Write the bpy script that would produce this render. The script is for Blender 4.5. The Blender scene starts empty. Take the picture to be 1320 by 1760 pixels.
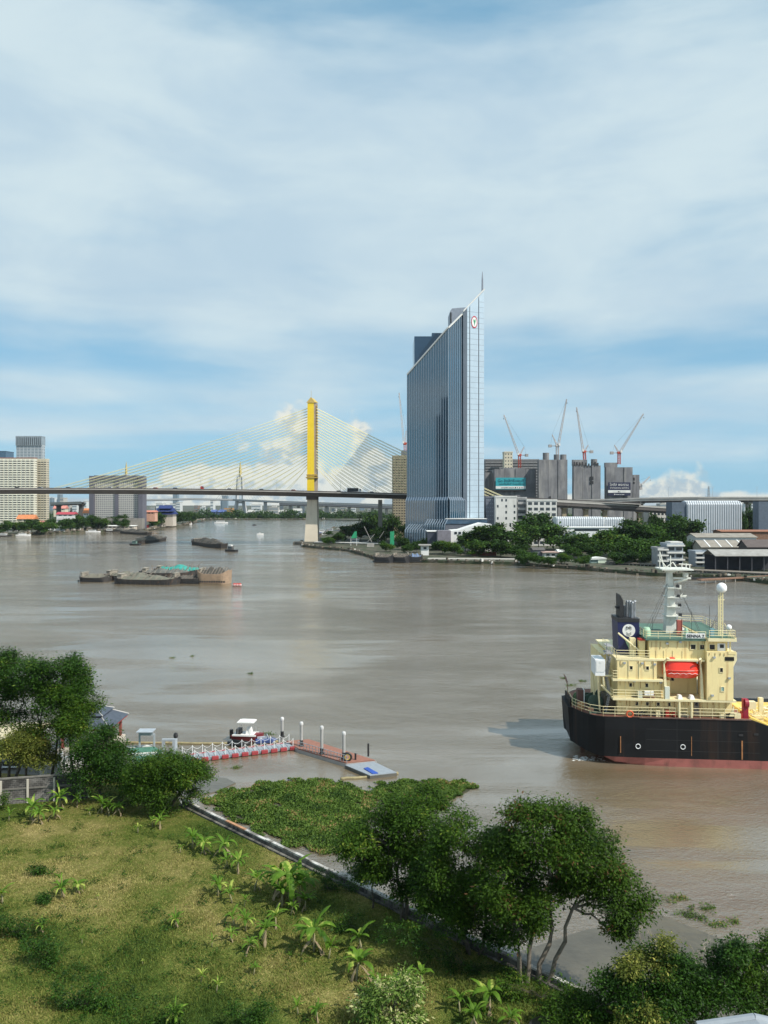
import bpy, math, random
import numpy as np
from mathutils import Vector, Matrix
R = math.radians
C = bpy.context.scene.collection
scene = bpy.context.scene

# ---------------------------------------------------------------- camera, light, exposure
CAMH, F, CX, HOR = 32.0, 1320.0, 660.0, 866.0      # eye height, focal length and horizon in photo pixels
cam_d = bpy.data.cameras.new('camera')
cam = bpy.data.objects.new('camera', cam_d); C.objects.link(cam)
cam.location = (0, 0, CAMH); cam.rotation_euler = (R(90), 0, 0)
cam_d.sensor_fit = 'VERTICAL'; cam_d.sensor_height = 36.0; cam_d.lens = 36.0 * F / 1760.0
cam_d.shift_y = (HOR - 880.0) / 1760.0
cam_d.clip_start = 0.5; cam_d.clip_end = 60000
scene.camera = cam
scene.render.resolution_x = 768; scene.render.resolution_y = 1024

SUN_AZ, SUN_EL = 124.0, 48.0      # azimuth clockwise from +Y
sv = Vector((math.sin(R(SUN_AZ)) * math.cos(R(SUN_EL)), math.cos(R(SUN_AZ)) * math.cos(R(SUN_EL)), math.sin(R(SUN_EL))))
sun_d = bpy.data.lights.new('sun', 'SUN'); sun_d.energy = 4.9; sun_d.angle = R(0.6); sun_d.color = (1.0, 0.95, 0.86)
sun = bpy.data.objects.new('sun', sun_d); C.objects.link(sun)
sun.rotation_euler = (-sv).to_track_quat('-Z', 'Y').to_euler(); sun.location = (0, 0, 400)

scene.view_settings.view_transform = 'Standard'; scene.view_settings.look = 'None'
scene.view_settings.exposure = 0.1; scene.view_settings.gamma = 1.0

SKY_S = 0.1
w = bpy.data.worlds.new('World'); scene.world = w; w.use_nodes = True
def sky_world():
    nt = w.node_tree; N = nt.nodes; L = nt.links; N.clear()
    def node(t, **k):
        n = N.new(t)
        for a, b in k.items(): setattr(n, a, b)
        return n
    def mth(op, a, b=None, c=None, clamp=False):
        n = node('ShaderNodeMath', operation=op, use_clamp=clamp)
        for i, v in enumerate((a, b, c)):
            if v is None: continue
            if isinstance(v, (int, float)): n.inputs[i].default_value = v
            else: L.new(v, n.inputs[i])
        return n.outputs[0]
    def comb(x, y, z):
        n = node('ShaderNodeCombineXYZ')
        for i, v in enumerate((x, y, z)):
            if isinstance(v, (int, float)): n.inputs[i].default_value = v
            else: L.new(v, n.inputs[i])
        return n.outputs[0]
    def noise(vec, sc, det=6, rough=.55, dist=0.0):
        n = node('ShaderNodeTexNoise'); n.inputs['Scale'].default_value = sc; n.inputs['Detail'].default_value = det
        n.inputs['Roughness'].default_value = rough; n.inputs['Distortion'].default_value = dist
        L.new(vec, n.inputs['Vector']); return n.outputs['Fac']
    def ramp(f, pts):
        n = node('ShaderNodeValToRGB'); L.new(f, n.inputs[0]); e = n.color_ramp.elements
        while len(e) < len(pts): e.new(0.5)
        for el, (p, c) in zip(e, pts):
            el.position = p; el.color = (c, c, c, 1) if isinstance(c, (int, float)) else (*c, 1)
        n.color_ramp.interpolation = 'EASE'
        return n.outputs[0]
    def mix(f, a, b):
        n = node('ShaderNodeMix', data_type='RGBA')
        for s, v in ((n.inputs[0], f), (n.inputs[6], a), (n.inputs[7], b)):
            if isinstance(v, (int, float)): s.default_value = v
            elif isinstance(v, tuple): s.default_value = (*v, 1)
            else: L.new(v, s)
        return n.outputs[2]
    tc = node('ShaderNodeTexCoord'); sp = node('ShaderNodeSeparateXYZ'); L.new(tc.outputs['Generated'], sp.inputs[0])
    x, y, z = sp.outputs
    sky = node('ShaderNodeTexSky', sky_type='NISHITA'); sky.sun_disc = False
    sky.sun_elevation = R(SUN_EL); sky.sun_rotation = R(SUN_AZ); sky.altitude = 0; sky.air_density = 1.0; sky.dust_density = 0.6; sky.ozone_density = 1.5
    el = mth('ARCSINE', z); az = mth('ARCTAN2', x, y)
    k = 1.0 / SKY_S
    def col(r, g, b): return (r * k, g * k, b * k)
    # clear sky: the Nishita sky under a pale milky veil near the horizon
    eln = mth('DIVIDE', el, R(40), clamp=True)
    veil = ramp(eln, [(0.0, 0.80), (0.16, 0.78), (0.24, 0.60), (0.45, 0.55), (1.0, 0.55)])
    base = mix(veil, sky.outputs[0], col(0.235, 0.55, 0.78))
    # thin stratus sheet overhead, streaked
    zc = mth('ADD', mth('MAXIMUM', z, 0.0), 0.06)
    u = mth('DIVIDE', x, zc); v = mth('DIVIDE', y, zc)
    n1 = noise(comb(mth('MULTIPLY', u, 0.55), mth('MULTIPLY', v, 0.9), 3.7), 0.62, 7, .5, .15)
    n2 = noise(comb(mth('MULTIPLY', az, 2.2), mth('MULTIPLY', el, 9.0), 1.3), 1.05, 8, .52, .25)
    n3 = noise(comb(mth('MULTIPLY', az, 1.5), mth('MULTIPLY', el, 7.0), 8.1), 2.6, 5, .5, .2)
    band = ramp(eln, [(0.0, 0.10), (0.12, 0.30), (0.205, 0.36), (0.245, 0.17), (0.30, 0.30), (0.36, 0.62), (0.62, 0.72), (0.74, 0.55), (0.86, 0.30), (1.0, 0.4)])
    cov = mth('ADD', mth('ADD', mth('MULTIPLY', mth('SUBTRACT', n2, .5), 1.15), mth('MULTIPLY', mth('SUBTRACT', n1, .5), .9)), band)
    cov = mth('ADD', cov, mth('MULTIPLY', mth('SUBTRACT', n3, .5), .35))
    m1 = ramp(cov, [(-0.0, 0.0), (0.62, 0.97)])
    shade = ramp(noise(comb(mth('MULTIPLY', az, 2.0), mth('MULTIPLY', el, 5.0), 5.5), 1.8, 6, .55, .4), [(0.32, 0.0), (0.70, 1.0)])
    c1 = mix(shade, col(0.475, 0.62, 0.725), col(0.61, 0.735, 0.785))
    out = mix(m1, base, c1)
    # cumulus heaped on the horizon, tallest behind the bridge
    azn = mth('ADD', mth('DIVIDE', az, R(70)), 0.5, clamp=True)      # -35..35 deg -> 0..1
    def ax(px): return math.degrees(math.atan((px - 660) / 1320.0)) / 70 + .5
    env = ramp(azn, [(0.0, .05), (ax(150), .08), (ax(240), .40), (ax(330), .52), (ax(430), .66), (ax(515), .98), (ax(560), .62), (ax(615), .80),
                     (ax(690), .50), (ax(900), .08), (ax(1080), .18), (ax(1180), .30), (ax(1240), .22), (1.0, .12)])
    pn = noise(comb(mth('MULTIPLY', az, 1.0), mth('MULTIPLY', el, 1.25), .37), 19.0, 9, .52, .1)
    pn2 = noise(comb(mth('MULTIPLY', az, 1.0), mth('MULTIPLY', el, 1.1), 4.1), 11.0, 3, .5, 0)
    hgt = mth('DIVIDE', el, mth('ADD', mth('MULTIPLY', env, R(9.2)), 0.001))
    f = mth('SUBTRACT', mth('ADD', mth('MULTIPLY', pn, 1.1), mth('MULTIPLY', pn2, .9)), mth('MULTIPLY', hgt, .62))
    m2 = ramp(f, [(0.50, 0.0), (0.72, 0.80)])
    lit = ramp(mth('ADD', mth('MULTIPLY', mth('SUBTRACT', pn, noise(comb(mth('ADD', az, -.006), mth('MULTIPLY', mth('ADD', el, .010), 1.25), .37), 19.0, 7, .52, .1)), 3.0), .5),
               [(0.30, (0.47 * k, .53 * k, .56 * k)), (0.62, (.84 * k, .81 * k, .70 * k))])
    out = mix(m2, out, lit)
    bg = node('ShaderNodeBackground'); bg.inputs['Strength'].default_value = SKY_S
    L.new(out, bg.inputs['Color']); o = node('ShaderNodeOutputWorld'); L.new(bg.outputs[0], o.inputs[0])
sky_world()

# ---------------------------------------------------------------- helpers
rnd = random.Random(7)
rng = np.random.default_rng(11)
def X(px, Y): return (px - CX) * Y / F
def Z(py, Y): return CAMH - (py - HOR) * Y / F
def P(px, py, Y): return Vector((X(px, Y), Y, Z(py, Y)))
def G(px, py, z=0.0):
    Y = (CAMH - z) * F / (py - HOR); return Vector((X(px, Y), Y, z))

MATS = {}
def mat(name, col, rough=.7, metal=0.0, var=.18, sc=.6, bump=0.0, bsc=None, col2=None, c2=(.55, .75), streak=None, spec=.5, vary=None, coat=0):
    """procedural paint / concrete / metal: colour noise, an optional second colour in patches or vertical streaks"""
    if name in MATS: return MATS[name]
    m = bpy.data.materials.new(name); m.use_nodes = True; MATS[name] = m
    nt = m.node_tree; N, L = nt.nodes, nt.links; b = N['Principled BSDF']
    b.inputs['Roughness'].default_value = rough; b.inputs['Metallic'].default_value = metal
    b.inputs['Specular IOR Level'].default_value = spec; b.inputs['Coat Weight'].default_value = coat
    geo = N.new('ShaderNodeNewGeometry')
    n = N.new('ShaderNodeTexNoise'); n.inputs['Scale'].default_value = sc; n.inputs['Detail'].default_value = 7; n.inputs['Roughness'].default_value = .62
    L.new(geo.outputs['Position'], n.inputs['Vector'])
    r = N.new('ShaderNodeValToRGB'); e = r.color_ramp.elements; e[0].position = .3; e[1].position = .7
    e[0].color = (*[min(1, c * (1 - var)) for c in col], 1); e[1].color = (*[min(1, c * (1 + var)) for c in col], 1)
    L.new(n.outputs['Fac'], r.inputs[0]); out = r.outputs[0]
    if col2:
        mp = N.new('ShaderNodeMapping'); mp.inputs['Scale'].default_value = streak or (1, 1, 1)
        L.new(geo.outputs['Position'], mp.inputs['Vector'])
        n2 = N.new('ShaderNodeTexNoise'); n2.inputs['Scale'].default_value = sc * 1.7; n2.inputs['Detail'].default_value = 8; n2.inputs['Roughness'].default_value = .65
        L.new(mp.outputs[0], n2.inputs['Vector'])
        r2 = N.new('ShaderNodeValToRGB'); r2.color_ramp.elements[0].position = c2[0]; r2.color_ramp.elements[1].position = c2[1]
        L.new(n2.outputs['Fac'], r2.inputs[0])
        mx = N.new('ShaderNodeMix'); mx.data_type = 'RGBA'
        L.new(r2.outputs[0], mx.inputs[0]); L.new(out, mx.inputs[6]); mx.inputs[7].default_value = (*col2, 1); out = mx.outputs[2]
    L.new(out, b.inputs['Base Color'])
    if bump:
        n3 = N.new('ShaderNodeTexNoise'); n3.inputs['Scale'].default_value = bsc or sc * 6; n3.inputs['Detail'].default_value = 5
        L.new(geo.outputs['Position'], n3.inputs['Vector'])
        bp = N.new('ShaderNodeBump'); bp.inputs['Strength'].default_value = bump; bp.inputs['Distance'].default_value = .05
        L.new(n3.outputs['Fac'], bp.inputs['Height']); L.new(bp.outputs[0], b.inputs['Normal'])
    return m

def leafmat(name, dark, light, yellow=None, yfac=.08, rough=.5, trans=.18, sc=.8):
    if name in MATS: return MATS[name]
    m = bpy.data.materials.new(name); m.use_nodes = True; MATS[name] = m
    nt = m.node_tree; N, L = nt.nodes, nt.links; b = N['Principled BSDF']; o = N['Material Output']
    geo = N.new('ShaderNodeNewGeometry')
    r = N.new('ShaderNodeValToRGB'); e = r.color_ramp.elements
    e[0].position = 0; e[0].color = (*dark, 1); e[1].position = .75; e[1].color = (*light, 1)
    if yellow:
        q = e.new(1 - yfac); q.color = (*light, 1); q = e.new(1.0 - yfac * .5); q.color = (*yellow, 1)
    no = N.new('ShaderNodeTexNoise'); no.inputs['Scale'].default_value = sc; no.inputs['Detail'].default_value = 3
    L.new(geo.outputs['Position'], no.inputs['Vector'])
    a = N.new('ShaderNodeMath'); a.operation = 'MULTIPLY_ADD'; L.new(no.outputs['Fac'], a.inputs[0]); a.inputs[1].default_value = 1.7; a.inputs[2].default_value = -.75
    s = N.new('ShaderNodeMath'); s.operation = 'ADD'; s.use_clamp = True
    rp = N.new('ShaderNodeMath'); rp.operation = 'MULTIPLY'; L.new(geo.outputs['Random Per Island'], rp.inputs[0]); rp.inputs[1].default_value = .8 if yellow else 1; L.new(rp.outputs[0], s.inputs[0]); L.new(a.outputs[0], s.inputs[1]); L.new(s.outputs[0], r.inputs[0])
    L.new(r.outputs[0], b.inputs['Base Color']); b.inputs['Roughness'].default_value = rough + .1; b.inputs['Specular IOR Level'].default_value = .12
    t = N.new('ShaderNodeBsdfTranslucent'); ms = N.new('ShaderNodeMixShader'); ms.inputs[0].default_value = trans
    g = N.new('ShaderNodeMix'); g.data_type = 'RGBA'; g.blend_type = 'MULTIPLY'; g.inputs[0].default_value = 1
    L.new(r.outputs[0], g.inputs[6]); g.inputs[7].default_value = (1.6, 1.7, .7, 1); L.new(g.outputs[2], t.inputs[0])
    L.new(b.outputs[0], ms.inputs[1]); L.new(t.outputs[0], ms.inputs[2]); L.new(ms.outputs[0], o.inputs[0])
    return m

ROOT = {}                                     # world location of the thing a part belongs to
def tag(o, label=None, cat=None, group=None, kind=None):
    if label: o['label'] = label
    if cat: o['category'] = cat
    if group: o['group'] = group
    if kind: o['kind'] = kind
    return o
def thing(name, label, cat, loc=(0, 0, 0), group=None):
    o = bpy.data.objects.new(name, None); C.objects.link(o); o.location = loc; o.empty_display_size = .5
    ROOT[o.name] = Vector(loc); return tag(o, label, cat, group)
class MB:
    def __init__(s): s.v = []; s.f = []; s.mi = []; s.cur = 0
    def add(s, vs, fs):
        n = len(s.v); s.v.extend([tuple(p) for p in vs])
        for f in fs: s.f.append(tuple(i + n for i in f)); s.mi.append(s.cur)
        return s
    def box(s, x0, x1, y0, y1, z0, z1, rz=0.0, piv=None):
        vs = [(x, y, z) for z in (z0, z1) for (x, y) in ((x0, y0), (x1, y0), (x1, y1), (x0, y1))]
        if rz:
            cx, cy = piv or ((x0 + x1) / 2, (y0 + y1) / 2); c, q = math.cos(rz), math.sin(rz)
            vs = [(cx + (x - cx) * c - (y - cy) * q, cy + (x - cx) * q + (y - cy) * c, z) for x, y, z in vs]
        return s.add(vs, [(3, 2, 1, 0), (4, 5, 6, 7), (0, 1, 5, 4), (1, 2, 6, 5), (2, 3, 7, 6), (3, 0, 4, 7)])
    def bc(s, c, sx, sy, sz, rz=0.0):
        return s.box(c[0] - sx / 2, c[0] + sx / 2, c[1] - sy / 2, c[1] + sy / 2, c[2], c[2] + sz, rz)
    def prism(s, poly, z0, z1):
        """poly CCW seen from above; z1 a number or a list"""
        n = len(poly); zt = z1 if isinstance(z1, (list, tuple)) else [z1] * n; zb = z0 if isinstance(z0, (list, tuple)) else [z0] * n
        vs = [(p[0], p[1], zb[i]) for i, p in enumerate(poly)] + [(p[0], p[1], zt[i]) for i, p in enumerate(poly)]
        return s.add(vs, [tuple(reversed(range(n))), tuple(range(n, 2 * n))] + [(i, (i + 1) % n, n + (i + 1) % n, n + i) for i in range(n)])
    def frustum(s, p0, p1, z0, z1):
        n = len(p0)
        return s.add([(p[0], p[1], z0) for p in p0] + [(p[0], p[1], z1) for p in p1],
                     [tuple(reversed(range(n))), tuple(range(n, 2 * n))] + [(i, (i + 1) % n, n + (i + 1) % n, n + i) for i in range(n)])
    def xprism(s, prof, x0, x1):
        """profile of (y,z) extruded along x"""
        n = len(prof)
        return s.add([(x0, p[0], p[1]) for p in prof] + [(x1, p[0], p[1]) for p in prof],
                     [tuple(reversed(range(n))), tuple(range(n, 2 * n))] + [(i, (i + 1) % n, n + (i + 1) % n, n + i) for i in range(n)])
    def yprism(s, prof, y0, y1):
        """profile of (x,z) extruded along y"""
        n = len(prof)
        return s.add([(p[0], y0, p[1]) for p in prof] + [(p[0], y1, p[1]) for p in prof],
                     [tuple(range(n)), tuple(reversed(range(n, 2 * n)))] + [(i, n + i, n + (i + 1) % n, (i + 1) % n) for i in range(n)])
    def tube(s, pts, r, n=8, cap=True):
        pts = [Vector(p) for p in pts]; rs = r if isinstance(r, (list, tuple)) else [r] * len(pts)
        vs = []; fs = []
        for i, p in enumerate(pts):
            d = (pts[min(i + 1, len(pts) - 1)] - pts[max(i - 1, 0)])
            if d.length < 1e-9: d = Vector((0, 0, 1))
            d.normalize(); a = d.cross(Vector((0, 0, 1)))
            if a.length < 1e-3: a = d.cross(Vector((0, 1, 0)))
            a.normalize(); b = d.cross(a)
            for k in range(n):
                t = 2 * math.pi * k / n; vs.append(p + (a * math.cos(t) + b * math.sin(t)) * rs[i])
        for i in range(len(pts) - 1):
            for k in range(n): k2 = (k + 1) % n; fs.append((i * n + k, i * n + k2, (i + 1) * n + k2, (i + 1) * n + k))
        if cap: fs.append(tuple(reversed(range(n)))); fs.append(tuple(range((len(pts) - 1) * n, len(pts) * n)))
        return s.add(vs, fs)
    def bar(s, p0, p1, w, h=None):
        return s.tube([p0, p1], w * .7, 4)
    def lathe(s, prof, c, n=14):
        """prof of (r,z)"""
        vs = []; fs = []
        for r_, z_ in prof:
            for k in range(n): t = 2 * math.pi * k / n; vs.append((c[0] + r_ * math.cos(t), c[1] + r_ * math.sin(t), c[2] + z_))
        for i in range(len(prof) - 1):
            for k in range(n): k2 = (k + 1) % n; fs.append((i * n + k, i * n + k2, (i + 1) * n + k2, (i + 1) * n + k))
        fs.append(tuple(reversed(range(n)))); fs.append(tuple(range((len(prof) - 1) * n, len(prof) * n)))
        return s.add(vs, fs)
    def quad(s, a, b, c, d): return s.add([a, b, c, d], [(0, 1, 2, 3)])
    def build(s, name, m, parent=None, smooth=False, label=None, cat=None, group=None, kind=None, bevel=0):
        o_ = ROOT.get(parent.name, Vector((0, 0, 0))) if parent else None
        if o_ is None:
            xs = np.array(s.v); o_ = Vector((float(xs[:, 0].mean()), float(xs[:, 1].mean()), float(xs[:, 2].min())))
        me = bpy.data.meshes.new(name)
        me.from_pydata([(x - o_.x, y - o_.y, z - o_.z) for x, y, z in s.v], [], s.f)
        for q in (m if isinstance(m, (list, tuple)) else [m]): me.materials.append(q)
        me.polygons.foreach_set('material_index', s.mi)
        if smooth: me.polygons.foreach_set('use_smooth', [True] * len(me.polygons))
        me.update()
        o = bpy.data.objects.new(name, me); C.objects.link(o)
        if parent: o.parent = parent
        else: o.location = o_
        ROOT[o.name] = o_.copy()
        if bevel:
            b = o.modifiers.new('bevel', 'BEVEL'); b.width = bevel; b.segments = 2; b.limit_method = 'ANGLE'
        return tag(o, label, cat, group, kind)
def npmesh(name, verts, faces_n, m, parent=None, loc=(0, 0, 0), smooth=False):
    """verts (N*k,3) of N separate k-gons"""
    k = faces_n; nv = len(verts); nf = nv // k
    me = bpy.data.meshes.new(name)
    me.vertices.add(nv); me.vertices.foreach_set('co', np.asarray(verts, dtype=np.float32).ravel())
    me.loops.add(nv); me.loops.foreach_set('vertex_index', np.arange(nv, dtype=np.int32))
    me.polygons.add(nf); me.polygons.foreach_set('loop_start', np.arange(0, nv, k, dtype=np.int32))
    me.polygons.foreach_set('loop_total', np.full(nf, k, dtype=np.int32))
    me.materials.append(m); me.update(calc_edges=True)
    o = bpy.data.objects.new(name, me); C.objects.link(o); o.location = loc
    if parent: o.parent = parent
    return o
def textmesh(name, cu, m):
    tmp = bpy.data.objects.new('tmp', cu); C.objects.link(tmp); dg = bpy.context.evaluated_depsgraph_get(); me = bpy.data.meshes.new_from_object(tmp.evaluated_get(dg))
    bpy.data.objects.remove(tmp); me.name = name; me.materials.clear(); me.materials.append(m); o = bpy.data.objects.new(name, me); C.objects.link(o); return o
def copy_tree(o, parent=None, loc=None, rz=None, scale=None, label=None, group=None):
    c = o.copy(); C.objects.link(c); c.parent = parent
    if parent is None:
        if loc is not None: c.location = loc
        if rz is not None: c.rotation_euler = (0, 0, rz)
        if scale is not None: c.scale = scale if isinstance(scale, (tuple, list)) else (scale,) * 3
        if label: c['label'] = label
        if group: c['group'] = group
    for ch in list(o.children): copy_tree(ch, c)
    return c

# materials shared
concrete = mat('weathered_concrete', (.36, .34, .31), .85, var=.2, sc=.25, col2=(.2, .19, .18), streak=(1, 1, .12), bump=.3)
conc_lt = mat('pale_concrete', (.50, .46, .39), .85, var=.1, sc=.12, col2=(.34, .31, .27), streak=(1, 1, .1))
white = mat('white_wall_paint', (.72, .72, .70), .7, var=.08, sc=.2, col2=(.5, .49, .46), streak=(1, 1, .15), c2=(.58, .9))
cream = mat('cream_wall_paint', (.62, .57, .44), .7, var=.08, sc=.2)
darkglass = mat('dark_window_glass', (.03, .04, .05), .12, var=.2, sc=.3, spec=.8)
bluegl = mat('blue_window_glass', (.05, .10, .16), .12, var=.3, sc=.3, spec=.9)
steel = mat('galvanised_steel', (.45, .47, .49), .45, .6, var=.15, sc=.8)
whitemetal = mat('white_painted_metal', (.75, .76, .76), .4, var=.08, sc=1.5, col2=(.42, .3, .2), c2=(.66, .8))
blackm = mat('black_paint', (.02, .02, .022), .5, var=.3, sc=1)
redm = mat('red_paint', (.42, .03, .02), .5, var=.2, sc=1)
rust = mat('rusty_steel', (.20, .11, .07), .85, var=.4, sc=1.2)
wood = mat('weathered_timber', (.20, .17, .14), .85, var=.35, sc=1.5)
orange_roof = mat('orange_roof_tiles', (.55, .20, .08), .8, var=.25, sc=.8)
greyroof = mat('grey_sheet_roofing', (.30, .29, .27), .7, var=.2, sc=.3, col2=(.20, .17, .14), streak=(1, 1, 1))
# ---------------------------------------------------------------- ground, water
def water_mat():
    m = bpy.data.materials.new('muddy_river_water'); m.use_nodes = True; nt = m.node_tree; N, L = nt.nodes, nt.links; b = N['Principled BSDF']
    geo = N.new('ShaderNodeNewGeometry')
    def noise(scale, sx=1, sy=1, det=5, rough=.55, dist=0, off=0):
        mp = N.new('ShaderNodeMapping'); mp.inputs['Scale'].default_value = (sx, sy, 1); mp.inputs['Location'].default_value = (off, off, 0)
        L.new(geo.outputs['Position'], mp.inputs['Vector'])
        n = N.new('ShaderNodeTexNoise'); n.inputs['Scale'].default_value = scale; n.inputs['Detail'].default_value = det
        n.inputs['Roughness'].default_value = rough; n.inputs['Distortion'].default_value = dist
        L.new(mp.outputs[0], n.inputs['Vector']); return n.outputs['Fac']
    def ramp(f, p0, c0, p1, c1):
        r = N.new('ShaderNodeValToRGB'); r.color_ramp.elements[0].position = p0; r.color_ramp.elements[1].position = p1
        r.color_ramp.elements[0].color = (*c0, 1) if isinstance(c0, tuple) else (c0, c0, c0, 1)
        r.color_ramp.elements[1].color = (*c1, 1) if isinstance(c1, tuple) else (c1, c1, c1, 1)
        L.new(f, r.inputs[0]); return r.outputs[0]
    def mth(op, a, c=None, d=None):
        n = N.new('ShaderNodeMath'); n.operation = op
        for i, v in enumerate((a, c, d)):
            if v is None: continue
            if isinstance(v, (int, float)): n.inputs[i].default_value = v
            else: L.new(v, n.inputs[i])
        return n.outputs[0]
    silt_sheen = noise(.012, 1, 2.2, 6, .6, .8)  # silt tone whose pale patches also carry the sheen of slicks and ripples
    base = ramp(mth('ADD', silt_sheen, mth('MULTIPLY', mth('SUBTRACT', noise(.045, 1, 1.8, 6, .65, 1.2, 11), .5), .35)), .38, (.138, .104, .060), .68, (.22, .185, .140))
    L.new(base, b.inputs['Base Color'])
    # slicks: large current-drawn patches where the ripples lie down
    sl = noise(.010, 1, 3.2, 7, .62, 1.6, 37)
    mp = N.new('ShaderNodeMapping'); mp.inputs['Rotation'].default_value = (0, 0, R(14)); mp.inputs['Scale'].default_value = (.035, .5, 1); L.new(geo.outputs['Position'], mp.inputs['Vector'])
    sn = N.new('ShaderNodeTexNoise'); sn.inputs['Scale'].default_value = .35; sn.inputs['Detail'].default_value = 6; sn.inputs['Distortion'].default_value = .6; L.new(mp.outputs[0], sn.inputs['Vector'])
    slick = ramp(mth('ADD', sl, mth('MULTIPLY', mth('SUBTRACT', sn.outputs['Fac'], .5), .35)), .42, 0.0, .58, 1.0)
    rough = mth('MULTIPLY_ADD', slick, .05, .03)
    L.new(rough, b.inputs['Roughness'])
    b.inputs['IOR'].default_value = 3.1; b.inputs['Specular IOR Level'].default_value = .5
    big = noise(.10, 1, 1.4, 4, .5, .6)
    mid = noise(.55, 1, 1.3, 4, .55, .5)
    fine = noise(2.8, 1, 1.2, 5, .65, .4)
    h = mth('ADD', mth('MULTIPLY', big, .5), mth('ADD', mth('MULTIPLY', mid, .28), mth('MULTIPLY', fine, .26)))
    st = mth('MULTIPLY_ADD', slick, .60, .15)
    bp = N.new('ShaderNodeBump'); bp.inputs['Distance'].default_value = 1.15
    L.new(st, bp.inputs['Strength']); L.new(h, bp.inputs['Height']); L.new(bp.outputs[0], b.inputs['Normal'])
    return m
wm = water_mat()
MB().quad((-9000, 20, 0), (9000, 20, 0), (9000, 14000, 0), (-9000, 14000, 0)).build('river', wm, kind='structure')

farland = mat('bank_soil', (.085, .075, .055), .95, var=.4, sc=.12, col2=(.03, .045, .018), c2=(.45, .55))
# far bank and both shores, one sheet of land reaching the horizon
def land(name, pts, z, m):
    b = MB(); n = len(pts)
    ps = [(p[0], p[1]) for p in pts]
    a = sum(ps[i][0] * ps[(i + 1) % n][1] - ps[(i + 1) % n][0] * ps[i][1] for i in range(n))
    if a < 0: ps.reverse()
    b.prism(ps, -1.0, z); return b.build(name, m, kind='structure')
sh_r = [G(1420, 1012), G(1320, 1004), G(1240, 994), G(1120, 990), G(1060, 985), G(980, 978), G(930, 975), G(885, 971), G(800, 969), G(725, 967), G(655, 964),
        G(600, 948), G(560, 944), G(520, 940), G(517, 935), G(545, 931), G(552, 920), G(575, 908), G(615, 901), G(700, 897.5)]
sh_l = [G(560, 894), G(420, 893.8), G(352, 893.8), G(335, 898), G(318, 903), G(285, 906), G(255, 912), G(200, 913), G(130, 915), G(60, 919), G(0, 922), G(-120, 930)]
land('far_bank', [(2500, sh_r[0].y)] + sh_r + sh_l + [(-2600, sh_l[-1].y), (-9000, 3000), (-9000, 14000), (9000, 14000), (9000, 500)], 1.5, farland)
mud = mat('river_mud', (.095, .085, .062), .28, var=.3, sc=.35, bump=.9, bsc=1.6, spec=.7)
MB().prism([tuple(G(x, y, .1).xy) for x, y in [(880, 1640), (1000, 1745), (1140, 1790), (1400, 1800), (1480, 1740), (1330, 1652), (1235, 1612), (1130, 1570), (1000, 1600)]], -.5, .1).build('mud_flat', mud, kind='structure')
MB().prism([tuple(G(x, y, .12).xy) for x, y in [(320, 1372), (345, 1366), (372, 1360), (405, 1345), (388, 1337), (360, 1334), (330, 1345), (300, 1360)]], -.5, .12).build('mud_bank', mud, kind='structure')

# lawn behind the flood wall
WA, WB = G(325, 1377, 1.9), G(1020, 1707, 1.9)
wd = (WB - WA).normalized(); wn = Vector((wd.y, -wd.x, 0))     # wn points to land side (towards the camera)
if wn.y > 0: wn = -wn
LZ = 1.3
def lawn_mat():
    m = bpy.data.materials.new('rough_lawn'); m.use_nodes = True; nt = m.node_tree; N, L = nt.nodes, nt.links; b = N['Principled BSDF']
    geo = N.new('ShaderNodeNewGeometry')
    def noise(s, d=6, r=.6, off=0):
        mp = N.new('ShaderNodeMapping'); mp.inputs['Location'].default_value = (off, off, 0); L.new(geo.outputs['Position'], mp.inputs['Vector'])
        n = N.new('ShaderNodeTexNoise'); n.inputs['Scale'].default_value = s; n.inputs['Detail'].default_value = d; n.inputs['Roughness'].default_value = r
        L.new(mp.outputs[0], n.inputs['Vector']); return n.outputs['Fac']
    r = N.new('ShaderNodeValToRGB'); e = r.color_ramp.elements
    for p, c in ((.34, (.030, .056, .009)), (.48, (.083, .106, .019)), (.60, (.165, .150, .046)), (.74, (.275, .22, .09))):
        q = e.new(p); q.color = (*c, 1)
    e.remove(e[0]); e.remove(e[-1])
    a = N.new('ShaderNodeMath'); a.operation = 'MULTIPLY_ADD'; L.new(noise(1.9, 8, .75, 5), a.inputs[0]); a.inputs[1].default_value = .55; a.inputs[2].default_value = -.26
    s = N.new('ShaderNodeMath'); s.operation = 'ADD'; L.new(noise(.10, 5, .55), s.inputs[0]); L.new(a.outputs[0], s.inputs[1])
    L.new(s.outputs[0], r.inputs[0]); L.new(r.outputs[0], b.inputs['Base Color']); b.inputs['Roughness'].default_value = .95; b.inputs['Specular IOR Level'].default_value = .1
    bp = N.new('ShaderNodeBump'); bp.inputs['Strength'].default_value = .8; bp.inputs['Distance'].default_value = .25; L.new(noise(3.5, 8, .7), bp.inputs['Height']); L.new(bp.outputs[0], b.inputs['Normal'])
    return m
lawnm = lawn_mat()
w0 = WA - wd * 1.0; w1 = WB + wd * 14
lawn_poly = [(w1 + wn * .2).xy, (w0 + wn * .2).xy, Vector((w0.x - 3, w0.y + 6)), Vector((-75, w0.y + 14)), Vector((-75, 20)), Vector((60, 20)), Vector((60, 34)), Vector((w1.x + 3, w1.y - 4))]
def height(x, y): return LZ
b = MB()
n = len(lawn_poly); ps = [tuple(p) for p in lawn_poly]
if sum(ps[i][0] * ps[(i + 1) % n][1] - ps[(i + 1) % n][0] * ps[i][1] for i in range(n)) < 0: ps.reverse()
b.prism(ps, -1, LZ); b.build('lawn', lawnm, kind='structure')
def in_lawn(x, y):
    p = Vector((x, y, 0)) - Vector((WA.x, WA.y, 0)); return p.dot(wn) > .35
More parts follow.
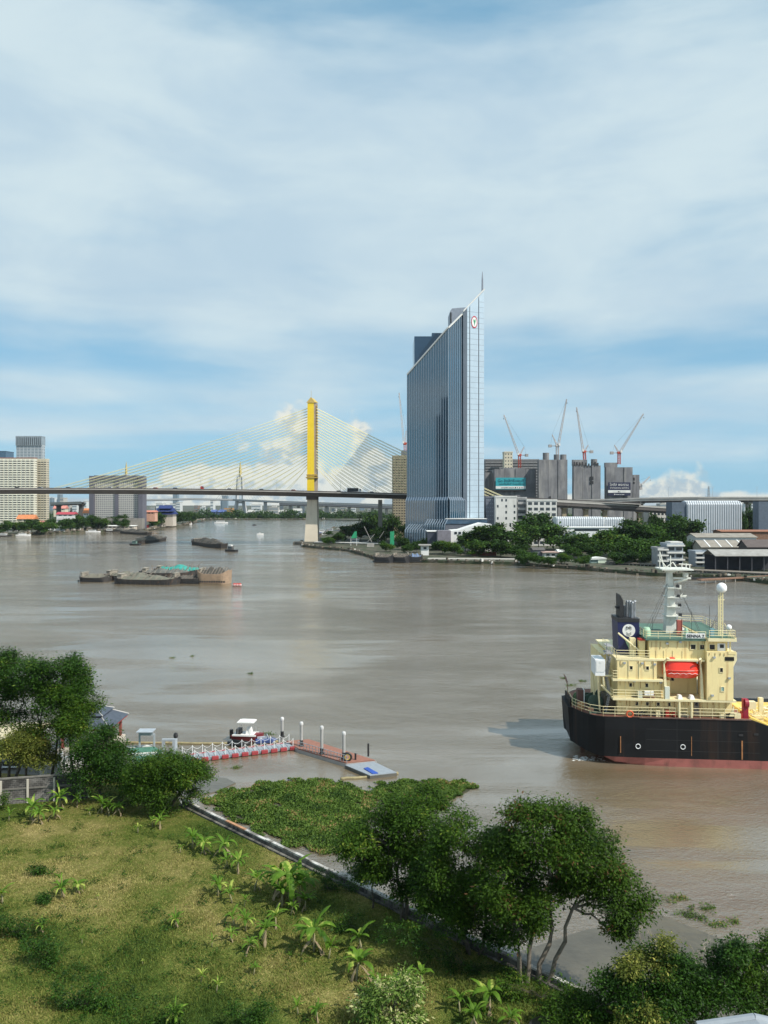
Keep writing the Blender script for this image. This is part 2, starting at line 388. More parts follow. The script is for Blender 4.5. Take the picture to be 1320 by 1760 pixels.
# flood wall
fw = thing('flood_wall', 'long low concrete flood wall with white top edge between the lawn and the river', 'wall', tuple((WA + WB) / 2 - Vector((0, 0, 1.9))))
b = MB(); c2 = [w0, w1, w1 + wn * .28, w0 + wn * .28]
def quadprism(b, a, c, t0, t1, z0, z1):
    ps = [(a + wn * t0), (c + wn * t0), (c + wn * t1), (a + wn * t1)]
    ps = [tuple(p.xy) for p in ps]
    if sum(ps[i][0] * ps[(i + 1) % 4][1] - ps[(i + 1) % 4][0] * ps[i][1] for i in range(4)) < 0: ps.reverse()
    b.prism(ps, z0, z1)
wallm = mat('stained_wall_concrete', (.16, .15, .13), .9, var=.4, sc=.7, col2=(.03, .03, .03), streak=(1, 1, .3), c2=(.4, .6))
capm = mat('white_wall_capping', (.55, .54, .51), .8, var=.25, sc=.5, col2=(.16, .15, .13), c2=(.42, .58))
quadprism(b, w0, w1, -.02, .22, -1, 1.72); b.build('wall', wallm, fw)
k = 0.0; LL = (w1 - w0).length; i = 0
om = mat('orange_stained_capping', (.42, .22, .12), .9, var=.3, sc=1.5)
while k < LL:
    sl_ = rnd.uniform(2.2, 4.2); j = rnd.uniform(-.035, .035); zz = rnd.uniform(-.035, .03); b = MB(); quadprism(b, w0 + wd * k, w0 + wd * min(LL, k + sl_ - .04), -.06 + j, .22 + j, 1.725, 1.86 + zz); b.build('coping', om if i == 3 else capm, fw); k += sl_; i += 1
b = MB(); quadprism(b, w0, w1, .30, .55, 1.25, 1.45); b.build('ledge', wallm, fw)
b = MB(); L_ = (w1 - w0).length
k = 0.5
b = MB()
while k < L_:
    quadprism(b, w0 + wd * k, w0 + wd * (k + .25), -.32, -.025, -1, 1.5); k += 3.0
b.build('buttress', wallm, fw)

# ---------------------------------------------------------------- trees
def blob_points(lobes, nclump, r=rng, shell=.55):
    """points on/in a union of ellipsoids: lobes of (cx,cy,cz,rx,ry,rz)"""
    vol = np.array([l[3] * l[4] * l[5] for l in lobes]) ** .7; vol /= vol.sum(); pts = []
    for i, l in enumerate(lobes):
        k = max(3, int(nclump * vol[i])); ns = max(2, k // 9); L3 = np.array(l[3:])
        sd = r.normal(size=(ns, 3)); sd[:, 2] = np.abs(sd[:, 2]) * 1.1 - .35; sd /= np.linalg.norm(sd, axis=1)[:, None]
        sc = sd * (shell + (1.0 - shell) * r.random(ns))[:, None]; sr = .32 + .26 * r.random(ns); w_ = r.integers(0, ns, k)
        d = r.normal(size=(k, 3)); d[:, 2] = d[:, 2] * .8 + .25; d /= np.linalg.norm(d, axis=1)[:, None]
        pts.append(np.array(l[:3]) + (sc[w_] + d * sr[w_][:, None] * (.6 + .4 * r.random(k) + .35 * (r.random(k) > .93))[:, None]) * L3)
    return np.concatenate(pts)
def leaf_quads(centers, per, spread, size, r=rng, droop=.25, flat=.38, asp=.5, zs=.75):
    """small pointed leaves (rhombi) scattered round each clump centre"""
    n = len(centers) * per
    c = np.repeat(centers, per, axis=0); off = r.normal(size=(n, 3)) * (np.array([1, 1, zs]) * spread)
    p = c + off
    outd = off / (np.linalg.norm(off, axis=1)[:, None] + 1e-6)
    a = outd * .8 + r.normal(size=(n, 3)) * .6; a[:, 2] = a[:, 2] * .6 - droop; a /= np.linalg.norm(a, axis=1)[:, None]
    up = r.normal(size=(n, 3)) * flat + np.array([0, 0, .7]) + outd * 1.1
    s = np.cross(a, up); s /= np.linalg.norm(s, axis=1)[:, None] + 1e-9
    L = (size * (.4 + 1.2 * r.random(n) ** 1.4))[:, None]
    v = np.stack([p, p + a * L * .5 + s * L * asp * .5, p + a * L, p + a * L * .5 - s * L * asp * .5], axis=1)
    return v.reshape(-1, 3)
bark = mat('grey_brown_bark', (.085, .07, .055), .9, var=.35, sc=3, bump=.6)
barkl = mat('pale_bark', (.17, .145, .115), .9, var=.3, sc=3, bump=.6)
def limb(b, p0, p1, r0, r1, sag=.0, n=4, jit=.12, seg=6):
    p0 = Vector(p0); p1 = Vector(p1); L = (p1 - p0).length; pts = []
    for i in range(n + 1):
        t = i / n; p = p0.lerp(p1, t) + Vector((0, 0, sag * L * math.sin(math.pi * t)))
        if 0 < i < n: p += Vector((rnd.uniform(-1, 1), rnd.uniform(-1, 1), rnd.uniform(-1, 1))) * jit * L / n
        pts.append(p)
    b.tube(pts, [r0 + (r1 - r0) * i / n for i in range(n + 1)], seg, cap=False); return pts
def tree(name, label, base, lobes, trunks, nclump, per, spread, size, lm, bm=None, cat='tree', group=None, tr=.2, twig=True, droop=.3, seed=1, shell=.62, zs=.75, asp=.42):
    """lobes relative to base; trunks: list of top points (relative) that a stem reaches before it branches"""
    root = thing(name, label, cat, tuple(base), group); r = np.random.default_rng(seed); lobes = [(l[0], l[1], l[2], l[3] * .94, l[4] * .94, l[5] * .94) for l in lobes]
    cl = blob_points(lobes, int(nclump * 1.25), r, shell)
    v = leaf_quads(cl, per, spread, size, r, droop=droop, zs=zs, asp=asp); v[:, 2] = np.maximum(v[:, 2], .05)
    npmesh('crown', v, 4, lm, root)
    b = MB(); bb = Vector(base); forks = []
    for (bx, by), tp in trunks:
        p = limb(b, bb + Vector((bx, by, -.3)), bb + Vector(tp), tr, tr * .55, n=5, jit=.22, seg=8); forks.append(p[-1]); forks.append(p[-2])
    idx = r.permutation(len(cl))[:int(len(cl) * .55)]
    mids = []
    for l in lobes:
        c = bb + Vector(l[:3]); f = min(forks, key=lambda q: (q - c).length)
        p = limb(b, f, c - Vector((0, 0, l[5] * .2)), tr * .5, tr * .22, sag=.08, n=4, jit=.3); mids += p[1:]
    if twig:
        for i in idx:
            c = bb + Vector(cl[i]); f = min(mids, key=lambda q: (q - c).length)
            limb(b, f, c, tr * .17, .015, n=2, jit=.2, seg=4)
    b.build('trunk', bm or bark, root, smooth=True)
    return root
# ---------------------------------------------------------------- cable-stayed bridge
BY = 612.0
deckdark = mat('deck_shade_concrete', (.10, .09, .085), .9, var=.15, sc=.1)  # dark tone puts the shade below the deck slab into the concrete
decklight = mat('deck_edge_concrete', (.42, .40, .37), .85, var=.15, sc=.2)
yellow = mat('yellow_bridge_paint', (.80, .56, .02), .5, var=.05, sc=.3)
cablem = mat('pale_yellow_cable_sheath', (.78, .72, .42), .5, var=.05, sc=.5)
asphalt = mat('asphalt', (.06, .06, .06), .9, var=.2, sc=.3)
pylonside = mat('brown_grey_pylon_side', (.27, .22, .17), .8, var=.2, sc=.3, col2=(.45, .42, .36), streak=(1, 1, .1))
def dz(x):                                    # deck surface height
    px = x * F / BY + CX
    return 43.6 - 0.0000088 * (px - 100) ** 2 * 1.35
xs = [X(p, BY) for p in range(-500, 1120, 30)]
br = thing('cable_stayed_bridge', 'long cable-stayed bridge with one yellow pylon crossing the river', 'bridge', (X(537, BY), BY, 0))
def ribbon(b, y0, y1, t0, t1, f=dz, xs=xs):
    vs = []; fs = []
    for x in xs:
        z = f(x); vs += [(x, y0, z + t0), (x, y1, z + t0), (x, y1, z + t1), (x, y0, z + t1)]
    for i in range(len(xs) - 1):
        a = i * 4; c = a + 4
        fs += [(a, a + 1, c + 1, c), (a + 1, a + 2, c + 2, c + 1), (a + 2, a + 3, c + 3, c + 2), (a + 3, a, c, c + 3)]
    return b.add(vs, fs + [(0, 3, 2, 1), (len(vs) - 4, len(vs) - 3, len(vs) - 2, len(vs) - 1)])
b = MB(); ribbon(b, BY - 16.5, BY + 16.5, -.55, 0); b.build('deck_slab', decklight, br)
b = MB(); ribbon(b, BY - 16, BY + 16, .004, .03); b.build('roadway', asphalt, br)
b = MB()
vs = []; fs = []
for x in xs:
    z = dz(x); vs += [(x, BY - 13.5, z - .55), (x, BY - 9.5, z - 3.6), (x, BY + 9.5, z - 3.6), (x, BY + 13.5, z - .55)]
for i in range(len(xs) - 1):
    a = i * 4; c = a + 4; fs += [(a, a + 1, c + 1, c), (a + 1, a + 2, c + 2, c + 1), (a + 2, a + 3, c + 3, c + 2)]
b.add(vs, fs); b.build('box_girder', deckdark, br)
for yy in (BY - 16.4, BY + 16.1):
    b = MB(); ribbon(b, yy, yy + .3, .03, .85); b.build('parapet', steel if yy > BY else deckdark, br)
px0 = X(534.5, BY); 
def sk(w, d, x=0.0, y=BY, sh=3.6):            # parallelogram plan, its right flank turned to the camera
    return [(x - w / 2, y - d / 2), (x + w / 2, y - d / 2), (x + w / 2 + sh * .75, y + d / 2), (x - w / 2 + sh, y + d / 2)]
zp = 42.0
# pylon: yellow front skin and concrete body
pz = [Z(847, BY), Z(803, BY), Z(702, BY)]
b = MB(); b.prism(sk(5.2, 5, px0), zp - 1, 105); b.prism(sk(4.9, 4.8, px0), 105, Z(693, BY)); b.build('pylon', pylonside, br)
b = MB(); x0, x1 = px0 - 2.7, px0 + 2.7
b.frustum([(x0 - .15, BY - 2.9), (x1 + .15, BY - 2.9), (x1 + .15, BY - 2.51), (x0 - .15, BY - 2.51)], [(x0 + .2, BY - 2.9), (x1 - .2, BY - 2.9), (x1 - .2, BY - 2.51), (x0 + .2, BY - 2.51)], zp - 1, Z(692, BY))
b.build('front_panel', yellow, br)
gold = mat('gilded_ornament', (.50, .33, .08), .4, .4, var=.3, sc=1)
b = MB()
zt = Z(692, BY)
b.yprism([(x0 - .7, zt - .5), (x1 + 1.0, zt - .5), (px0 + .3, zt + 4.2)], BY - 3.3, BY - 2.95)
b.add([(x0 - .4, BY - 2.9, zt), (x1 + .6, BY - 2.9, zt), (x1 + 3, BY + 2.6, zt), (x0 + 2.5, BY + 2.6, zt), (px0 + .5, BY - 2.0, zt + 3.6), (px0 + 2, BY + 2, zt + 3.6)],
      [(0, 1, 4), (1, 2, 5, 4), (2, 3, 5), (3, 0, 4, 5), (3, 2, 1, 0)])
b.tube([(px0 + .4, BY - 2.4, zt + 3.5), (px0 + .4, BY - 2.4, zt + 9)], .12, 5)
b.build('gabled_finial', mat('gable_tiles', (.50, .36, .10), .6), br)
b = MB()
for i in range(15):
    z_ = Z(700, BY) - i * 2.3; b.bc((x1 + 1.7, BY + .4, z_), 1.0, 1.8, 1.3, .5)
b.bc((px0 + .9, BY - .2, Z(822, BY)), 9.4, 6.6, 1.0); b.bc((px0 + .9, BY - .2, Z(818, BY)), 8.4, 6.2, 1.2)
b.build('anchor_collar', gold, br)
# river pier
b = MB()
b.frustum(sk(10.6, 9, X(535.5, BY) , sh=1), sk(7.6, 7, X(537, BY), sh=1), 2.0, Z(859, BY)); b.build('river_pier', mat('sunlit_pier_concrete', (.66, .58, .46), .85, var=.08, sc=.1, col2=(.42, .37, .30), streak=(1, 1, .1)), br)
b = MB(); b.bc((X(537, BY), BY, Z(859, BY)), 8.8, 12, 3.2); b.build('pier_head', deckdark, br)
b = MB(); b.lathe([(12, -2), (12, 1.9), (11.4, 2.2)], (X(531, BY), BY, 0), 20); b.box(X(505, BY), X(545, BY), BY - 6, BY + 4, -1, 1.9); b.build('pier_base', mat('dark_wet_concrete', (.10, .095, .08), .7, var=.3, sc=.5), br)
b = MB(); b.box(X(650, 640), X(657, 640), 634, 642, 0, dz(X(653, BY)) - 4.6); b.build('land_pier', concrete, br)
for q in (775, 900): b = MB(); b.box(X(q, 620), X(q + 8, 620), 608, 616, 0, dz(X(q, BY)) - 4.6); b.build('land_pier', concrete, br)
for q in (-135, -300): b = MB(); b.box(X(q, BY) - 3, X(q, BY) + 3, 604, 620, 0, dz(X(q, BY)) - 4.6); b.build('land_pier', concrete, br)
N_C = 22
for side in (-1, 1):
    for i in range(N_C):
        t = i / (N_C - 1)
        zt_ = Z(803 + (702 - 803) * t, BY)
        pe = 492 + (92 - 492) * t if side < 0 else 584 + (868 - 584) * t
        xe = X(pe, BY); ze = dz(xe) + .6; xt = px0 + (-2.6 if side < 0 else 4.4)
        for dy in (-.9, .9):
            b = MB(); A = Vector((xt, BY + dy, zt_ + dy * .35)); E = Vector((xe + dy * 1.1, BY + dy, ze)); pts = []
            sag = (E - A).length * .012
            for k in range(7): s_ = k / 6; pts.append(A.lerp(E, s_) - Vector((0, 0, sag * 4 * s_ * (1 - s_))))
            b.tube(pts, .17, 4, cap=False); b.build('stay_cable', cablem, br)
# lamp posts and traffic on the deck
def lamp_post(label, x, y, z, h=9, group='lamp posts along the bridge deck'):
    t = thing('street_lamp', label, 'street lamp', (x, y, z), group)
    b = MB(); b.tube([(x, y, z), (x, y, z + h)], [.13, .08], 5); b.build('pole', steel, t)
    b = MB(); b.tube([(x - .9, y, z + h + .3), (x, y, z + h), (x + .9, y, z + h + .3)], .07, 4); b.bc((x - 1.2, y, z + h + .25), .8, .3, .15); b.bc((x + 1.2, y, z + h + .25), .8, .3, .15); b.build('lamp_head', steel, t)
    return t
lp0 = lamp_post('slim twin-headed lamp post standing on the yellow-pylon bridge deck', X(20, BY), BY, dz(X(20, BY)))
for q in (85, 150, 215, 280, 345, 410, 475, 585, 645):
    x = X(q, BY); copy_tree(lp0, loc=(x, BY, dz(x)))
def vehicle(name, label, cat, px, Y, z, L_, W, H, m, cabin=.45, truck=False, group='traffic on the bridge deck'):
    x = X(px, Y); t = thing(name, label, cat, (x, Y, z), group)
    b = MB()
    if truck:
        b.box(x - L_ / 2, x + L_ * .28, Y - W / 2, Y + W / 2, z + 1.0, z + H); b.build('cargo_body', m, t)
        b = MB(); b.yprism([(x + L_ * .30, z + .7), (x + L_ / 2, z + .7), (x + L_ / 2, z + H * .55), (x + L_ * .46, z + H * .85), (x + L_ * .30, z + H * .85)], Y - W / 2, Y + W / 2); b.build('cab', white if m is not white else redm, t)
        b = MB(); b.yprism([(x + L_ * .505, z + H * .5), (x + L_ * .47, z + H * .8), (x + L_ * .4, z + H * .8), (x + L_ * .4, z + H * .5)], Y - W / 2 - .02, Y + W / 2 + .02); b.build('window', darkglass, t)
    else:
        b.yprism([(x - L_ / 2, z + .35), (x + L_ / 2, z + .35), (x + L_ / 2, z + H * .55), (x + L_ * .3, z + H * .62), (x + L_ * .15, z + H), (x - L_ * .33, z + H), (x - L_ * .46, z + H * .62), (x - L_ / 2, z + H * .6)], Y - W / 2, Y + W / 2); b.build('body', m, t)
        b = MB(); b.yprism([(x + L_ * .26, z + H * .63), (x + L_ * .14, z + H * .95), (x - L_ * .31, z + H * .95), (x - L_ * .42, z + H * .63)], Y - W / 2 - .02, Y + W / 2 + .02); b.build('window', darkglass, t)
    for sx in (-.33, .33):
        for sy in (-1, 1):
            b = MB(); r_ = .36 if not truck else .5; cx_ = x + sx * L_; cy_ = Y + sy * (W / 2 - .1)
            b.tube([(cx_, cy_ - .12, z + r_), (cx_, cy_ + .12, z + r_)], r_, 10); b.build('wheel', blackm, t)
    return t
cw = mat('silver_car_paint', (.5, .5, .52), .3, .4, var=.05); cb = mat('dark_blue_car_paint', (.03, .04, .09), .3, var=.05); cr_ = mat('red_car_paint', (.4, .04, .03), .3, var=.05)
yv = BY - 10
vehicle('truck', 'dark box truck on the bridge deck, right of the yellow pylon', 'truck', 609, yv, dz(X(609, BY)) + .03, 11, 2.5, 3.8, mat('dark_truck_body', (.03, .035, .04), .6), truck=True)
vehicle('bus', 'white bus on the bridge deck midway between left bank and yellow pylon', 'bus', 338, yv, dz(X(338, BY)) + .03, 11, 2.5, 3.3, white, truck=True)
for q, m_, l_ in ((30, blackm, 'black car farthest left on the bridge deck'), (70, cw, 'silver car on the bridge deck in front of the cream tower block'), (118, cb, 'dark blue car on the bridge deck right of the cream tower block'),
                  (190, cw, 'silver car on the bridge deck in front of the wide grey block'), (268, cr_, 'red car on the bridge deck just past the wide grey block'), (302, cb, 'dark blue car on the bridge deck behind the white bus'),
                  (395, cw, 'silver car on the bridge deck near the far slender pylon'), (450, blackm, 'black car on the bridge deck under the left stay cables'), (505, cr_, 'red car on the bridge deck just left of the yellow pylon'),
                  (583, blackm, 'black car on the bridge deck beside the dark truck'), (640, cw, 'silver car on the bridge deck right of the dark truck')):
    vehicle('car', l_, 'car', q, yv, dz(X(q, BY)) + .03, 4.6, 1.8, 1.6, m_)

# ---------------------------------------------------------------- glass bank tower
TY = 560.0
bank = thing('glass_tower', 'tall blue glass office tower with slanting roof, spire and round emblem', 'tower', (X(765, TY), TY, 1.5))
def roofz(x):                                    # the slanting roof plane
    px = x * F / 552 + CX; return Z(644, 552) + (px - 699) * 1.076 * 552 / F
fac = mat('tower_blue_glass', (.015, .056, .095), .05, 0.0, var=.3, sc=.04, spec=1.0)
fac.node_tree.nodes['Principled BSDF'].inputs['IOR'].default_value = 1.85
finm = mat('white_facade_fin', (.28, .34, .405), .35, .2, var=.05, sc=.3)
finm_d = mat('grey_tower_pier', (.16, .19, .23), .45, var=.08, sc=.1)
alu = mat('silver_blue_cladding', (.47, .57, .65), .35, .25, var=.06, sc=.15)
A = Vector((X(700, 562), 562)); B_ = Vector((X(770.5, 547), 547)); C_ = Vector((X(796, 553), 553))
D_ = Vector((X(803, 551), 551)); E_ = Vector((X(832, 556), 556)); F1 = Vector((X(833, 596), 596)); G1 = Vector((X(714, 612), 612))
H0 = Vector((X(796, 551.5), 551.5))
def facz(p): return roofz(p.x)
b = MB(); poly = [A, B_, C_, F1 + Vector((-8, -8)), G1]; b.prism([tuple(p) for p in poly], 1.5, [facz(A), facz(B_), facz(C_), facz(C_) + 2, facz(A) + 14]); b.build('glass_wall', fac, bank)
# pier and bright right wing
b = MB(); poly = [H0, D_, D_ + Vector((1, 26)), C_ + Vector((0, 24))]; b.prism([tuple(p) for p in poly], 1.5, [roofz(H0.x) + 1, roofz(D_.x) + 1, roofz(D_.x) + 1, roofz(H0.x) + 1]); b.build('grey_pier', finm_d, bank)
def lerp2(p, q, t): return p + (q - p) * t
cuts = [0, .13, .17, .66, .70, 1.0]
nrm = Vector(((E_ - D_).y, -(E_ - D_).x)).normalized()
b = MB(); back = Vector((1.0, 30))
for i in range(0, 5):
    p, q = lerp2(D_, E_, cuts[i]), lerp2(D_, E_, cuts[i + 1]); off = nrm * (0 if i % 2 == 0 else -.8)
    if i % 2 == 0:
        b.prism([tuple(p), tuple(q), tuple(q + back), tuple(p + back)], 1.5, [roofz(p.x) + 1.2, roofz(q.x) + 1.2, roofz(q.x) + 1.2, roofz(p.x) + 1.2])
b.build('wing_cladding', alu, bank)
b = MB()
for i in (1, 3):
    p, q = lerp2(D_, E_, cuts[i]) - nrm * .9, lerp2(D_, E_, cuts[i + 1]) - nrm * .9
    b.prism([tuple(p), tuple(q), tuple(q + back * .9), tuple(p + back * .9)], 1.5, [roofz(p.x), roofz(q.x), roofz(q.x), roofz(p.x)])
b.build('wing_groove', blackm, bank)
b = MB(); z_ = 14.0
while z_ < 185:                               # joints of the cladding
    for i in (0, 2, 4):
        p, q = lerp2(D_, E_, cuts[i]), lerp2(D_, E_, cuts[i + 1])
        if z_ < roofz(p.x) - 1: b.prism([tuple(p + nrm * .03 + (q - p) * .02), tuple(q + nrm * .03 - (q - p) * .02), tuple(q - nrm * .1), tuple(p - nrm * .1)], z_, z_ + .16)
    z_ += 3.9
b.build('panel_joint', finm_d, bank)
# vertical fins, on the lower storeys they step out over a sloping collar
def fins(p, q, n_, name, n0=.0, zmax=None):
    nn = Vector(((q - p).y, -(q - p).x)).normalized(); u = (q - p).normalized(); b = MB(); zc0, zc1 = Z(860, 552), Z(854, 552)
    for i in range(n_ + 1):
        c = lerp2(p, q, i / n_)
        for (a0, a1, z0, z1, d0, d1) in ((0, 0, zc1, roofz(c.x), 0, 0), (0, 0, 1.5 + 9, zc0, 2.2, 2.2), (0, 0, zc0, zc1, 2.2, 0)):
            v = []
            for z__, d in ((z0, d0), (z1, d1)):
                for (s1, s2) in ((-.13, d + .0), (.13, d + .0), (.13, d + .4), (-.13, d + .4)):
                    v.append((c.x + u.x * s1 + nn.x * s2, c.y + u.y * s1 + nn.y * s2, z__))
            b.add(v, [(3, 2, 1, 0), (4, 5, 6, 7), (0, 1, 5, 4), (1, 2, 6, 5), (2, 3, 7, 6), (3, 0, 4, 7)])
    b.build(name, finm, bank)
fins(A, B_, 17, 'left_facade_fins'); fins(B_, C_, 7, 'right_facade_fins')
# stepped-out lower storeys
def outset(p, q, d, z0, z1, m, name, d1=None):
    nn = Vector(((q - p).y, -(q - p).x)).normalized(); b = MB(); d1 = d if d1 is None else d1
    v = [(p.x + nn.x * d, p.y + nn.y * d, z0), (q.x + nn.x * d, q.y + nn.y * d, z0), (q.x - nn.x * 3, q.y - nn.y * 3, z0), (p.x - nn.x * 3, p.y - nn.y * 3, z0),
         (p.x + nn.x * d1, p.y + nn.y * d1, z1), (q.x + nn.x * d1, q.y + nn.y * d1, z1), (q.x - nn.x * 3, q.y - nn.y * 3, z1), (p.x - nn.x * 3, p.y - nn.y * 3, z1)]
    b.add(v, [(3, 2, 1, 0), (4, 5, 6, 7), (0, 1, 5, 4), (1, 2, 6, 5), (2, 3, 7, 6), (3, 0, 4, 7)]); b.build(name, m, bank)
zc0, zc1 = Z(860, 552), Z(854, 552); navyc = mat('navy_collar_panel', (.05, .09, .14), .5)
outset(A, B_, 2.2, 1.5, zc0, fac, 'lower_glass'); outset(B_, C_, 2.2, 1.5, zc0, fac, 'lower_glass')
outset(A, B_, 2.2, zc0 + .01, zc1, navyc, 'sloping_collar', .05); outset(B_, C_, 2.2, zc0 + .01, zc1, navyc, 'sloping_collar', .05)
# sloping roof edge, rear blocks, spire
b = MB()
for p, q in ((A, B_), (B_, C_), (H0, E_)):
    nn = Vector(((q - p).y, -(q - p).x)).normalized() * .9
    za, zb = roofz(p.x) + .3, roofz(q.x) + .3
    if p is H0: za += 1; zb += 1
    a0, b0 = p + nn, q + nn; a1, b1 = p - nn * .4, q - nn * .4
    b.add([(a0.x, a0.y, za), (b0.x, b0.y, zb), (b1.x, b1.y, zb), (a1.x, a1.y, za), (a0.x, a0.y, za + 1.3), (b0.x, b0.y, zb + 1.3), (b1.x, b1.y, zb + 1.3), (a1.x, a1.y, za + 1.3)],
          [(3, 2, 1, 0), (4, 5, 6, 7), (0, 1, 5, 4), (1, 2, 6, 5), (2, 3, 7, 6), (3, 0, 4, 7)])
b.build('roof_edge', mat('pale_roof_coping', (.6, .6, .58), .5, var=.08), bank)
b = MB(); b.prism([tuple(v_) for v_ in ((X(701.5, 573), 573), (X(797, 566), 566), (X(800, 590), 590), (X(716, 598), 598))], 120, [roofz(X(701, 573)) + 3, roofz(X(797, 560)) + 3.5, roofz(X(797, 560)) + 6, roofz(X(701, 573)) + 9]); b.build('inner_roof_slope', finm_d, bank)
navy_gl = mat('navy_tower_glass', (.02, .045, .085), .12, var=.15, sc=.1, spec=1)
b = MB(); b.box(X(712, 592), X(742, 592), 590, 622, 1.5, Z(579, 592)); b.box(X(742, 592), X(773, 592), 590.5, 622, 1.5, Z(573, 592)); b.build('rear_block', navy_gl, bank)
b = MB(); b.yprism([(X(773, 580), 150), (X(800, 580), 150), (X(800, 580), Z(531, 580)), (X(776, 580), Z(533, 580)), (X(773, 580), Z(537, 580))], 575, 595); b.build('plant_room', mat('plant_room_panel', (.25, .28, .33), .5), bank)
b = MB(); b.box(X(773.5, 575), X(776, 575), 574.7, 575.1, Z(555, 575), Z(537, 575)); b.build('louvre_slot', blackm, bank)
xs_ = X(829.5, 556); b = MB(); b.tube([(xs_, 557, Z(505, 556)), (xs_, 557, Z(480, 556)), (xs_, 557, Z(466, 556))], [.75, .6, .15], 8); b.build('spire', mat('grey_spire', (.22, .25, .30), .5), bank)
# emblem: a red ring with a green sheaf on white, fixed to the cladding
m0 = lerp2(D_, E_, .415); yy = lerp2(D_, E_, .415) + nrm * .12; zl = Z(553.5, yy.y); ux = (E_ - D_).normalized()
def disc(b, r0, r1, off, n=28, sz=1.75):
    vs = []
    for k in range(n):
        t = 2 * math.pi * k / n
        for r_ in (r0, r1): vs.append((yy.x + ux.x * r_ * math.cos(t) + nrm.x * off, yy.y + ux.y * r_ * math.cos(t) + nrm.y * off, zl + r_ * sz * math.sin(t)))
    fs = [(2 * k, 2 * k + 1, 2 * ((k + 1) % n) + 1, 2 * ((k + 1) % n)) for k in range(n)]
    b.add(vs, fs)
em = MB(); disc(em, .01, 2.5, .1); eo = em.build('emblem', white, bank)
em = MB(); disc(em, 2.05, 2.5, .2); em.build('ring', mat('emblem_red', (.45, .02, .05), .5, var=.02), eo)
em = MB()
def ep(x, z): return (yy.x + ux.x * x + nrm.x * .25, yy.y + ux.y * x + nrm.y * .25, zl + z)
em.add([ep(0, -3.2), ep(.25, -1.5), ep(.9, .4), ep(.85, 2.2), ep(.2, 1.6), ep(-.1, .9), ep(-.55, 1.9), ep(-.85, 1.7), ep(-.6, .6), ep(-.2, -.8)], [(0, 1, 2, 3, 4, 5, 6, 7, 8, 9)])
em.build('sheaf', mat('emblem_green', (.02, .28, .14), .5, var=.02), eo)
# podium
pod = MB()
PA, PB, PC = Vector((X(697, 548), 548)), Vector((X(731, 537), 537)), Vector((X(765, 530), 530))
pod.prism([tuple(PA), tuple(PB), (PB.x, 560), (PA.x, 572)], 1.5, Z(916, 540)); pod.prism([tuple(PB + Vector((.3, 2))), tuple(PC), (PC.x, 545), (PB.x + .3, 552)], 1.5, Z(902, 540))
pod.build('podium_glass', fac, bank)
b = MB()
def slantfins(p, q, n_, ztop, zbot, run):
    nn = Vector(((q - p).y, -(q - p).x)).normalized(); u = (q - p).normalized()
    for i in range(n_ + 1):
        c = lerp2(p, q, i / n_) + nn * .3
        for (za, zb, da, db) in ((1.5, zbot, 0, 0), (zbot, ztop, 0, -run)):
            v = []
            for z__, d in ((za, da), (zb, db)):
                for (s1, s2) in ((-.15, d), (.15, d), (.15, d + .5), (-.15, d + .5)): v.append((c.x + u.x * s1 + nn.x * s2, c.y + u.y * s1 + nn.y * s2, z__))
            b.add(v, [(3, 2, 1, 0), (4, 5, 6, 7), (0, 1, 5, 4), (1, 2, 6, 5), (2, 3, 7, 6), (3, 0, 4, 7)])
slantfins(PA, PB, 8, Z(901, 545), Z(911, 545), 6.0); slantfins(PB + Vector((.3, 2)), PC, 8, Z(892, 545), Z(901, 545), 4.0)
b.build('podium_fins', finm, bank)
b = MB(); b.box(X(765, 545), X(836, 545), 541, 552, Z(900, 545), Z(892, 545)); b.build('link_bridge', bluegl, bank)
b = MB(); b.box(X(765, 545), X(836, 545), 541.5, 551, 1.5, Z(900.2, 545)); b.build('podium_base', mat('grey_podium', (.13, .14, .17), .6), bank)
b = MB(); b.box(X(765, 545), X(836, 545), 540.6, 552, Z(892, 545), Z(891, 545)); b.build('link_coping', white, bank)

# low buildings at the foot of the tower
def low(name, label, cat, px0, px1, pt, pb_, Y, dep, m, roof=None, rh=0, group=None, wins=0, winm=None, gable=False, over=.5):
    t = thing(name, label, cat, (X((px0 + px1) / 2, Y), Y + dep / 2, 1.5), group)
    x0, x1, zt_ = X(px0, Y), X(px1, Y), Z(pt, Y)
    b = MB(); b.box(x0, x1, Y, Y + dep, max(.2, Z(pb_, Y) - 3) if pb_ else 1.0, zt_); b.build('wall', m, t)
    if roof:
        b = MB()
        if gable: b.xprism([(Y - over, zt_ - .1), (Y + dep + over, zt_ - .1), (Y + dep / 2, zt_ + rh)], x0 - over, x1 + over)
        else: b.box(x0 - over, x1 + over, Y - over, Y + dep + over, zt_, zt_ + max(rh, .25))
        b.build('roof', roof, t)
    for i in range(wins):
        w_ = (x1 - x0) / (wins + .5) ; xc = x0 + w_ * (i + .75); h_ = min(1.4, (zt_ - 1.5) * .4)
        b = MB(); b.box(xc - w_ * .3, xc + w_ * .3, Y - .06, Y + .1, zt_ - h_ - .7, zt_ - .7); b.build('window', winm or darkglass, t)
    return t
dome = mat('white_membrane_roof', (.80, .80, .78), .5, var=.04)
t = thing('domed_hall', 'white low hall with curved roof at the foot of the glass tower', 'building', (X(810, 500), 505, 1.5))
b = MB(); pr = [(X(775, 500), 1.5), (X(845, 500), 1.5), (X(845, 500), Z(901, 500)), (X(828, 500), Z(899, 500)), (X(808, 500), Z(905, 500)), (X(790, 500), Z(911, 500)), (X(775, 500), Z(912, 500))]
b.yprism(pr, 500, 520); b.build('hall', dome, t)
for q in (781, 788, 795, 811, 823): b = MB(); b.box(X(q, 499.9), X(q + 4.5, 499.9), 499.8, 500.1, Z(918, 500), Z(914, 500)); b.build('window', darkglass, t)
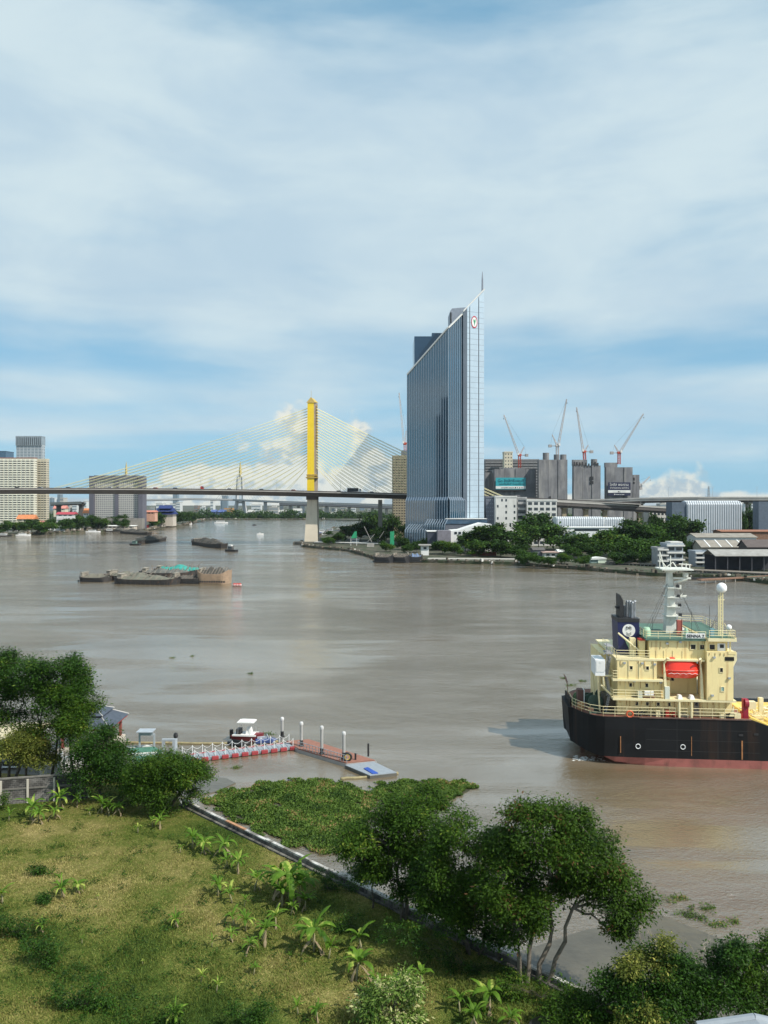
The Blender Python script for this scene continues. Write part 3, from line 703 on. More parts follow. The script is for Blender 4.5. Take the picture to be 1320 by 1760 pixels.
low('canopy_building', 'dark fronted entrance building with white canopy under the glass tower fins', 'building', 735, 765, 914, 930, 505, 14, mat('dark_shopfront', (.06, .065, .09), .4), white, .5)
low('grey_annex', 'grey windowless annex between dark entrance building and white hall', 'building', 752, 775, 912, 925, 496, 10, mat('plum_grey_wall', (.20, .19, .22), .8))
low('pavilion_house', 'small white house with grey overhanging roof near the shore below the glass tower', 'house', 724, 737, 938, 950, 455, 6, white, greyroof, .6, wins=1, over=1.5)
# building half hidden behind the tower on its left
def grid(name, label, cat, px0, px1, pt, Y, dep, wallm_, glm, cols, rows, mode='window', side=None, group=None, fw=.6, fh=.5, z0=1.5, top=None, sidecols=2, roofm=None, rz=0.0, skip=0.0):
    """a block with windows as panels on the wall face: mode 'window' one mesh per window, 'bay' one child per column (slabs + glazing)"""
    x0, x1, zt_ = X(px0, Y), X(px1, Y), Z(pt, Y); t = thing(name, label, cat, ((x0 + x1) / 2, Y + dep / 2, z0), group)
    b = MB(); b.box(x0, x1, Y, Y + dep, z0, zt_); b.build('wall', wallm_, t)
    b = MB(); b.box(x0 - .3, x1 + .3, Y - .3, Y + .4, zt_, zt_ + 1.2); b.box(x0 - .3, x1 + .3, Y + dep - .4, Y + dep + .3, zt_, zt_ + 1.2)
    b.box(x0 - .3, x0 + .4, Y + .4, Y + dep - .4, zt_, zt_ + 1.2); b.box(x1 - .4, x1 + .3, Y + .4, Y + dep - .4, zt_, zt_ + 1.2); b.build('parapet', roofm or wallm_, t)
    cw_ = (x1 - x0) / cols; rh = (zt_ - z0 - (top or 0)) / rows
    sx = x0 if (x0 + x1) > 0 else x1; sg = -1 if (x0 + x1) > 0 else 1        # the flank that shows
    if mode == 'window':
        wb = MB(); wb.box(-cw_ * fw / 2, cw_ * fw / 2, -.08, .1, -rh * fh / 2, rh * fh / 2); me = None
        for i in range(cols):
            for j in range(rows):
                if rnd.random() < skip: continue
                if me is None:
                    me = bpy.data.meshes.new('window'); me.from_pydata(wb.v, [], wb.f); me.materials.append(glm)
                o = bpy.data.objects.new('window', me); C.objects.link(o); o.parent = t
                o.location = (x0 + cw_ * (i + .5) - t.location.x, Y - t.location.y, z0 + rh * (j + .55) - t.location.z)
    else:
        for i in range(cols):
            xa, xb = x0 + cw_ * (i + (1 - fw) / 2), x0 + cw_ * (i + (1 + fw) / 2)
            b = MB(); b.box(xa, xb, Y - .1, Y + .1, z0 + 1, zt_ - 1); gl_ = b.build('window_bay', glm, t)
            b = MB()
            for j in range(rows): b.box(xa, xb, Y - 1.0 if mode == 'balcony' else Y - .35, Y - .12, z0 + rh * j + .2, z0 + rh * j + rh * (1 - fh))
            b.build('spandrel', wallm_, gl_)
        cs = dep / sidecols
        for i in range(sidecols):
            ya, yb = Y + cs * (i + .2), Y + cs * (i + .8)
            b = MB(); b.box(min(sx, sx + sg * .1), max(sx, sx + sg * .1), ya, yb, z0 + 1, zt_ - 1); gl_ = b.build('window_bay', glm, t)
            b = MB()
            for j in range(rows): b.box(min(sx + sg * .12, sx + sg * .4), max(sx + sg * .12, sx + sg * .4), ya, yb, z0 + rh * j + .2, z0 + rh * j + rh * (1 - fh))
            b.build('spandrel', wallm_, gl_)
    return t
brown = mat('tan_concrete', (.36, .31, .22), .85, var=.12, sc=.1)
grid('apartment_block', 'tan apartment block half hidden behind the left edge of the glass tower', 'building', 675, 712, 785, 700, 20, brown, mat('shaded_recess', (.07, .06, .05), .7), 8, 30, 'bay', fh=.35, z0=1.5)  # dark bay panels carry the shade of recesses in their colour
low('roof_plant_block', 'dark grey block behind the tan apartment block', 'building', 690, 712, 774, None, 725, 12, mat('slate_grey_wall', (.15, .16, .18), .8))

# luffing cranes
latt = mat('crane_white_lattice', (.55, .50, .48), .5, var=.1); lattr = mat('crane_red_lattice', (.50, .08, .05), .5, var=.1)
def lattice(b, p0, p1, w0, w1, n, r=.09):
    p0 = Vector(p0); p1 = Vector(p1); d = (p1 - p0).normalized(); a = d.cross(Vector((0, 1, 0)));
    if a.length < .1: a = Vector((1, 0, 0))
    a.normalize(); c = d.cross(a).normalized(); rings = []
    for i in range(n + 1):
        t = i / n; w_ = (w0 + (w1 - w0) * t) / 2; q = p0.lerp(p1, t); rings.append([q + a * w_ + c * w_, q - a * w_ + c * w_, q - a * w_ - c * w_, q + a * w_ - c * w_])
    for k in range(4): b.tube([r_[k] for r_ in rings], r * 1.5, 4, cap=False)
    for i in range(n):
        for k in range(4): b.tube([rings[i][k], rings[i + 1][(k + 1) % 4]], r, 3, cap=False)
def crane(label, Y, base, piv, tip, jibback, mastm, group='luffing tower cranes over the silos'):
    bx = P(base[0], base[1], Y); pv = P(piv[0], piv[1], Y); tp = P(tip[0], tip[1], Y); jb = P(jibback[0], jibback[1], Y)
    t = thing('tower_crane', label, 'crane', tuple(bx), group)
    b = MB(); lattice(b, bx, pv, 2.2, 2.2, 7, .16); b.build('mast', mastm, t)
    b = MB(); b.bc((pv.x, pv.y, pv.z - .8), 3.6, 3.2, 1.6); b.lathe([(1.6, -1.6), (1.6, -.8)], tuple(pv), 10); b.build('slewing_unit', mastm, t)
    b = MB(); b.bc((pv.x + (1.6 if tp.x > pv.x else -1.6), pv.y - 1.5, pv.z - .2), 1.6, 1.5, 2.2); b.build('cab', white, t)
    s = 1 if tp.x > pv.x else -1
    b = MB(); lattice(b, pv + Vector((s * 1.0, 0, .5)), tp, 1.7, .7, 14, .12); b.build('jib', latt, t)
    b = MB(); lattice(b, pv + Vector((-s * .5, 0, .5)), jb, 1.2, .5, 5, .12); b.build('a_frame', latt, t)
    b = MB(); b.box(pv.x - s * 7 - 1.5, pv.x - s * 7 + 1.5, pv.y - 1.2, pv.y + 1.2, pv.z - 1.6, pv.z + 1.0); b.box(min(pv.x, pv.x - s * 7), max(pv.x, pv.x - s * 7), pv.y - .8, pv.y + .8, pv.z - .5, pv.z); b.build('counterweight', mat('crane_counterweight', (.35, .33, .32), .8), t)
    b = MB(); b.tube([jb, tp], .06, 3); b.tube([jb, pv + Vector((-s * 6.5, 0, .6))], .06, 3)
    hp = P(tip[0] + s * 0.5, tip[1] + 6, Y); b.tube([tp, hp], .05, 3); b.bc((hp.x, hp.y, hp.z - 1), .5, .5, 1); b.build('rope', blackm, t)
    return t
crane('crane with jib raised to the left, standing just left of the glass tower', 760, (697, 790), (696, 762), (686, 675), (698, 740), lattr)
crane('crane leaning its jib left over the teal billboard', 760, (893, 806), (893, 782), (866, 713), (901, 768), lattr)
crane('crane with near-vertical jib leaning right above the second silo from the left', 735, (958, 785), (958, 766), (974, 686), (949, 747), latt)
crane('crane with jib leaning slightly left above the third silo', 735, (1005, 790), (1004, 776), (991, 700), (1011, 765), lattr)
crane('crane with jib leaning far right above the dark billboard', 735, (1064, 798), (1064, 778), (1106, 711), (1056, 765), lattr)
crane('small crane jib rising right of the farthest right silo', 900, (1102, 842), (1101, 834), (1117, 819), (1098, 826), latt)

# unfinished concrete silos
silo = mat('silo_concrete', (.17, .17, .18), .9, var=.25, sc=.09, col2=(.30, .29, .28), streak=(1, 1, .18), c2=(.48, .66), bump=.4, bsc=.5)
def silo_block(label, px0, px1, pt, Y, dep, drums=(), teeth=False, group='bare concrete silos', slots=()):
    x0, x1 = X(px0, Y), X(px1, Y); t = thing('concrete_silo', label, 'silo', ((x0 + x1) / 2, Y + dep / 2, 1.5), group)
    n = max(2, round((x1 - x0) / 9)); b = MB(); wv = (x1 - x0) / n
    for i in range(n): b.box(x0 + i * wv, x0 + (i + 1) * wv - .35, Y + (.5 if i % 2 else 0), Y + dep, 1.5, Z(pt, Y))
    b.box(x0 + .2, x1 - .4, Y + .9, Y + dep - .3, 1.5, Z(pt, Y) - .3); b.build('shaft', silo, t)
    for (a, c, zz, yy_) in drums:
        b = MB(); xc = X((a + c) / 2, Y); r_ = (X(c, Y) - X(a, Y)) / 2; b.lathe([(r_, 0), (r_, Z(zz, Y) - Z(pt, Y))], (xc, Y + dep / 2 + yy_, Z(pt, Y)), 12) if c - a < 14 else b.box(X(a, Y), X(c, Y), Y + 1.5, Y + dep - 1, Z(pt, Y), Z(zz, Y)); b.build('rooftop_core', silo, t)
    if teeth:
        b = MB(); k = px0
        while k < px1 - 2: b.box(X(k, Y), X(k + 2.2, Y), Y - .6, Y + .6, Z(pt, Y), Z(pt - rnd.uniform(3, 7), Y)); k += rnd.uniform(3.5, 6)
        b.build('formwork', mat('dark_formwork', (.04, .04, .045), .8), t)
    for (a, c, z0, z1) in slots: b = MB(); b.box(X(a, Y), X(c, Y), Y - .12, Y + .2, Z(z1, Y), Z(z0, Y)); b.build('opening', blackm, t)
    return t
silo_block('wide bare concrete silo block behind the teal billboard', 850, 922, 806, 700, 20, [(865, 900, 804, 0)])
silo_block('tall bare concrete silo block with round rooftop cores, second from the left', 926, 976, 790, 690, 6, [(934, 945, 778, 0), (953, 963, 781, 0), (964, 975, 781, 0)], slots=[(944, 947, 853, 858)])
silo_block('bare concrete silo block with ragged formwork top, third from the left', 986, 1033, 800, 700, 6, [(985, 1010, 790, 0), (1017, 1028, 789, 0)], True, slots=[(1014, 1020, 819, 825), (1014, 1020, 827, 832)])
silo_block('bare concrete silo block carrying the dark billboard', 1042, 1088, 803, 700, 6, [(1041, 1062, 795, 0)])
silo_block('lowest bare concrete silo at the right end of the row', 1088.5, 1100, 816, 704, 9, slots=[(1085, 1091, 821, 826), (1085, 1091, 828, 832)])
silo_block('narrow bare concrete silo beside the right edge of the glass tower', 834, 850, 812, 712, 10)
b_ = grid('parking_block', 'long grey slab block with open floors behind the leftmost silo', 'building', 834, 926, 791, 800, 26, mat('grey_slab', (.25, .25, .26), .8), mat('dark_floor_void', (.06, .065, .07), .7), 10, 26, 'bay', fh=.55, fw=.96)
grid('lift_tower', 'narrow cream tower rising above the long grey slab block', 'building', 867, 881, 778, 780, 12, cream, darkglass, 3, 24, 'window', fh=.35, fw=.35)

def billboard(label, px0, px1, p0, p1, Y, m, strip, lines, foot, fm):
    x0, x1 = X(px0, Y), X(px1, Y); t = thing('billboard', label, 'billboard', ((x0 + x1) / 2, Y, Z(p1, Y)))
    b = MB(); b.box(x0, x1, Y - .25, Y, Z(p1, Y), Z(p0, Y)); b.build('panel', m, t)
    b = MB(); b.box(x0, x1, Y - .33, Y - .255, Z(strip[1], Y), Z(strip[0], Y)); b.build('white_strip', white, t)
    b = MB(); b.box(x0, x1, Y - .33, Y - .255, Z(foot[1], Y), Z(foot[0], Y)); b.build('dark_strip', blackm, t)
    for (tx, cx_, pz, size, mm_) in lines:
        cu = bpy.data.curves.new('lettering', 'FONT'); cu.body = tx; cu.size = size; cu.align_x = 'CENTER'; cu.extrude = .02; cu.materials.append(mm_)
        o = textmesh('lettering', cu, mm_); o.parent = t; o.rotation_euler = (R(90), 0, 0)
        o.location = Vector((X(cx_, Y), Y - .40, Z(pz, Y))) - t.location
    return t
teal = mat('teal_billboard_sheet', (.03, .33, .38), .5, var=.12, sc=.1); navy = mat('navy_billboard_sheet', (.022, .024, .06), .5, var=.1, sc=.1)
tnavy = mat('dark_teal_lettering', (.01, .07, .11), .5, var=.02)
billboard('teal billboard with dark Thai lettering hung on the wide silo', 852, 903.5, 821, 844, 698.5, teal, (835.5, 840), [('Go ลิขสิทธิ์แผนดี', 878, 828.5, 3.5, tnavy), ('แบบเต็มพื้นที่ กับศูนย์ใหญ่', 879, 833.2, 2.2, tnavy), ('อาคารที่พัก โครงการ ■ ★ ▲ โทร', 880, 839.2, 1.5, blackm)], (841, 844), blackm)
billboard('dark blue billboard with white Thai lettering hung on the right silo', 1045, 1083.5, 829, 852, 698.5, navy, (842.5, 847), [('โลตัส พระราม', 1064, 835, 3.2, white), ('สำหรับทุกคน พลังใหม่', 1064.5, 839.8, 2.0, white), ('——— ■▲ ———', 1064, 846.2, 1.4, blackm), ('■ ▬▬▬ ▬ ▬▬', 1064, 850.5, 1.2, white)], (848, 848.3), blackm)

# white offices, warehouses
wc = mat('off_white_render', (.62, .61, .58), .8, var=.08, sc=.15, col2=(.42, .41, .38), streak=(1, 1, .15), c2=(.55, .8))
t = grid('office_block', 'white office block with rough left wall in front of the teal billboard', 'building', 852, 888, 855, 560, 18, wc, darkglass, 5, 8, 'window', fw=.4, fh=.42, skip=.45)
t = grid('balcony_block', 'grey white block of stacked balconies between the two white office blocks', 'building', 888.5, 905, 857, 565, 14, mat('grey_render', (.33, .33, .33), .8), darkglass, 1, 8, 'balcony', fw=.8, fh=.55)
t = grid('office_block', 'white office block with five columns of square windows', 'building', 906, 957, 861, 560, 18, wc, darkglass, 5, 8, 'window', fw=.66, fh=.52)
grid('dark_block', 'dark grey block between the glass tower and the white office', 'building', 835, 851.5, 856, 568, 16, mat('dark_blue_grey_wall', (.12, .13, .16), .8), mat('grey_window', (.2, .22, .25), .3), 5, 12, 'window', fw=.35, fh=.3)
ribs = mat('ribbed_white_cladding', (.66, .69, .72), .5, var=.05, sc=.2)
def ribbed(label, px0, px1, pt, pb_, Y, dep, m, ribm, nrib, endm=None, group=None, slope=2.0, endpx=None):
    x0, x1 = X(px0, Y), X(px1, Y); t = thing('warehouse', label, 'warehouse', ((x0 + x1) / 2, Y + dep / 2, 1.5), group); z0 = max(1.5, Z(pb_, Y) - 4); z1 = Z(pt, Y)
    b = MB(); b.xprism([(Y, z0), (Y + dep, z0), (Y + dep, z1 - slope * .4), (Y + dep / 2, z1 + slope * .3), (Y + 2, z1), (Y, z1 - slope)], x0, x1); b.build('wall', m, t)
    for i in range(nrib):
        xx = x0 + (x1 - x0) * (i + .5) / nrib; b = MB(); b.xprism([(Y - .35, z0), (Y - .003, z0), (Y - .003, z1 - slope), (Y + 2, z1 + .3), (Y + 1.6, z1 + .35), (Y - .35, z1 - slope + .1)], xx - .22, xx + .22); b.build('rib', ribm, t)
    if endm:
        b = MB(); xa = X(endpx, Y) if endpx else x0 - 8; b.box(xa, x0 - .05, Y + 1, Y + dep, z0, z1 - .5); b.build('end_block', endm, t)
    return t
ribbed('large pale ribbed warehouse beside the viaduct at right', 1181, 1275, 862, 908, 520, 12, ribs, mat('grey_rib', (.30, .33, .37), .6), 24, mat('slate_blue_wall', (.09, .12, .16), .7), endpx=1156)
ribbed('white ribbed low warehouse behind the riverside trees', 957, 1038, 889, 912, 500, 12, mat('white_sheet', (.75, .77, .78), .5, var=.05), mat('grey_rib', (.3, .3, .3)), 22, slope=1)
ribbed('white ribbed annex right of the low warehouse', 1040, 1074, 890, 912, 503, 10, mat('white_sheet', (.75, .77, .78)), mat('grey_rib', (.3, .3, .3)), 9, slope=1)
low('loading_shed', 'long white flat-roofed shed in front of the low ribbed warehouse', 'shed', 955, 1062, 907, 925, 480, 16, mat('white_sheet', (.75, .77, .78)), white, .3, wins=1)
grid('apartment_block', 'small white apartment block seen under the viaduct', 'building', 1116, 1155, 878, 640, 14, wc, darkglass, 6, 5, 'window', fw=.6, fh=.55)
low('blue_grey_block', 'dark blue grey building at the right edge below the viaduct', 'building', 1304, 1345, 862, 912, 500, 8, mat('slate_blue_wall', (.09, .12, .16)), None)
# viaduct: upper carriageway and descending ramp
def viaduct(label, pts, wd_, th, piers, m, pm):
    """pts: (px,py,Y) of the top near edge"""
    q = [P(*p) for p in pts]; t = thing('elevated_road', label, 'viaduct', (q[0].x, q[0].y, 1.5))
    b = MB(); vs = []; fs = []
    for v in q: vs += [(v.x, v.y, v.z - th), (v.x, v.y + wd_, v.z - th), (v.x, v.y + wd_, v.z), (v.x, v.y, v.z)]
    for i in range(len(q) - 1):
        a = i * 4; c = a + 4; fs += [(a, a + 1, c + 1, c), (a + 1, a + 2, c + 2, c + 1), (a + 2, a + 3, c + 3, c + 2), (a + 3, a, c, c + 3)]
    b.add(vs, fs); b.build('deck', m, t)
    b = MB(); v2 = []
    for v in q: v2 += [(v.x, v.y + wd_ * .12, v.z - th - 1.6), (v.x, v.y + wd_ * .85, v.z - th - 1.6), (v.x, v.y + wd_ * .85, v.z - th - .003), (v.x, v.y + wd_ * .12, v.z - th - .003)]
    b.add(v2, fs); b.build('girder', deckdark, t)
    b = MB(); vs = []
    for v in q: vs += [(v.x, v.y - .3, v.z - .2), (v.x, v.y - .02, v.z - .2), (v.x, v.y - .02, v.z + 1), (v.x, v.y - .3, v.z + 1)]
    b.add(vs, fs); b.build('parapet', decklight, t)
    for (ppx, w_) in piers:
        Yp = None
        for i in range(len(q) - 1):
            if pts[i][0] <= ppx <= pts[i + 1][0]:
                s_ = (ppx - pts[i][0]) / (pts[i + 1][0] - pts[i][0]); Yp = q[i].y + (q[i + 1].y - q[i].y) * s_; zz_ = q[i].z + (q[i + 1].z - q[i].z) * s_
        if Yp is None: continue
        xc = X(ppx, Yp); b = MB(); b.box(xc - w_ / 2, xc + w_ / 2, Yp + wd_ * .35, Yp + wd_ * .65, 1, zz_ - th - 1.5)
        b.yprism([(xc - w_ / 2, zz_ - th - 2.5), (xc + w_ / 2, zz_ - th - 2.5), (xc + w_ * .9, zz_ - th - .01), (xc - w_ * .9, zz_ - th - .01)], Yp + wd_ * .15, Yp + wd_ * .85); b.build('pier', pm, t)
    return t
viaduct('upper elevated road crossing the right side above the pale warehouse', [(955, 861, 640), (1040, 859.5, 632), (1100, 857.5, 625), (1200, 856, 610), (1320, 856, 600), (1460, 857, 590)], 13, 1.8, [(975, 3), (1106, 3), (1212, 3), (1293, 3)], decklight, concrete)
viaduct('lower dark sided ramp descending right below the upper elevated road', [(955, 862.5, 590), (1020, 866, 595), (1090, 870, 600), (1155, 874, 605), (1240, 880, 610)], 11, 2.6, [(972, 3.2), (1010, 3.2), (1043, 3.2), (1103, 3.2)], deckdark, mat('ochre_pier', (.33, .27, .18), .85, col2=(.1, .1, .1), streak=(1, 1, .2)))
for q in (1149, 1225, 1301): 
    o = copy_tree(lp0, loc=(X(q, 612), 612, Z(857, 612)), group='lamp posts along the upper elevated road', label='slim lamp post on the upper elevated road at right')
lat = thing('lattice_mast', 'thin lattice radio mast standing behind the upper elevated road', 'mast', (X(1218, 900), 900, 1.5))
b = MB(); lattice(b, (X(1218, 900), 900, 1.5), P(1218, 836, 900), 4, 1.0, 14, .16); b.build('mast', steel, lat)

# sheds and houses on the right shore
shedroof = mat('brown_grey_roofing', (.26, .235, .20), .8, var=.2, sc=.3, col2=(.17, .14, .11), streak=(1, 1, 1))
shedwhite = mat('white_shed_gable', (.66, .66, .65), .6, var=.06)
def shed(label, px0, px1, pe, pr_, Y, dep, open_=False, m=shedwhite, pbot=None, rm=shedroof, ridge_back=True, bars=0):
    x0, x1 = X(px0, Y), X(px1, Y); t = thing('shed', label, 'shed', ((x0 + x1) / 2, Y + dep / 2, 1.5)); ze = Z(pe, Y); zr = Z(pr_, Y + dep * .6)
    b = MB(); b.xprism([(Y - .8, ze), (Y - .8, ze + .25), (Y + dep * .6, zr + .25), (Y + dep + .8, ze + .25), (Y + dep + .8, ze), (Y + dep * .6, zr)], x0 - .6, x1 + .6); rf = b.build('roof', rm, t)
    for i in range(bars):
        xx = x0 + (x1 - x0) * (i + .7) / (bars + .4); b = MB(); b.xprism([(Y - .8, ze + .26), (Y - .8, ze + .5), (Y + dep * .6, zr + .5), (Y + dep * .6, zr + .26)], xx - .3, xx + .3); b.build('skylight_strip', white, rf)
    if open_:
        n = max(3, int((x1 - x0) / 5))
        for i in range(n + 1):
            xx = x0 + (x1 - x0) * i / n; b = MB(); b.box(xx - .18, xx + .18, Y, Y + .36, .5, ze); b.build('post', mat('dark_post', (.06, .06, .07), .7), t)
        b = MB(); b.box(x0, x1, Y + dep - .4, Y + dep, 1, ze); b.build('back_wall', mat('dark_back_wall', (.04, .04, .05), .8), t)
    else:
        b = MB(); b.xprism([(Y, 1), (Y + dep, 1), (Y + dep, ze - .02), (Y + dep * .6, zr - .05), (Y, ze - .02)], x0, x1); b.build('wall', m, t)
    return t
shed('big shed with brown grey roof and white upper wall, behind the other sheds', 1197, 1300, 924, 917, 440, 14, m=shedwhite)
shed('shed roof with white strips below the white upper wall', 1206, 1290, 941, 929, 405, 12, m=mat('tan_shed_wall', (.35, .31, .26), .8), bars=4)
shed('twin gabled dark shed at the right edge', 1285, 1345, 941, 928, 390, 10, m=mat('dark_shed_wall', (.07, .06, .06), .8), rm=mat('dark_tile_roof', (.10, .08, .075), .8))
shed('wide low open-fronted shed with grey roof at the right waterside', 1230, 1355, 956, 945, 345, 12, True, rm=greyroof)
shed('long rust red roofed shed in front of the pale ribbed warehouse', 1240, 1380, 914, 911, 470, 12, m=rust, rm=mat('rust_red_roof', (.27, .12, .07), .8))
for q0, q1, pt, lab, cc in ((1131, 1146, 938, 'grey three storey riverside house behind the ship mast', 2), (1147, 1174, 931, 'tall white three storey riverside house with dark window bands', 2), (1196, 1222, 944, 'white and brown two storey riverside house left of the open shed', 2)):
    t = grid('house', lab, 'house', q0, q1, pt + 7, 372, 9, mat('blue_grey_render', (.30, .34, .38), .8, var=.12) if q0 != 1131 else mat('grey_render', (.33, .33, .33)), darkglass, cc, 3, 'window', fw=.75, fh=.45)
    b = MB()
    for j in range(1, 4): b.box(X(q0, 372) - .5, X(q1, 372) + .5, 370.6, 371.9, 1.5 + (Z(pt + 7, 372) - 1.5) * j / 3 - .25, 1.5 + (Z(pt + 7, 372) - 1.5) * j / 3 + .45)
    b.build('balcony', wc, t)
    if q0 == 1147: b = MB(); b.box(X(1151, 374), X(1172, 374), 373, 380, Z(938, 374) + 1.2, Z(931, 374)); b.build('roof_room', wc, t)
# wharf on piles
def wharf(label, a, c, z, wd_, npile, m=wood, pm=None, cat='wharf'):
    A_, C2 = G(*a, z), G(*c, z); t = thing('wharf', label, cat, tuple((A_ + C2) / 2 - Vector((0, 0, z + .8))))
    u = (C2 - A_).normalized(); v = Vector((-u.y, u.x, 0));
    if v.y < 0: v = -v
    ps = [A_, C2, C2 + v * wd_, A_ + v * wd_]; ps = [tuple(p.xy) for p in ps]
    b = MB(); b.prism(ps, z - .5, z); b.build('deck', m, t)
    for i in range(npile):
        p = A_.lerp(C2, (i + .5) / npile) + v * .4; b = MB(); b.tube([(p.x, p.y, -1), (p.x, p.y, z - .5)], .22, 6); b.build('pile', pm or concrete, t)
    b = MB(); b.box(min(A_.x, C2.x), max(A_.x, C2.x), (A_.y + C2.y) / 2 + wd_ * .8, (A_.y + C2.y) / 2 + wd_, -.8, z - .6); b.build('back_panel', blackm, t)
    return t
wharf('dark timber wharf on piles behind the ship mast', (1040, 966), (1185, 972), 2.6, 7, 22)
wharf('grey sloping pier deck on piles at the right edge', (1175, 979), (1420, 990), 2.4, 7, 26)
wharf('low concrete wharf on piles beside the bushes left of the white boathouse', (950, 962), (1012, 965), 2.0, 5, 9, concrete)
wharf('stone edged quay with short piles below the big riverside tree', (735, 960), (885, 961), 2.0, 6, 24, mat('pale_quay_stone', (.42, .40, .36), .9, var=.3, sc=1))
wharf('long low white pier beside the yellow-pylon bridge foot', (540, 931), (655, 934), 2.6, 5, 16, mat('white_pier_deck', (.7, .68, .64), .8, var=.1))
wharf('narrow rusty jetty sloping into the water at the right edge', (1205, 996), (1400, 986), 1.6, 2.5, 12, rust)
# boathouse
bh = thing('boathouse', 'small white and pale green boathouse with round roof on stilts', 'boathouse', (X(1029, 395), 397, .5))
x0, x1 = X(1016, 395), X(1042, 395); zb, zt_ = Z(974, 395), Z(962, 395)
b = MB(); b.box(x0, x0 + (x1 - x0) * .46, 395.4, 400, zb, zt_); b.build('side_wall', mat('shaded_green_wall', (.25, .33, .31), .7), bh)  # left part's green is darkened to stand in for its shade
b = MB(); b.box(x0 + (x1 - x0) * .46 + .01, x1, 395, 400.2, zb, zt_ + .2); b.build('front_wall', mat('pale_green_wall', (.60, .68, .56), .7), bh)
b = MB(); b.yprism([(x0 - .3, zt_), (x1 + .3, zt_ + .22), (x1, zt_ + .9), ((x0 + x1) / 2, zt_ + 1.3), (x0 + .4, zt_ + .8)], 394.7, 400.5); b.build('roof', white, bh)
b = MB()
for k in range(5):
    for yy_ in (395.6, 399.6): xx = x0 + .3 + (x1 - x0 - .6) * k / 4; b.tube([(xx, yy_, -1), (xx, yy_, zb)], .15, 5)
b.build('stilt', wood, bh)
low('riverside_house', 'white low house with pink roof in the bushes left of the boathouse', 'house', 935, 958, 950, 965, 440, 8, white, mat('pink_brown_roof', (.42, .30, .26), .8), .4, over=1, wins=2)
low('riverside_shed', 'dark grey shed left of the pink-roofed house', 'shed', 917, 936, 945, 962, 445, 9, mat('slate_grey_wall', (.15, .16, .18)), mat('dark_roof', (.09, .085, .08), .8), 1.2, gable=True)
low('riverside_house', 'white house with dark lower wall right of the pink-roofed house', 'house', 960, 980, 948, 964, 450, 8, mat('dark_grey_wall', (.1, .09, .11), .8), white, 1.2, gable=True)
low('lean_to', 'open red and brown lean-to with pale tilted roof below the big riverside tree', 'shed', 812, 853, 948, 956, 452, 6, mat('red_brown_wall', (.25, .08, .05), .8), mat('pale_tin', (.55, .52, .48), .5), .5, over=1.5)
# ---------------------------------------------------------------- riverside trees, far
fl1 = leafmat('dark_green_foliage', (.007, .022, .005), (.040, .088, .014), (.08, .12, .02), .06, sc=.12, trans=.15)
fl2 = leafmat('mid_green_foliage', (.010, .032, .006), (.06, .125, .018), (.12, .16, .02), .08, sc=.12, trans=.15)
protos = []
hid = []
for k in range(6):
    r_ = random.Random(40 + k); lobes = []
    for i in range(r_.randint(4, 6)):
        a = r_.uniform(0, 6.28); d = r_.uniform(.2, .55)
        lobes.append((math.cos(a) * d, math.sin(a) * d, r_.uniform(.55, 1.0), r_.uniform(.35, .55), r_.uniform(.35, .55), r_.uniform(.25, .42)))
    lobes.append((0, 0, .55, .6, .6, .45))
    r2 = np.random.default_rng(k); cl = blob_points(lobes, 210, r2, .6)
    v = leaf_quads(cl, 30, .075, .095, r2, droop=.15, asp=.7)
    v[:, 2] = np.maximum(v[:, 2], .02); protos.append((v, lobes))
def far_tree_mesh(k, m):
    v, lobes = protos[k]; key = (k, m.name)
    if key in hid_m: return hid_m[key]
    me = bpy.data.meshes.new('crown'); nv = len(v); nf = nv // 4
    me.vertices.add(nv); me.vertices.foreach_set('co', v.astype(np.float32).ravel()); me.loops.add(nv); me.loops.foreach_set('vertex_index', np.arange(nv, dtype=np.int32))
    me.polygons.add(nf); me.polygons.foreach_set('loop_start', np.arange(0, nv, 4, dtype=np.int32)); me.polygons.foreach_set('loop_total', np.full(nf, 4, dtype=np.int32))
    me.materials.append(m); me.update(calc_edges=True); hid_m[key] = me; return me
hid_m = {}
tb = MB(); tb.tube([(0, 0, -.1), (.02, .01, .3), (0, 0, .75)], [.035, .025, .012], 5)
for a in range(5): tb.tube([(0.01, 0, .3), (math.cos(a * 1.26) * .25, math.sin(a * 1.26) * .25, .6), (math.cos(a * 1.26) * .42, math.sin(a * 1.26) * .42, .85)], [.016, .01, .004], 4)
tme = bpy.data.meshes.new('trunk'); tme.from_pydata(tb.v, [], tb.f); tme.materials.append(bark)
nt_ = [0]
def ftree(px, pt, w_px, base_py, label, group, m=None, name='broadleaf_tree', Y=None, cat='tree', z=1.3):
    Yv = Y or (CAMH - z) * F / (base_py - HOR); x = X(px, Yv); h = (base_py - pt) * Yv / F if Y is None else Z(pt, Yv) - z
    wv = w_px * Yv / F / 2 / .95 * 1.28; k = nt_[0] % 6; nt_[0] += 1
    t = thing(name, label, cat, (x, Yv, z), group); t.scale = (wv, wv, h / 1.30); t.rotation_euler = (0, 0, rnd.uniform(0, 6.28))
    for nm, me in (('crown', far_tree_mesh(k, m or fl1)), ('trunk', tme)):
        o = bpy.data.objects.new(nm, me); C.objects.link(o); o.parent = t
    return t
gR = 'trees on the right bank'
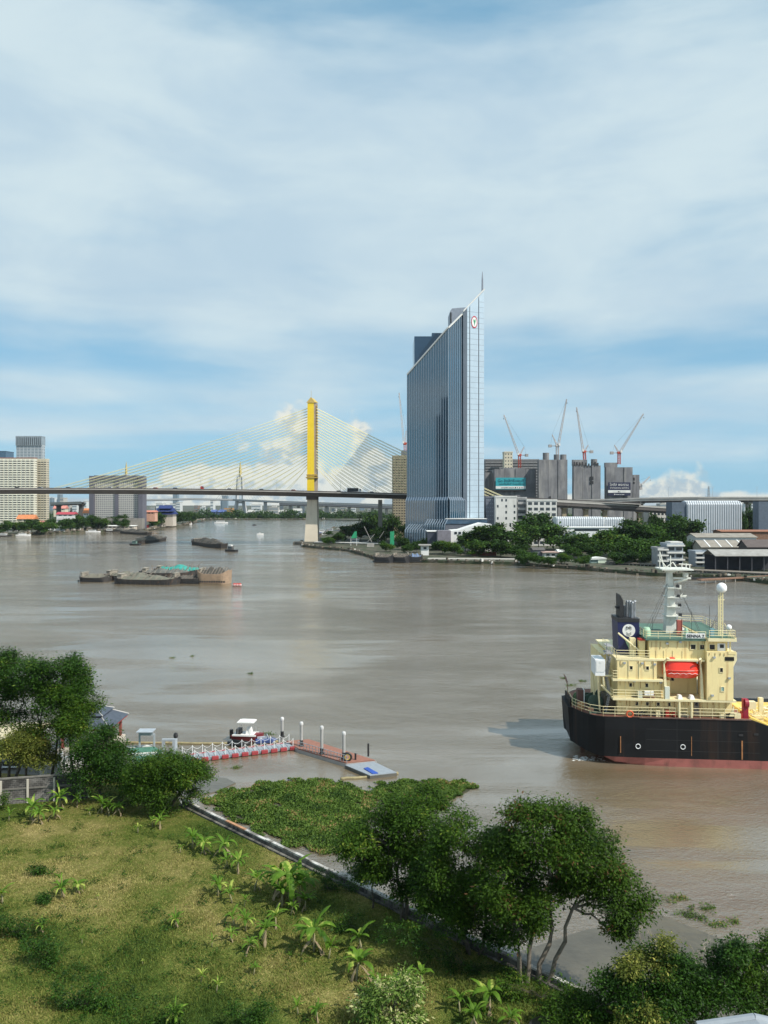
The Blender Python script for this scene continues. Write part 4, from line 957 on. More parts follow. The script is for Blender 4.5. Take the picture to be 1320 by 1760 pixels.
for px, pt, wv, bp, lb, m in [
    (835, 903, 70, 952, 'big dark round tree right of the white hall under the glass tower', fl1), (872, 905, 60, 951, 'dark tree left of the white office block with a pale trunk in front', fl1),
    (800, 912, 34, 948, 'small dark tree hiding the foot of the white hall', fl1),
    (925, 886, 66, 944, 'tallest dark tree in front of the square-windowed white office', fl1), (905, 900, 50, 947, 'dark tree at the left foot of the tallest bank tree', fl2), (962, 899, 64, 950, 'broad green tree in front of the low ribbed warehouse end', fl2),
    (990, 918, 48, 955, 'dark tree left of the boathouse under the long white shed', fl1), (1020, 918, 52, 960, 'dark tree directly behind the boathouse', fl1), (1052, 905, 62, 958, 'green tree above the boathouse lamp posts', fl2),
    (1085, 897, 62, 956, 'dark tree below the ochre viaduct piers', fl1), (1120, 900, 62, 956, 'green tree below the small white apartment block', fl2), (1150, 893, 60, 952, 'dark tree behind the tall white riverside house', fl1),
    (1178, 886, 66, 946, 'tall dark tree left of the pale ribbed warehouse', fl1), (1205, 890, 48, 940, 'dark tree in front of the pale ribbed warehouse, farthest right', fl1), (1080, 922, 60, 966, 'bright green tree between the boathouse and the grey riverside house', fl2), (1110, 928, 50, 966, 'low green tree left of the grey riverside house', fl2),
    (1185, 930, 34, 962, 'small dark tree between the white riverside houses', fl1), (760, 928, 40, 953, 'green bushy tree left of the lean-to', fl2), (782, 932, 26, 955, 'small green bush tree beside the lean-to', fl2),
    (665, 932, 22, 949, 'small round green tree left of the black moored barges', fl2), (700, 935, 18, 951, 'low round light green shrub behind the moored barges', fl2), (716, 931, 20, 950, 'conical dark shrub behind the moored barges', fl1), (690, 921, 26, 945, 'dark tree below the slanted podium fins', fl1), (735, 922, 30, 945, 'green tree hiding the podium corner', fl2),
    (905, 946, 30, 969, 'bright shrub at the waterline left of the dark grey shed', fl2), (925, 952, 26, 972, 'waterline shrub below the dark grey shed', fl2), (942, 955, 24, 973, 'waterline shrub in front of the pink-roofed house', fl1), (970, 952, 26, 970, 'waterline shrub right of the pink-roofed house', fl2), (898, 952, 22, 971, 'waterline shrub leftmost below the tallest bank tree', fl1),
    (1003, 954, 24, 974, 'waterline shrub left of the boathouse stilts', fl2),
    (1060, 950, 34, 971, 'dark shrub on the bank behind the timber wharf, left', fl1), (1095, 948, 34, 971, 'dark shrub on the bank behind the timber wharf, middle', fl1), (1125, 946, 34, 970, 'dark shrub on the bank beside the grey riverside house', fl1), (860, 930, 44, 958, 'low dark tree behind the red and brown lean-to', fl1), (820, 928, 40, 957, 'low green tree left of the red and brown lean-to', fl2), (890, 935, 34, 960, 'dark bushy tree between the lean-to and the dark grey shed', fl1), (1015, 935, 36, 962, 'low tree right behind the boathouse roof', fl1), (985, 935, 30, 962, 'low tree right of the white house with dark lower wall', fl2),
    (620, 893, 44, 930, 'dark tree behind the green tarpaulin right of the bridge pier', fl1), (645, 888, 40, 925, 'dark tree left of the land pier of the bridge', fl1), (672, 887, 40, 925, 'dark tree right of the land pier of the bridge', fl1), (600, 903, 34, 928, 'low dark tree above the clutter of moored boats', fl1),
    (695, 899, 26, 928, 'dark tree touching the left podium wall of the glass tower', fl1), (580, 915, 30, 934, 'low dark scrub right of the yellow-pylon bridge pier', fl1), (565, 922, 24, 937, 'scrubby bush at the foot of the river pier', fl2), (655, 908, 30, 936, 'dark bush by the white crane pole', fl1),
    (1240, 900, 0, 0, '', None)]:
    if m is None: continue
    ftree(px, pt, wv, bp, lb, gR, m)
for px, pt, wv, lb in [(1283, 872, 28, 'tree seen under the viaduct right of the pale ribbed warehouse'), (1298, 880, 22, 'dark tree at the right edge under the viaduct'), (1130, 884, 26, 'tree in front of the small white apartment block')]:
    ftree(px, pt, wv, 0, lb, gR, fl1, Y=600)
gL = 'trees on the left bank'
k = 0
names = ['leftmost dark tree on the left bank', 'dark tree left of the orange roof', 'tree just below the orange roof on the left bank', 'dark tree right of the orange roof', 'rounded dark tree below the cream tower block corner', 'tree left of the white boathouses', 'dark tree behind the white boathouses',
         'dark tree midway between the cream tower and wide grey block', 'tree below the approach road stub', 'tree left of the wide grey block', 'dark tree at the left foot of the wide grey block', 'dark tree under the left half of the wide grey block', 'dark tree under the middle of the wide grey block', 'dark tree under the right half of the wide grey block', 'small tree left of the red ship', 'dark tree right of the red ship']
for px, pt, wv, bp in [(5, 897, 34, 918), (32, 895, 36, 917), (55, 894, 34, 916), (78, 896, 36, 917), (88, 891, 26, 914), (112, 892, 30, 913), (128, 887, 26, 912), (141, 889, 28, 912), (155, 887, 28, 911), (170, 889, 28, 911), (185, 888, 26, 910), (203, 885, 28, 910), (218, 886, 26, 909), (235, 890, 22, 908), (213, 893, 18, 911), (262, 889, 22, 907)]:
    ftree(px, pt, wv, bp, names[k], gL, fl1 if k % 3 else fl2); k += 1
for px, pt, wv, bp, lb in [(300, 878, 30, 902, 'dark tree right of the blue-roofed temple'), (316, 880, 26, 900, 'dark tree at the tip of the left bank'), (330, 884, 18, 899, 'small tree at the very end of the left bank'), (285, 884, 20, 904, 'tree below the blue-roofed temple'), (272, 883, 22, 905, 'dark tree hiding the left wall of the blue-roofed temple'), (294, 885, 18, 903, 'dark tree hiding the right wall of the blue-roofed temple')]:
    ftree(px, pt, wv, bp, lb, gL, fl1)
# far-off wood along the distant shore (one mass)
r3 = np.random.default_rng(5); cl = []
for px in np.arange(325, 705, 1.3):
    Yq = 1585 + r3.random() * 60; hh = 7 + 9 * r3.random() + 4 * math.sin(px * .13)
    for _ in range(5): cl.append((X(px + r3.normal() * 1.5, Yq), Yq + r3.random() * 25, 1.5 + hh * r3.random()))
for px in np.arange(705, 1500, 4):
    Yq = 1100 + r3.random() * 500; hh = 8 + 8 * r3.random()
    for _ in range(4): cl.append((X(px + r3.normal() * 2, Yq), Yq + r3.random() * 25, 1.5 + hh * r3.random()))
for px in np.arange(-300, 330, 3):
    Yq = 1250 + r3.random() * 500; hh = 8 + 8 * r3.random()
    for _ in range(4): cl.append((X(px + r3.normal() * 2, Yq), Yq + r3.random() * 25, 1.5 + hh * r3.random()))
v = leaf_quads(np.array(cl), 22, 2.4, 2.6, r3, asp=.8)
o = npmesh('far_wood', v, 4, fl1); tag(o, 'dark line of far-off trees along the distant shore', 'trees', kind='stuff')

# ---------------------------------------------------------------- left bank
condo = mat('condo_cream_white', (.80, .78, .66), .8, var=.06, sc=.08); condog = mat('condo_dark_glazing', (.10, .095, .085), .4, var=.3, sc=.5)
t = grid('tower_block', 'broad cream residential tower block at the left edge', 'building', -60, 59, 788, 1000, 8, condo, condog, 16, 30, 'balcony', fw=.72, fh=.45, roofm=mat('red_brown_parapet', (.30, .14, .10), .8))
t = grid('tower_block', 'cream residential tower wing with ochre, shade-toned flank, set back at the corner', 'building', 60, 80, 790, 1012, 8, mat('condo_shaded_cream', (.60, .55, .43), .8, var=.06), condog, 4, 30, 'balcony', fw=.72, fh=.45)  # darker copy of the cream, the shade of this side put into the colour
glassy = mat('grey_glass_tower', (.24, .28, .31), .25, var=.15, sc=.08)
t = grid('glass_block', 'grey glass high-rise with finned crown behind the cream tower block', 'building', 28, 72, 766, 1300, 12, mat('pale_grey_frame', (.45, .48, .50), .6), glassy, 7, 26, 'bay', fw=.8, fh=.75)
b = MB()
for i in range(14): xx = X(28.5 + i * 3.3, 1300); b.box(xx - .8, xx + .8, 1298, 1313, Z(766, 1300) + .2, Z(749.5, 1300))
b.box(X(28, 1300), X(72, 1300), 1302, 1312, Z(766, 1300) + 1.3, Z(752, 1300)); b.build('crown_fins', glassy, t)
low('dark_tower', 'dark blue tower top at the left edge behind the cream block', 'building', -30, 10, 776, None, 1400, 30, bluegl, bluegl, 1)
hotel = mat('block_dark_end', (.10, .10, .125), .7, var=.12, sc=.05)
t = grid('slab_block', 'wide grey slab block with dark end walls on the left bank', 'building', 161, 238, 826, 932, 12, mat('slab_pale_grid', (.50, .49, .46), .8, var=.06), mat('slab_window_gap', (.16, .16, .17), .6), 22, 24, 'bay', fw=.7, fh=.5, top=4)
b = MB(); b.box(X(153, 927), X(160.8, 927), 927, 943, 1.5, Z(818, 927)); b.box(X(237.5, 927), X(245, 927), 927, 943, 1.5, Z(818, 927)); b.box(X(160.8, 929), X(238.3, 929), 930, 942, Z(826, 932) + 1.3, Z(817, 929)); b.box(X(196, 928), X(202, 928), 930.2, 937, 1.5, Z(826, 929)); b.build('end_wall', hotel, t)
low('podium', 'low pale podium under the wide grey slab block', 'building', 158, 244, 891, 905, 914, 11, mat('podium_beige', (.20, .185, .165), .8), None)
# approach road stub
viaduct('short elevated road stub left of the wide grey slab block', [(86, 864.5, 1150), (110, 864, 1120), (140, 863, 1100)], 12, 2.5, [(98, 6), (137, 6)], decklight, deckdark)
def house(label, px0, px1, pt, pb_, Y, wallm_, roofm_, rh=2, name='house', cat='house', group=None, wins=3):
    return low(name, label, cat, px0, px1, pt, pb_, Y, 12, wallm_, roofm_, rh, gable=True, wins=wins, over=1, group=group)
house('house with long orange tiled roof among the left bank trees', 29, 57, 892, 905, 905, cream, orange_roof, 5)
house('house with pink roof right of the orange-roofed house', 66, 86, 898, 908, 900, white, mat('pink_roof', (.55, .22, .18), .8), 2)
house('long low red-roofed shed behind the left bank trees', 97, 127, 884, 895, 1000, white, mat('crimson_roof', (.38, .05, .07), .7), 3, 'shed', 'shed')
house('pink domed hall left of the elevated road stub', 92, 112, 874, 885, 1200, cream, mat('pink_roof', (.55, .22, .18)), 5, 'hall', 'building')
house('small orange-roofed pavilion left of the wide grey slab block', 143, 152, 882, 892, 960, white, orange_roof, 6)
house('white two storey boathouse on the left bank', 92, 113, 905, 914, 868, white, mat('pale_yellow_roof', (.6, .58, .4), .7), 1.5, 'boathouse', 'boathouse', wins=4)
house('white house behind the white boathouse', 98, 120, 893, 905, 900, white, greyroof, 1.5)
house('low tin-roofed waterside shed at far left', 0, 22, 909, 918, 850, mat('grey_render', (.33, .33, .33)), greyroof, 1.5, 'shed', 'shed')
house('long low white waterside warehouse below the wide grey slab block', 170, 230, 904, 910, 901, mat('tan_wall', (.45, .40, .34), .8), white, .8, 'warehouse', 'warehouse', wins=8)
house('low grey quay shed right of the white boathouse', 118, 152, 907, 912, 890, mat('tan_wall', (.45, .40, .34)), greyroof, .8, 'shed', 'shed', wins=4)
house('orange-roofed building right of the wide grey slab block', 247, 266, 880, 892, 950, mat('salmon_wall', (.5, .28, .2), .8), mat('salmon_roof', (.5, .2, .14), .8), 2)
# temple with blue roof
tp = thing('temple', 'temple with broad blue tiled roof right of the wide grey slab block', 'temple', (X(282, 1050), 1056, 1.5))
blue_roof = mat('royal_blue_roof', (.02, .035, .14), .5, var=.15)
for i, (a, c, z0, z1) in enumerate(((264, 300, 884, 880), (267, 297, 879, 874), (271, 293, 874, 869))):
    b = MB(); b.xprism([(1048 - 0 + i * 1.5, Z(z0, 1050)), (1070 - i * 1.5, Z(z0, 1050)), (1059, Z(z1, 1050) + .5)], X(a, 1050), X(c, 1050)); b.build('roof', blue_roof, tp)
b = MB(); b.box(X(267, 1050), X(297, 1050), 1050, 1068, 1.5, Z(884, 1050)); b.build('wall', mat('tan_wall', (.45, .40, .34), .8), tp)
# boats along the left bank
hullred = mat('maroon_hull', (.22, .025, .03), .5, var=.2, sc=.5); hullblk = mat('black_hull', (.02, .02, .022), .5, var=.3, sc=.5); hullw = mat('white_hull', (.7, .7, .7), .4, var=.06)
def boat(name, label, cat, px, py, L_, W, H, ang, hm, cabins, group=None, mast=0, z=0.0):
    """cabins: (x from stern fraction, length fraction, base height, height, material)"""
    p = G(px, py, 0); t = thing(name, label, cat, (0, 0, 0), group)
    def sec(s, k):    # half breadth
        return W / 2 * min(1, (1 - s) * 2.6) ** .6 * (.88 if s < .08 else 1)
    b = MB(); vs = []; fs = []; n = 12
    for i in range(n + 1):
        s = i / n; x = (s - .5) * L_; wv = max(sec(s, 0), .02); sh = H * (1 + .35 * max(0, s - .55) ** 1.3 * 2.2 + .1 * max(0, .2 - s))
        xr = x + (L_ * .04 * s)
        vs += [(x, -wv * .8, -.4), (xr, -wv, sh), (xr, wv, sh), (x, wv * .8, -.4)]
    for i in range(n): a = i * 4; c = a + 4; fs += [(a, c, c + 1, a + 1), (a + 1, c + 1, c + 2, a + 2), (a + 2, c + 2, c + 3, a + 3), (a + 3, c + 3, c, a)]
    fs += [(0, 1, 2, 3), (n * 4 + 3, n * 4 + 2, n * 4 + 1, n * 4)]; b.add(vs, fs); b.build('hull', hm, t)
    for (s0, ln, zb_, hh, cm) in cabins:
        b = MB(); xa = (s0 - .5) * L_; b.box(xa, xa + ln * L_, -W * .32, W * .32, H + zb_, H + zb_ + hh); b.box(xa - .2, xa + ln * L_ + .2, -W * .36, W * .36, H + zb_ + hh + .003, H + zb_ + hh + .12); cb_ = b.build('cabin', cm, t)
        if hh > .9: b = MB(); b.box(xa + .05 * L_ * ln, xa + ln * L_ * .95, -W * .32 - .04, W * .32 + .04, H + zb_ + hh * .45, H + zb_ + hh * .8); b.box(xa + ln * L_ - .04, xa + ln * L_ + .05, -W * .27, W * .27, H + zb_ + hh * .45, H + zb_ + hh * .8); b.build('window', darkglass, cb_)
    if mast: b = MB(); b.tube([(0, 0, H), (0, 0, H + mast)], [.12, .05], 5); b.tube([(-.8, 0, H + mast * .75), (.8, 0, H + mast * .75)], .05, 4); b.build('mast', steel, t)
    t.location = p; t.rotation_euler = (0, 0, ang); return t
boat('cargo_ship', 'maroon hulled ship with white superstructure moored on the left bank', 'ship', 238, 909, 28, 7, 4.2, R(-8), hullred, [(.05, .35, 0, 3.2, white), (.08, .22, 3.4, 2.4, white)], mast=8)
boat('cargo_ship', 'orange and white vessel moored below the blue-roofed temple', 'ship', 286, 904.5, 26, 7, 2.6, R(5), mat('orange_brown_hull', (.3, .1, .05), .6), [(.1, .4, 0, 3.5, white), (.15, .25, 3.6, 2.4, white)], mast=8)
boat('ferry', 'small white ferry crossing far off in mid river', 'boat', 380, 898.8, 22, 5, 1.2, R(3), hullw, [(.15, .6, 0, 2.2, white)])
boat('speedboat', 'tiny white boat far off between the ferry and the bridge pier', 'boat', 447, 918.5, 7, 2.4, .8, R(10), hullw, [(.3, .3, 0, 1.2, white)])
boat('rowing_boat', 'tiny dark boat far off in mid river', 'boat', 437, 903, 7, 2.4, .8, R(10), hullblk, [(.3, .3, 0, 1.2, blackm)])
boat('tugboat', 'small dark tugboat right of the loaded barge in mid river', 'boat', 397, 948, 9, 4, 1.3, R(160), hullblk, [(.35, .35, 0, 2.2, mat('dark_cabin', (.08, .08, .08), .7)), (.42, .2, 2.3, .8, white)], mast=4)
boat('tugboat', 'small dark tugboat with pale cabin below the pair of left barges', 'boat', 232, 937, 9, 3.6, 1.2, R(170), hullblk, [(.35, .35, 0, 2.0, mat('green_cabin', (.12, .2, .17), .7))], mast=3)
boat('longtail_boat', 'low dark boat at the far left shore', 'boat', 6, 922, 16, 3.5, 1.2, R(0), hullblk, [(.2, .5, 0, 1.6, white)])
boat('moored_boat', 'white moored boat on the left bank below the orange roof', 'boat', 40, 920.5, 14, 3.5, 1.0, R(8), hullw, [(.2, .5, 0, 1.4, white)])
boat('moored_boat', 'pale moored boat right of the white boathouse', 'boat', 160, 914.5, 16, 3.5, 1.0, R(4), hullw, [(.2, .5, 0, 1.4, white)])
boat('moored_boat', 'dark moored boat left of the maroon ship', 'boat', 193, 913.5, 16, 3.5, 1.2, R(2), hullblk, [(.1, .4, 0, 1.8, white)])
boat('moored_boat', 'small moored boat at the tip of the left bank', 'boat', 343, 897.5, 16, 4, 1.2, R(4), hullblk, [(.1, .5, 0, 2.2, mat('green_cabin', (.12, .2, .17)))])
boat('moored_boat', 'small white moored boat under the tip trees of the left bank', 'boat', 322, 901, 14, 3.5, 1.2, R(8), hullw, [(.1, .5, 0, 1.8, white)])
for (q, r_, lb, hm, a) in ((557, 917, 'dark blue moored boat leftmost of the cluster right of the bridge pier', mat('blue_hull', (.04, .07, .2), .5), 20), (572, 914, 'blue moored boat behind the cluster right of the bridge pier', mat('blue_hull', (.04, .07, .2)), -10), (588, 911, 'white moored boat farthest back in the cluster right of the bridge pier', hullw, 5),
                           (563, 922, 'black moored boat nearest the river pier in the cluster', hullblk, 15), (600, 908, 'white moored boat with cabin at the back right of the cluster', hullw, -5), (617, 935, 'white moored workboat below the green tarpaulin', hullw, 0)):
    boat('moored_boat', lb, 'boat', q, r_, 14, 4, 1.6, R(a), hm, [(.1, .4, 0, 2.2, white)], 'boats moored right of the bridge pier')
# barges
cargo_d = mat('dark_bulk_cargo', (.06, .056, .048), .95, var=.5, sc=.6, bump=.6, bsc=1.5); tarp = mat('olive_tarpaulin', (.13, .13, .10), .8, var=.25, sc=.4, bump=.4, bsc=.8); tealt = mat('teal_tarpaulin', (.03, .27, .23), .7, var=.2, sc=.5, bump=.4, bsc=.8)
barge_h = mat('rusty_black_barge_hull', (.035, .032, .03), .8, var=.4, sc=.4, col2=(.12, .07, .045), streak=(1, 1, .4), c2=(.55, .7))
woodhull = mat('brown_timber_hull', (.30, .21, .14), .8, var=.2, sc=.5, col2=(.12, .09, .07), streak=(1, 1, 3))
def barge(label, a, c, W, H, load, loadm, hm=barge_h, humps=3, group='moored cargo barges', edge=True, tilt=0):
    """a, c: photo pixels of the two ends at the waterline, near side"""
    A_, C2 = G(*a), G(*c); u = (C2 - A_); L_ = u.length; ang = math.atan2(u.y, u.x); u.normalize(); v = Vector((-u.y, u.x, 0))
    if v.y < 0: v = -v
    mid = (A_ + C2) / 2 + v * W / 2; t = thing('barge', label, 'barge', (0, 0, 0), group)
    n = 16; b = MB(); vs = []; fs = []
    for i in range(n + 1):
        s = i / n; x = (s - .5) * L_; e = 1 - abs(2 * s - 1) ** 7; wv = W / 2 * (.45 + .55 * e); sh = H * (1 + .45 * abs(2 * s - 1) ** 4)
        vs += [(x * .97, -wv * .9, -.5), (x, -wv, sh), (x, -wv + .5, sh), (x, -wv + .55, sh - .5), (x, wv - .55, sh - .5), (x, wv - .5, sh), (x, wv, sh), (x * .97, wv * .9, -.5)]
    for i in range(n):
        a_ = i * 8; c_ = a_ + 8
        for k in range(8): k2 = (k + 1) % 8; fs.append((a_ + k, c_ + k, c_ + k2, a_ + k2))
    fs += [tuple(range(8)), tuple(reversed(range(n * 8, n * 8 + 8)))]; b.add(vs, fs); b.build('hull', hm, t)
    b = MB(); vs = []; fs = []; m_ = 9; n2 = 26
    for i in range(n2 + 1):
        s = i / n2; x = (s - .5) * L_ * .86; e = math.sin(math.pi * min(1, max(0, s))) ** .35 if 0 < s < 1 else 0
        for k in range(m_):
            q = k / (m_ - 1) * 2 - 1; hh = load * (1 - abs(q) ** 1.7) * e * (1 + .25 * math.sin(s * humps * 6.28 + 1)) + rnd.uniform(-.12, .12) * load
            vs.append((x, q * W * .40 * (.6 + .4 * e), H + hh * 1.0 - .15))
    for i in range(n2):
        for k in range(m_ - 1): a_ = i * m_ + k; fs.append((a_, a_ + m_, a_ + m_ + 1, a_ + 1))
    b.add(vs, fs); b.build('cargo_heap', loadm, t)
    b = MB()
    for i in range(9): s = (i + .5) / 9; x = (s - .5) * L_ * .86; b.tube([(x, -W * .46, H), (x + .3, 0, H + load * 1.12), (x, W * .46, H)], .12, 4)
    b.build('cover_rib', wood, t)
    b = MB(); x = -L_ * .40
    b.box(x - L_ * .035, x + L_ * .035, -W * .28, W * .28, H, H + 1.9); b.box(x - L_ * .042, x + L_ * .042, -W * .33, W * .33, H + 1.9, H + 2.05); b.build('deckhouse', mat('faded_cabin_boards', (.30, .27, .22), .8, var=.3, sc=1), t)
    b = MB()
    for i in range(12): s = (i + .5) / 12; b.tube([((s - .5) * L_ * .9, -W / 2 - .25, H * .25), ((s - .5) * L_ * .9, -W / 2 - .02, H * .25)], .4, 8)
    b.build('tyre_fender', blackm, t)
    if rnd.random() < .8: b = MB(); b.tube([(L_ * .3, 0, H), (L_ * .3 + 4, 1, H + 4)], .12, 4); b.tube([(-L_ * .28, 0, H), (-L_ * .28, 0, H + 3.4)], .1, 4); b.build('pole', wood, t)
    t.location = mid; t.rotation_euler = (0, 0, ang); return t
barge('low olive covered barge at the left end of the moored group', (131, 1000), (180, 1001), 8, 1.7, 1.4, tarp)
barge('olive covered barge second from left in the moored group', (172, 997), (262, 1001), 8, 1.9, 1.6, tarp)
barge('long olive covered barge nearest the camera in the moored group', (190, 1004), (300, 1006), 8.5, 1.9, 1.5, tarp)
barge('grey covered barge behind the nearest one in the moored group', (236, 993), (330, 993), 8, 2.0, 1.6, mat('grey_tarpaulin', (.11, .115, .105), .8, var=.3, sc=.4))
barge('barge with teal tarpaulin at the back of the moored group', (262, 990), (345, 990), 8, 2.2, 2.2, tealt, humps=2)
barge('dark low barge between the teal one and the tall brown one', (290, 1003), (345, 1004), 8, 2.0, 1.0, cargo_d)
barge('tall brown timber barge at the right end of the moored group', (335, 1004), (390, 1004.5), 10, 4.0, 2.2, cargo_d, woodhull)
barge('far dark barge at the left of the pair below the maroon ship', (201, 916), (247, 920), 12, 2.2, 3.0, cargo_d)
barge('far dark barge right of the pair below the maroon ship', (226, 935), (270, 928), 11, 2.2, 3.0, cargo_d)
barge('loaded dark barge in mid river pulled by the small tugboat', (323, 935), (373, 943), 11, 2.6, 3.2, cargo_d)
for (a, c, lb) in (((639, 967), (672, 968), 'black moored barge leftmost of three at the right shore'), ((670, 967), (700, 968), 'black moored barge, middle of three at the right shore'), ((699, 967), (727, 967), 'black moored barge with blue cover, right of three at the right shore')):
    barge(lb, a, c, 9, 3.0, 1.6, cargo_d if a[0] != 699 else mat('blue_tarpaulin', (.12, .2, .35), .7), hullblk, group='barges at the right shore')
for i, q in enumerate((403, 407.5, 412)):
    p = G(q, 1007); t = thing('buoy', ('left', 'middle', 'right')[i] + ' one of three small red and white buoys right of the brown barge', 'buoy', tuple(p), 'red and white buoys')
    b = MB(); b.lathe([(.2, -.2), (.75, .1), (.8, .5), (.5, .9), (.1, 1.1)], tuple(p), 10); b.build('float', redm, t)
    b = MB(); b.lathe([(.82, .3), (.84, .55)], tuple(p), 10); b.build('band', white, t)
# green tarpaulin heaps and poles under the bridge
grn = mat('bright_green_netting', (.02, .30, .14), .7, var=.2, sc=.5)
for (q, r0, r1, w_, lb, mm_) in ((608, 913, 925, 10, 'bright green netted frame right of the bridge pier', grn), (674, 913, 940, 7, 'narrow green and white banner frame left of the glass tower', grn)):
    Yq = 560; t = thing('netted_frame', lb, 'frame', (X(q, Yq), Yq, 1.5)); x0, x1 = X(q - w_ / 2, Yq), X(q + w_ / 2, Yq)
    b = MB(); b.yprism([(x0, Z(r1, Yq)), (x1, Z(r1, Yq)), (x1, Z(r0, Yq)), (x0 + (x1 - x0) * (.6 if w_ > 8 else 0), Z(r0 + 1, Yq))], Yq, Yq + 1.5); b.build('netting', mm_, t)
    b = MB(); [b.tube([(xx, Yq + .5, 1.2), (xx, Yq + .5, Z(r1, Yq))], .2, 5) for xx in (x0, x1)]
    b.box(x0, x1, Yq + .2, Yq + .8, 1.5, Z(r1 + 1, Yq)) if w_ < 8 else None
    b.build('frame', white, t)
dk = thing('derrick', 'white derrick crane with slanting boom near the bridge land pier', 'crane', (X(635, 545), 545, 1.5))
b = MB(); b.tube([P(639, 932, 545), P(626, 905, 545)], .22, 6); b.build('boom', concrete, dk)
b = MB(); b.tube([P(632, 931, 547), P(644, 918, 547)], .16, 6); b.tube([P(652, 925, 547), P(660, 913, 547)], .16, 6); b.bc((X(637, 545), 545, 1.5), 5, 3, 2.5); b.build('base', concrete, dk)

# ---------------------------------------------------------------- far bridges and skyline
farconc = mat('far_pale_concrete', (.42, .43, .44), .8, var=.05, sc=.01); fargold = mat('far_gold_top', (.5, .38, .12), .5)
def far_pylon(label, px, top, Y, foot, w_):
    t = thing('far_bridge_pylon', label, 'bridge pylon', (X(px, Y), Y, 1.5), 'pylons of the far suspension bridges')
    zt_ = Z(top, Y); zk = Z(862, Y); b = MB()
    for s in (-1, 1): b.tube([(X(px + s * foot, Y), Y, 1), (X(px + s * w_ * 1.4, Y), Y, zk), (X(px + s * w_ * .9, Y), Y, Z(820, Y)), (X(px + s * .35, Y), Y, zt_ - 30)], [7, 6, 5, 3.5], 4)
    b.box(X(px - w_, Y), X(px + w_, Y), Y - 4, Y + 4, zk - 6, zk); b.build('legs', farconc, t)
    b = MB(); b.tube([(X(px, Y), Y, zt_ - 34), (X(px, Y), Y, zt_ - 12), (X(px, Y), Y, zt_ + 14)], [5, 4, .4], 4); b.build('golden_tip', fargold, t)
    for s in (-1, 1):
        for i in range(7):
            b = MB(); b.tube([(X(px, Y), Y, zt_ - 22 - i * 6), (X(px + s * (22 - i * 2.6) * 2.0, Y), Y, Z(860, Y))], .5, 3, cap=False); b.build('stay_cable', farconc, t)
    return t
far_pylon('slender far pylon with golden tip above the wide grey slab block', 217, 800, 2800, 3, 2)
far_pylon('slender far pylon with splayed legs between the left bank and the yellow pylon', 413, 800, 2500, 9, 4)
viaduct('pale far bridge deck seen below the near bridge deck', [(248, 858.5, 2500), (330, 856.5, 2500), (400, 858, 2500), (470, 861, 2400), (560, 864, 2300), (690, 868, 2100)], 26, 4, [(455, 10), (483, 10), (500, 10), (520, 10)], farconc, farconc)
viaduct('lower far elevated road behind the bridge pier', [(480, 864.5, 1900), (560, 866, 1850), (640, 869, 1800), (720, 872, 1760)], 20, 5, [(498, 7), (512, 7), (560, 7), (600, 7), (640, 7), (664, 7)], mat('far_grey_deck', (.2, .2, .21), .8), concrete)
sky_tab = [(301, 848, 8, 'bluegrey far tower seen right of the wide slab block under the deck', 0), (386, 852, 9, 'bluegrey far tower right of centre between the far pylons', 0), (364, 861, 5, 'thin white far tower left of the bluegrey one', 1),
           (274, 866, 12, 'cluster block, white, above the temple roof', 1), (288, 868, 10, 'pale far block above the right end of the temple roof', 2), (297, 866, 9, 'white far block under the bluegrey tower', 1), (306, 864, 7, 'white far slab right of the bluegrey tower', 1),
           (262, 872, 8, 'low beige far block just right of the slab block end wall', 2), (337, 869, 6, 'brown far block above the distant trees', 3), (348, 872, 9, 'low white far block above the distant trees', 1), (392, 874, 14, 'low tan far hall with orange roof near the splayed pylon', 4),
           (440, 868, 16, 'white far block right of the splayed pylon', 1), (470, 872, 16, 'low grey far block right of the white one', 2), (101, 850, 5, 'thin bluegrey far tower left of the elevated road stub', 0), (106, 856, 6, 'pale far tower beside the thin bluegrey one', 2), (115, 866, 9, 'low pale far block behind the elevated road stub', 2),
           (128, 868, 8, 'white far block behind the elevated road stub', 1), (146, 862, 5, 'white spired far block left of the slab block', 1), (87, 856, 4, 'grey far tower hugging the cream tower block', 0), (560, 872, 10, 'pale far block right of the bridge pier', 2), (574, 874, 8, 'white far block right of the bridge pier', 1), (590, 871, 9, 'beige far block right of the bridge pier', 2),
           (606, 873, 10, 'white far slab under the second bridge bay', 1), (622, 872, 8, 'grey far block under the second bridge bay', 0), (636, 874, 8, 'pale far block left of the land pier', 2), (510, 878, 14, 'low white far sheds left of the bridge pier', 1), (485, 880, 12, 'low pale far sheds near the opposite shore', 2),
           (452, 882, 14, 'low white waterside warehouse on the opposite shore', 1), (355, 882, 9, 'white waterside house on the opposite shore', 1), (366, 880, 8, 'blue-roofed waterside house on the opposite shore', 5), (380, 880, 10, 'grey-blue waterside hall on the opposite shore', 5), (430, 880, 8, 'small cream waterside house on the opposite shore', 2),
           (540, 880, 12, 'low dark waterside shed behind the bridge pier', 3), (575, 884, 14, 'white waterside sheds right of the bridge pier', 1), (610, 885, 14, 'long white waterside shed under the land span', 1), (1175, 862, 14, 'low blue-grey far roofline above the small apartment block', 0), (1140, 866, 12, 'far pale block under the upper elevated road', 2),
           (1290, 866, 12, 'far white block under the upper elevated road', 1)]
fm = [mat('far_blue_grey_wall', (.16, .22, .27), .6, var=.05), mat('far_white_wall', (.58, .60, .60), .7, var=.05), mat('far_beige_wall', (.40, .39, .36), .8, var=.05), mat('far_brown_wall', (.2, .15, .12), .8, var=.05), mat('far_orange_wall', (.55, .3, .12), .8, var=.05), mat('far_blue_wall', (.08, .12, .3), .7, var=.05)]
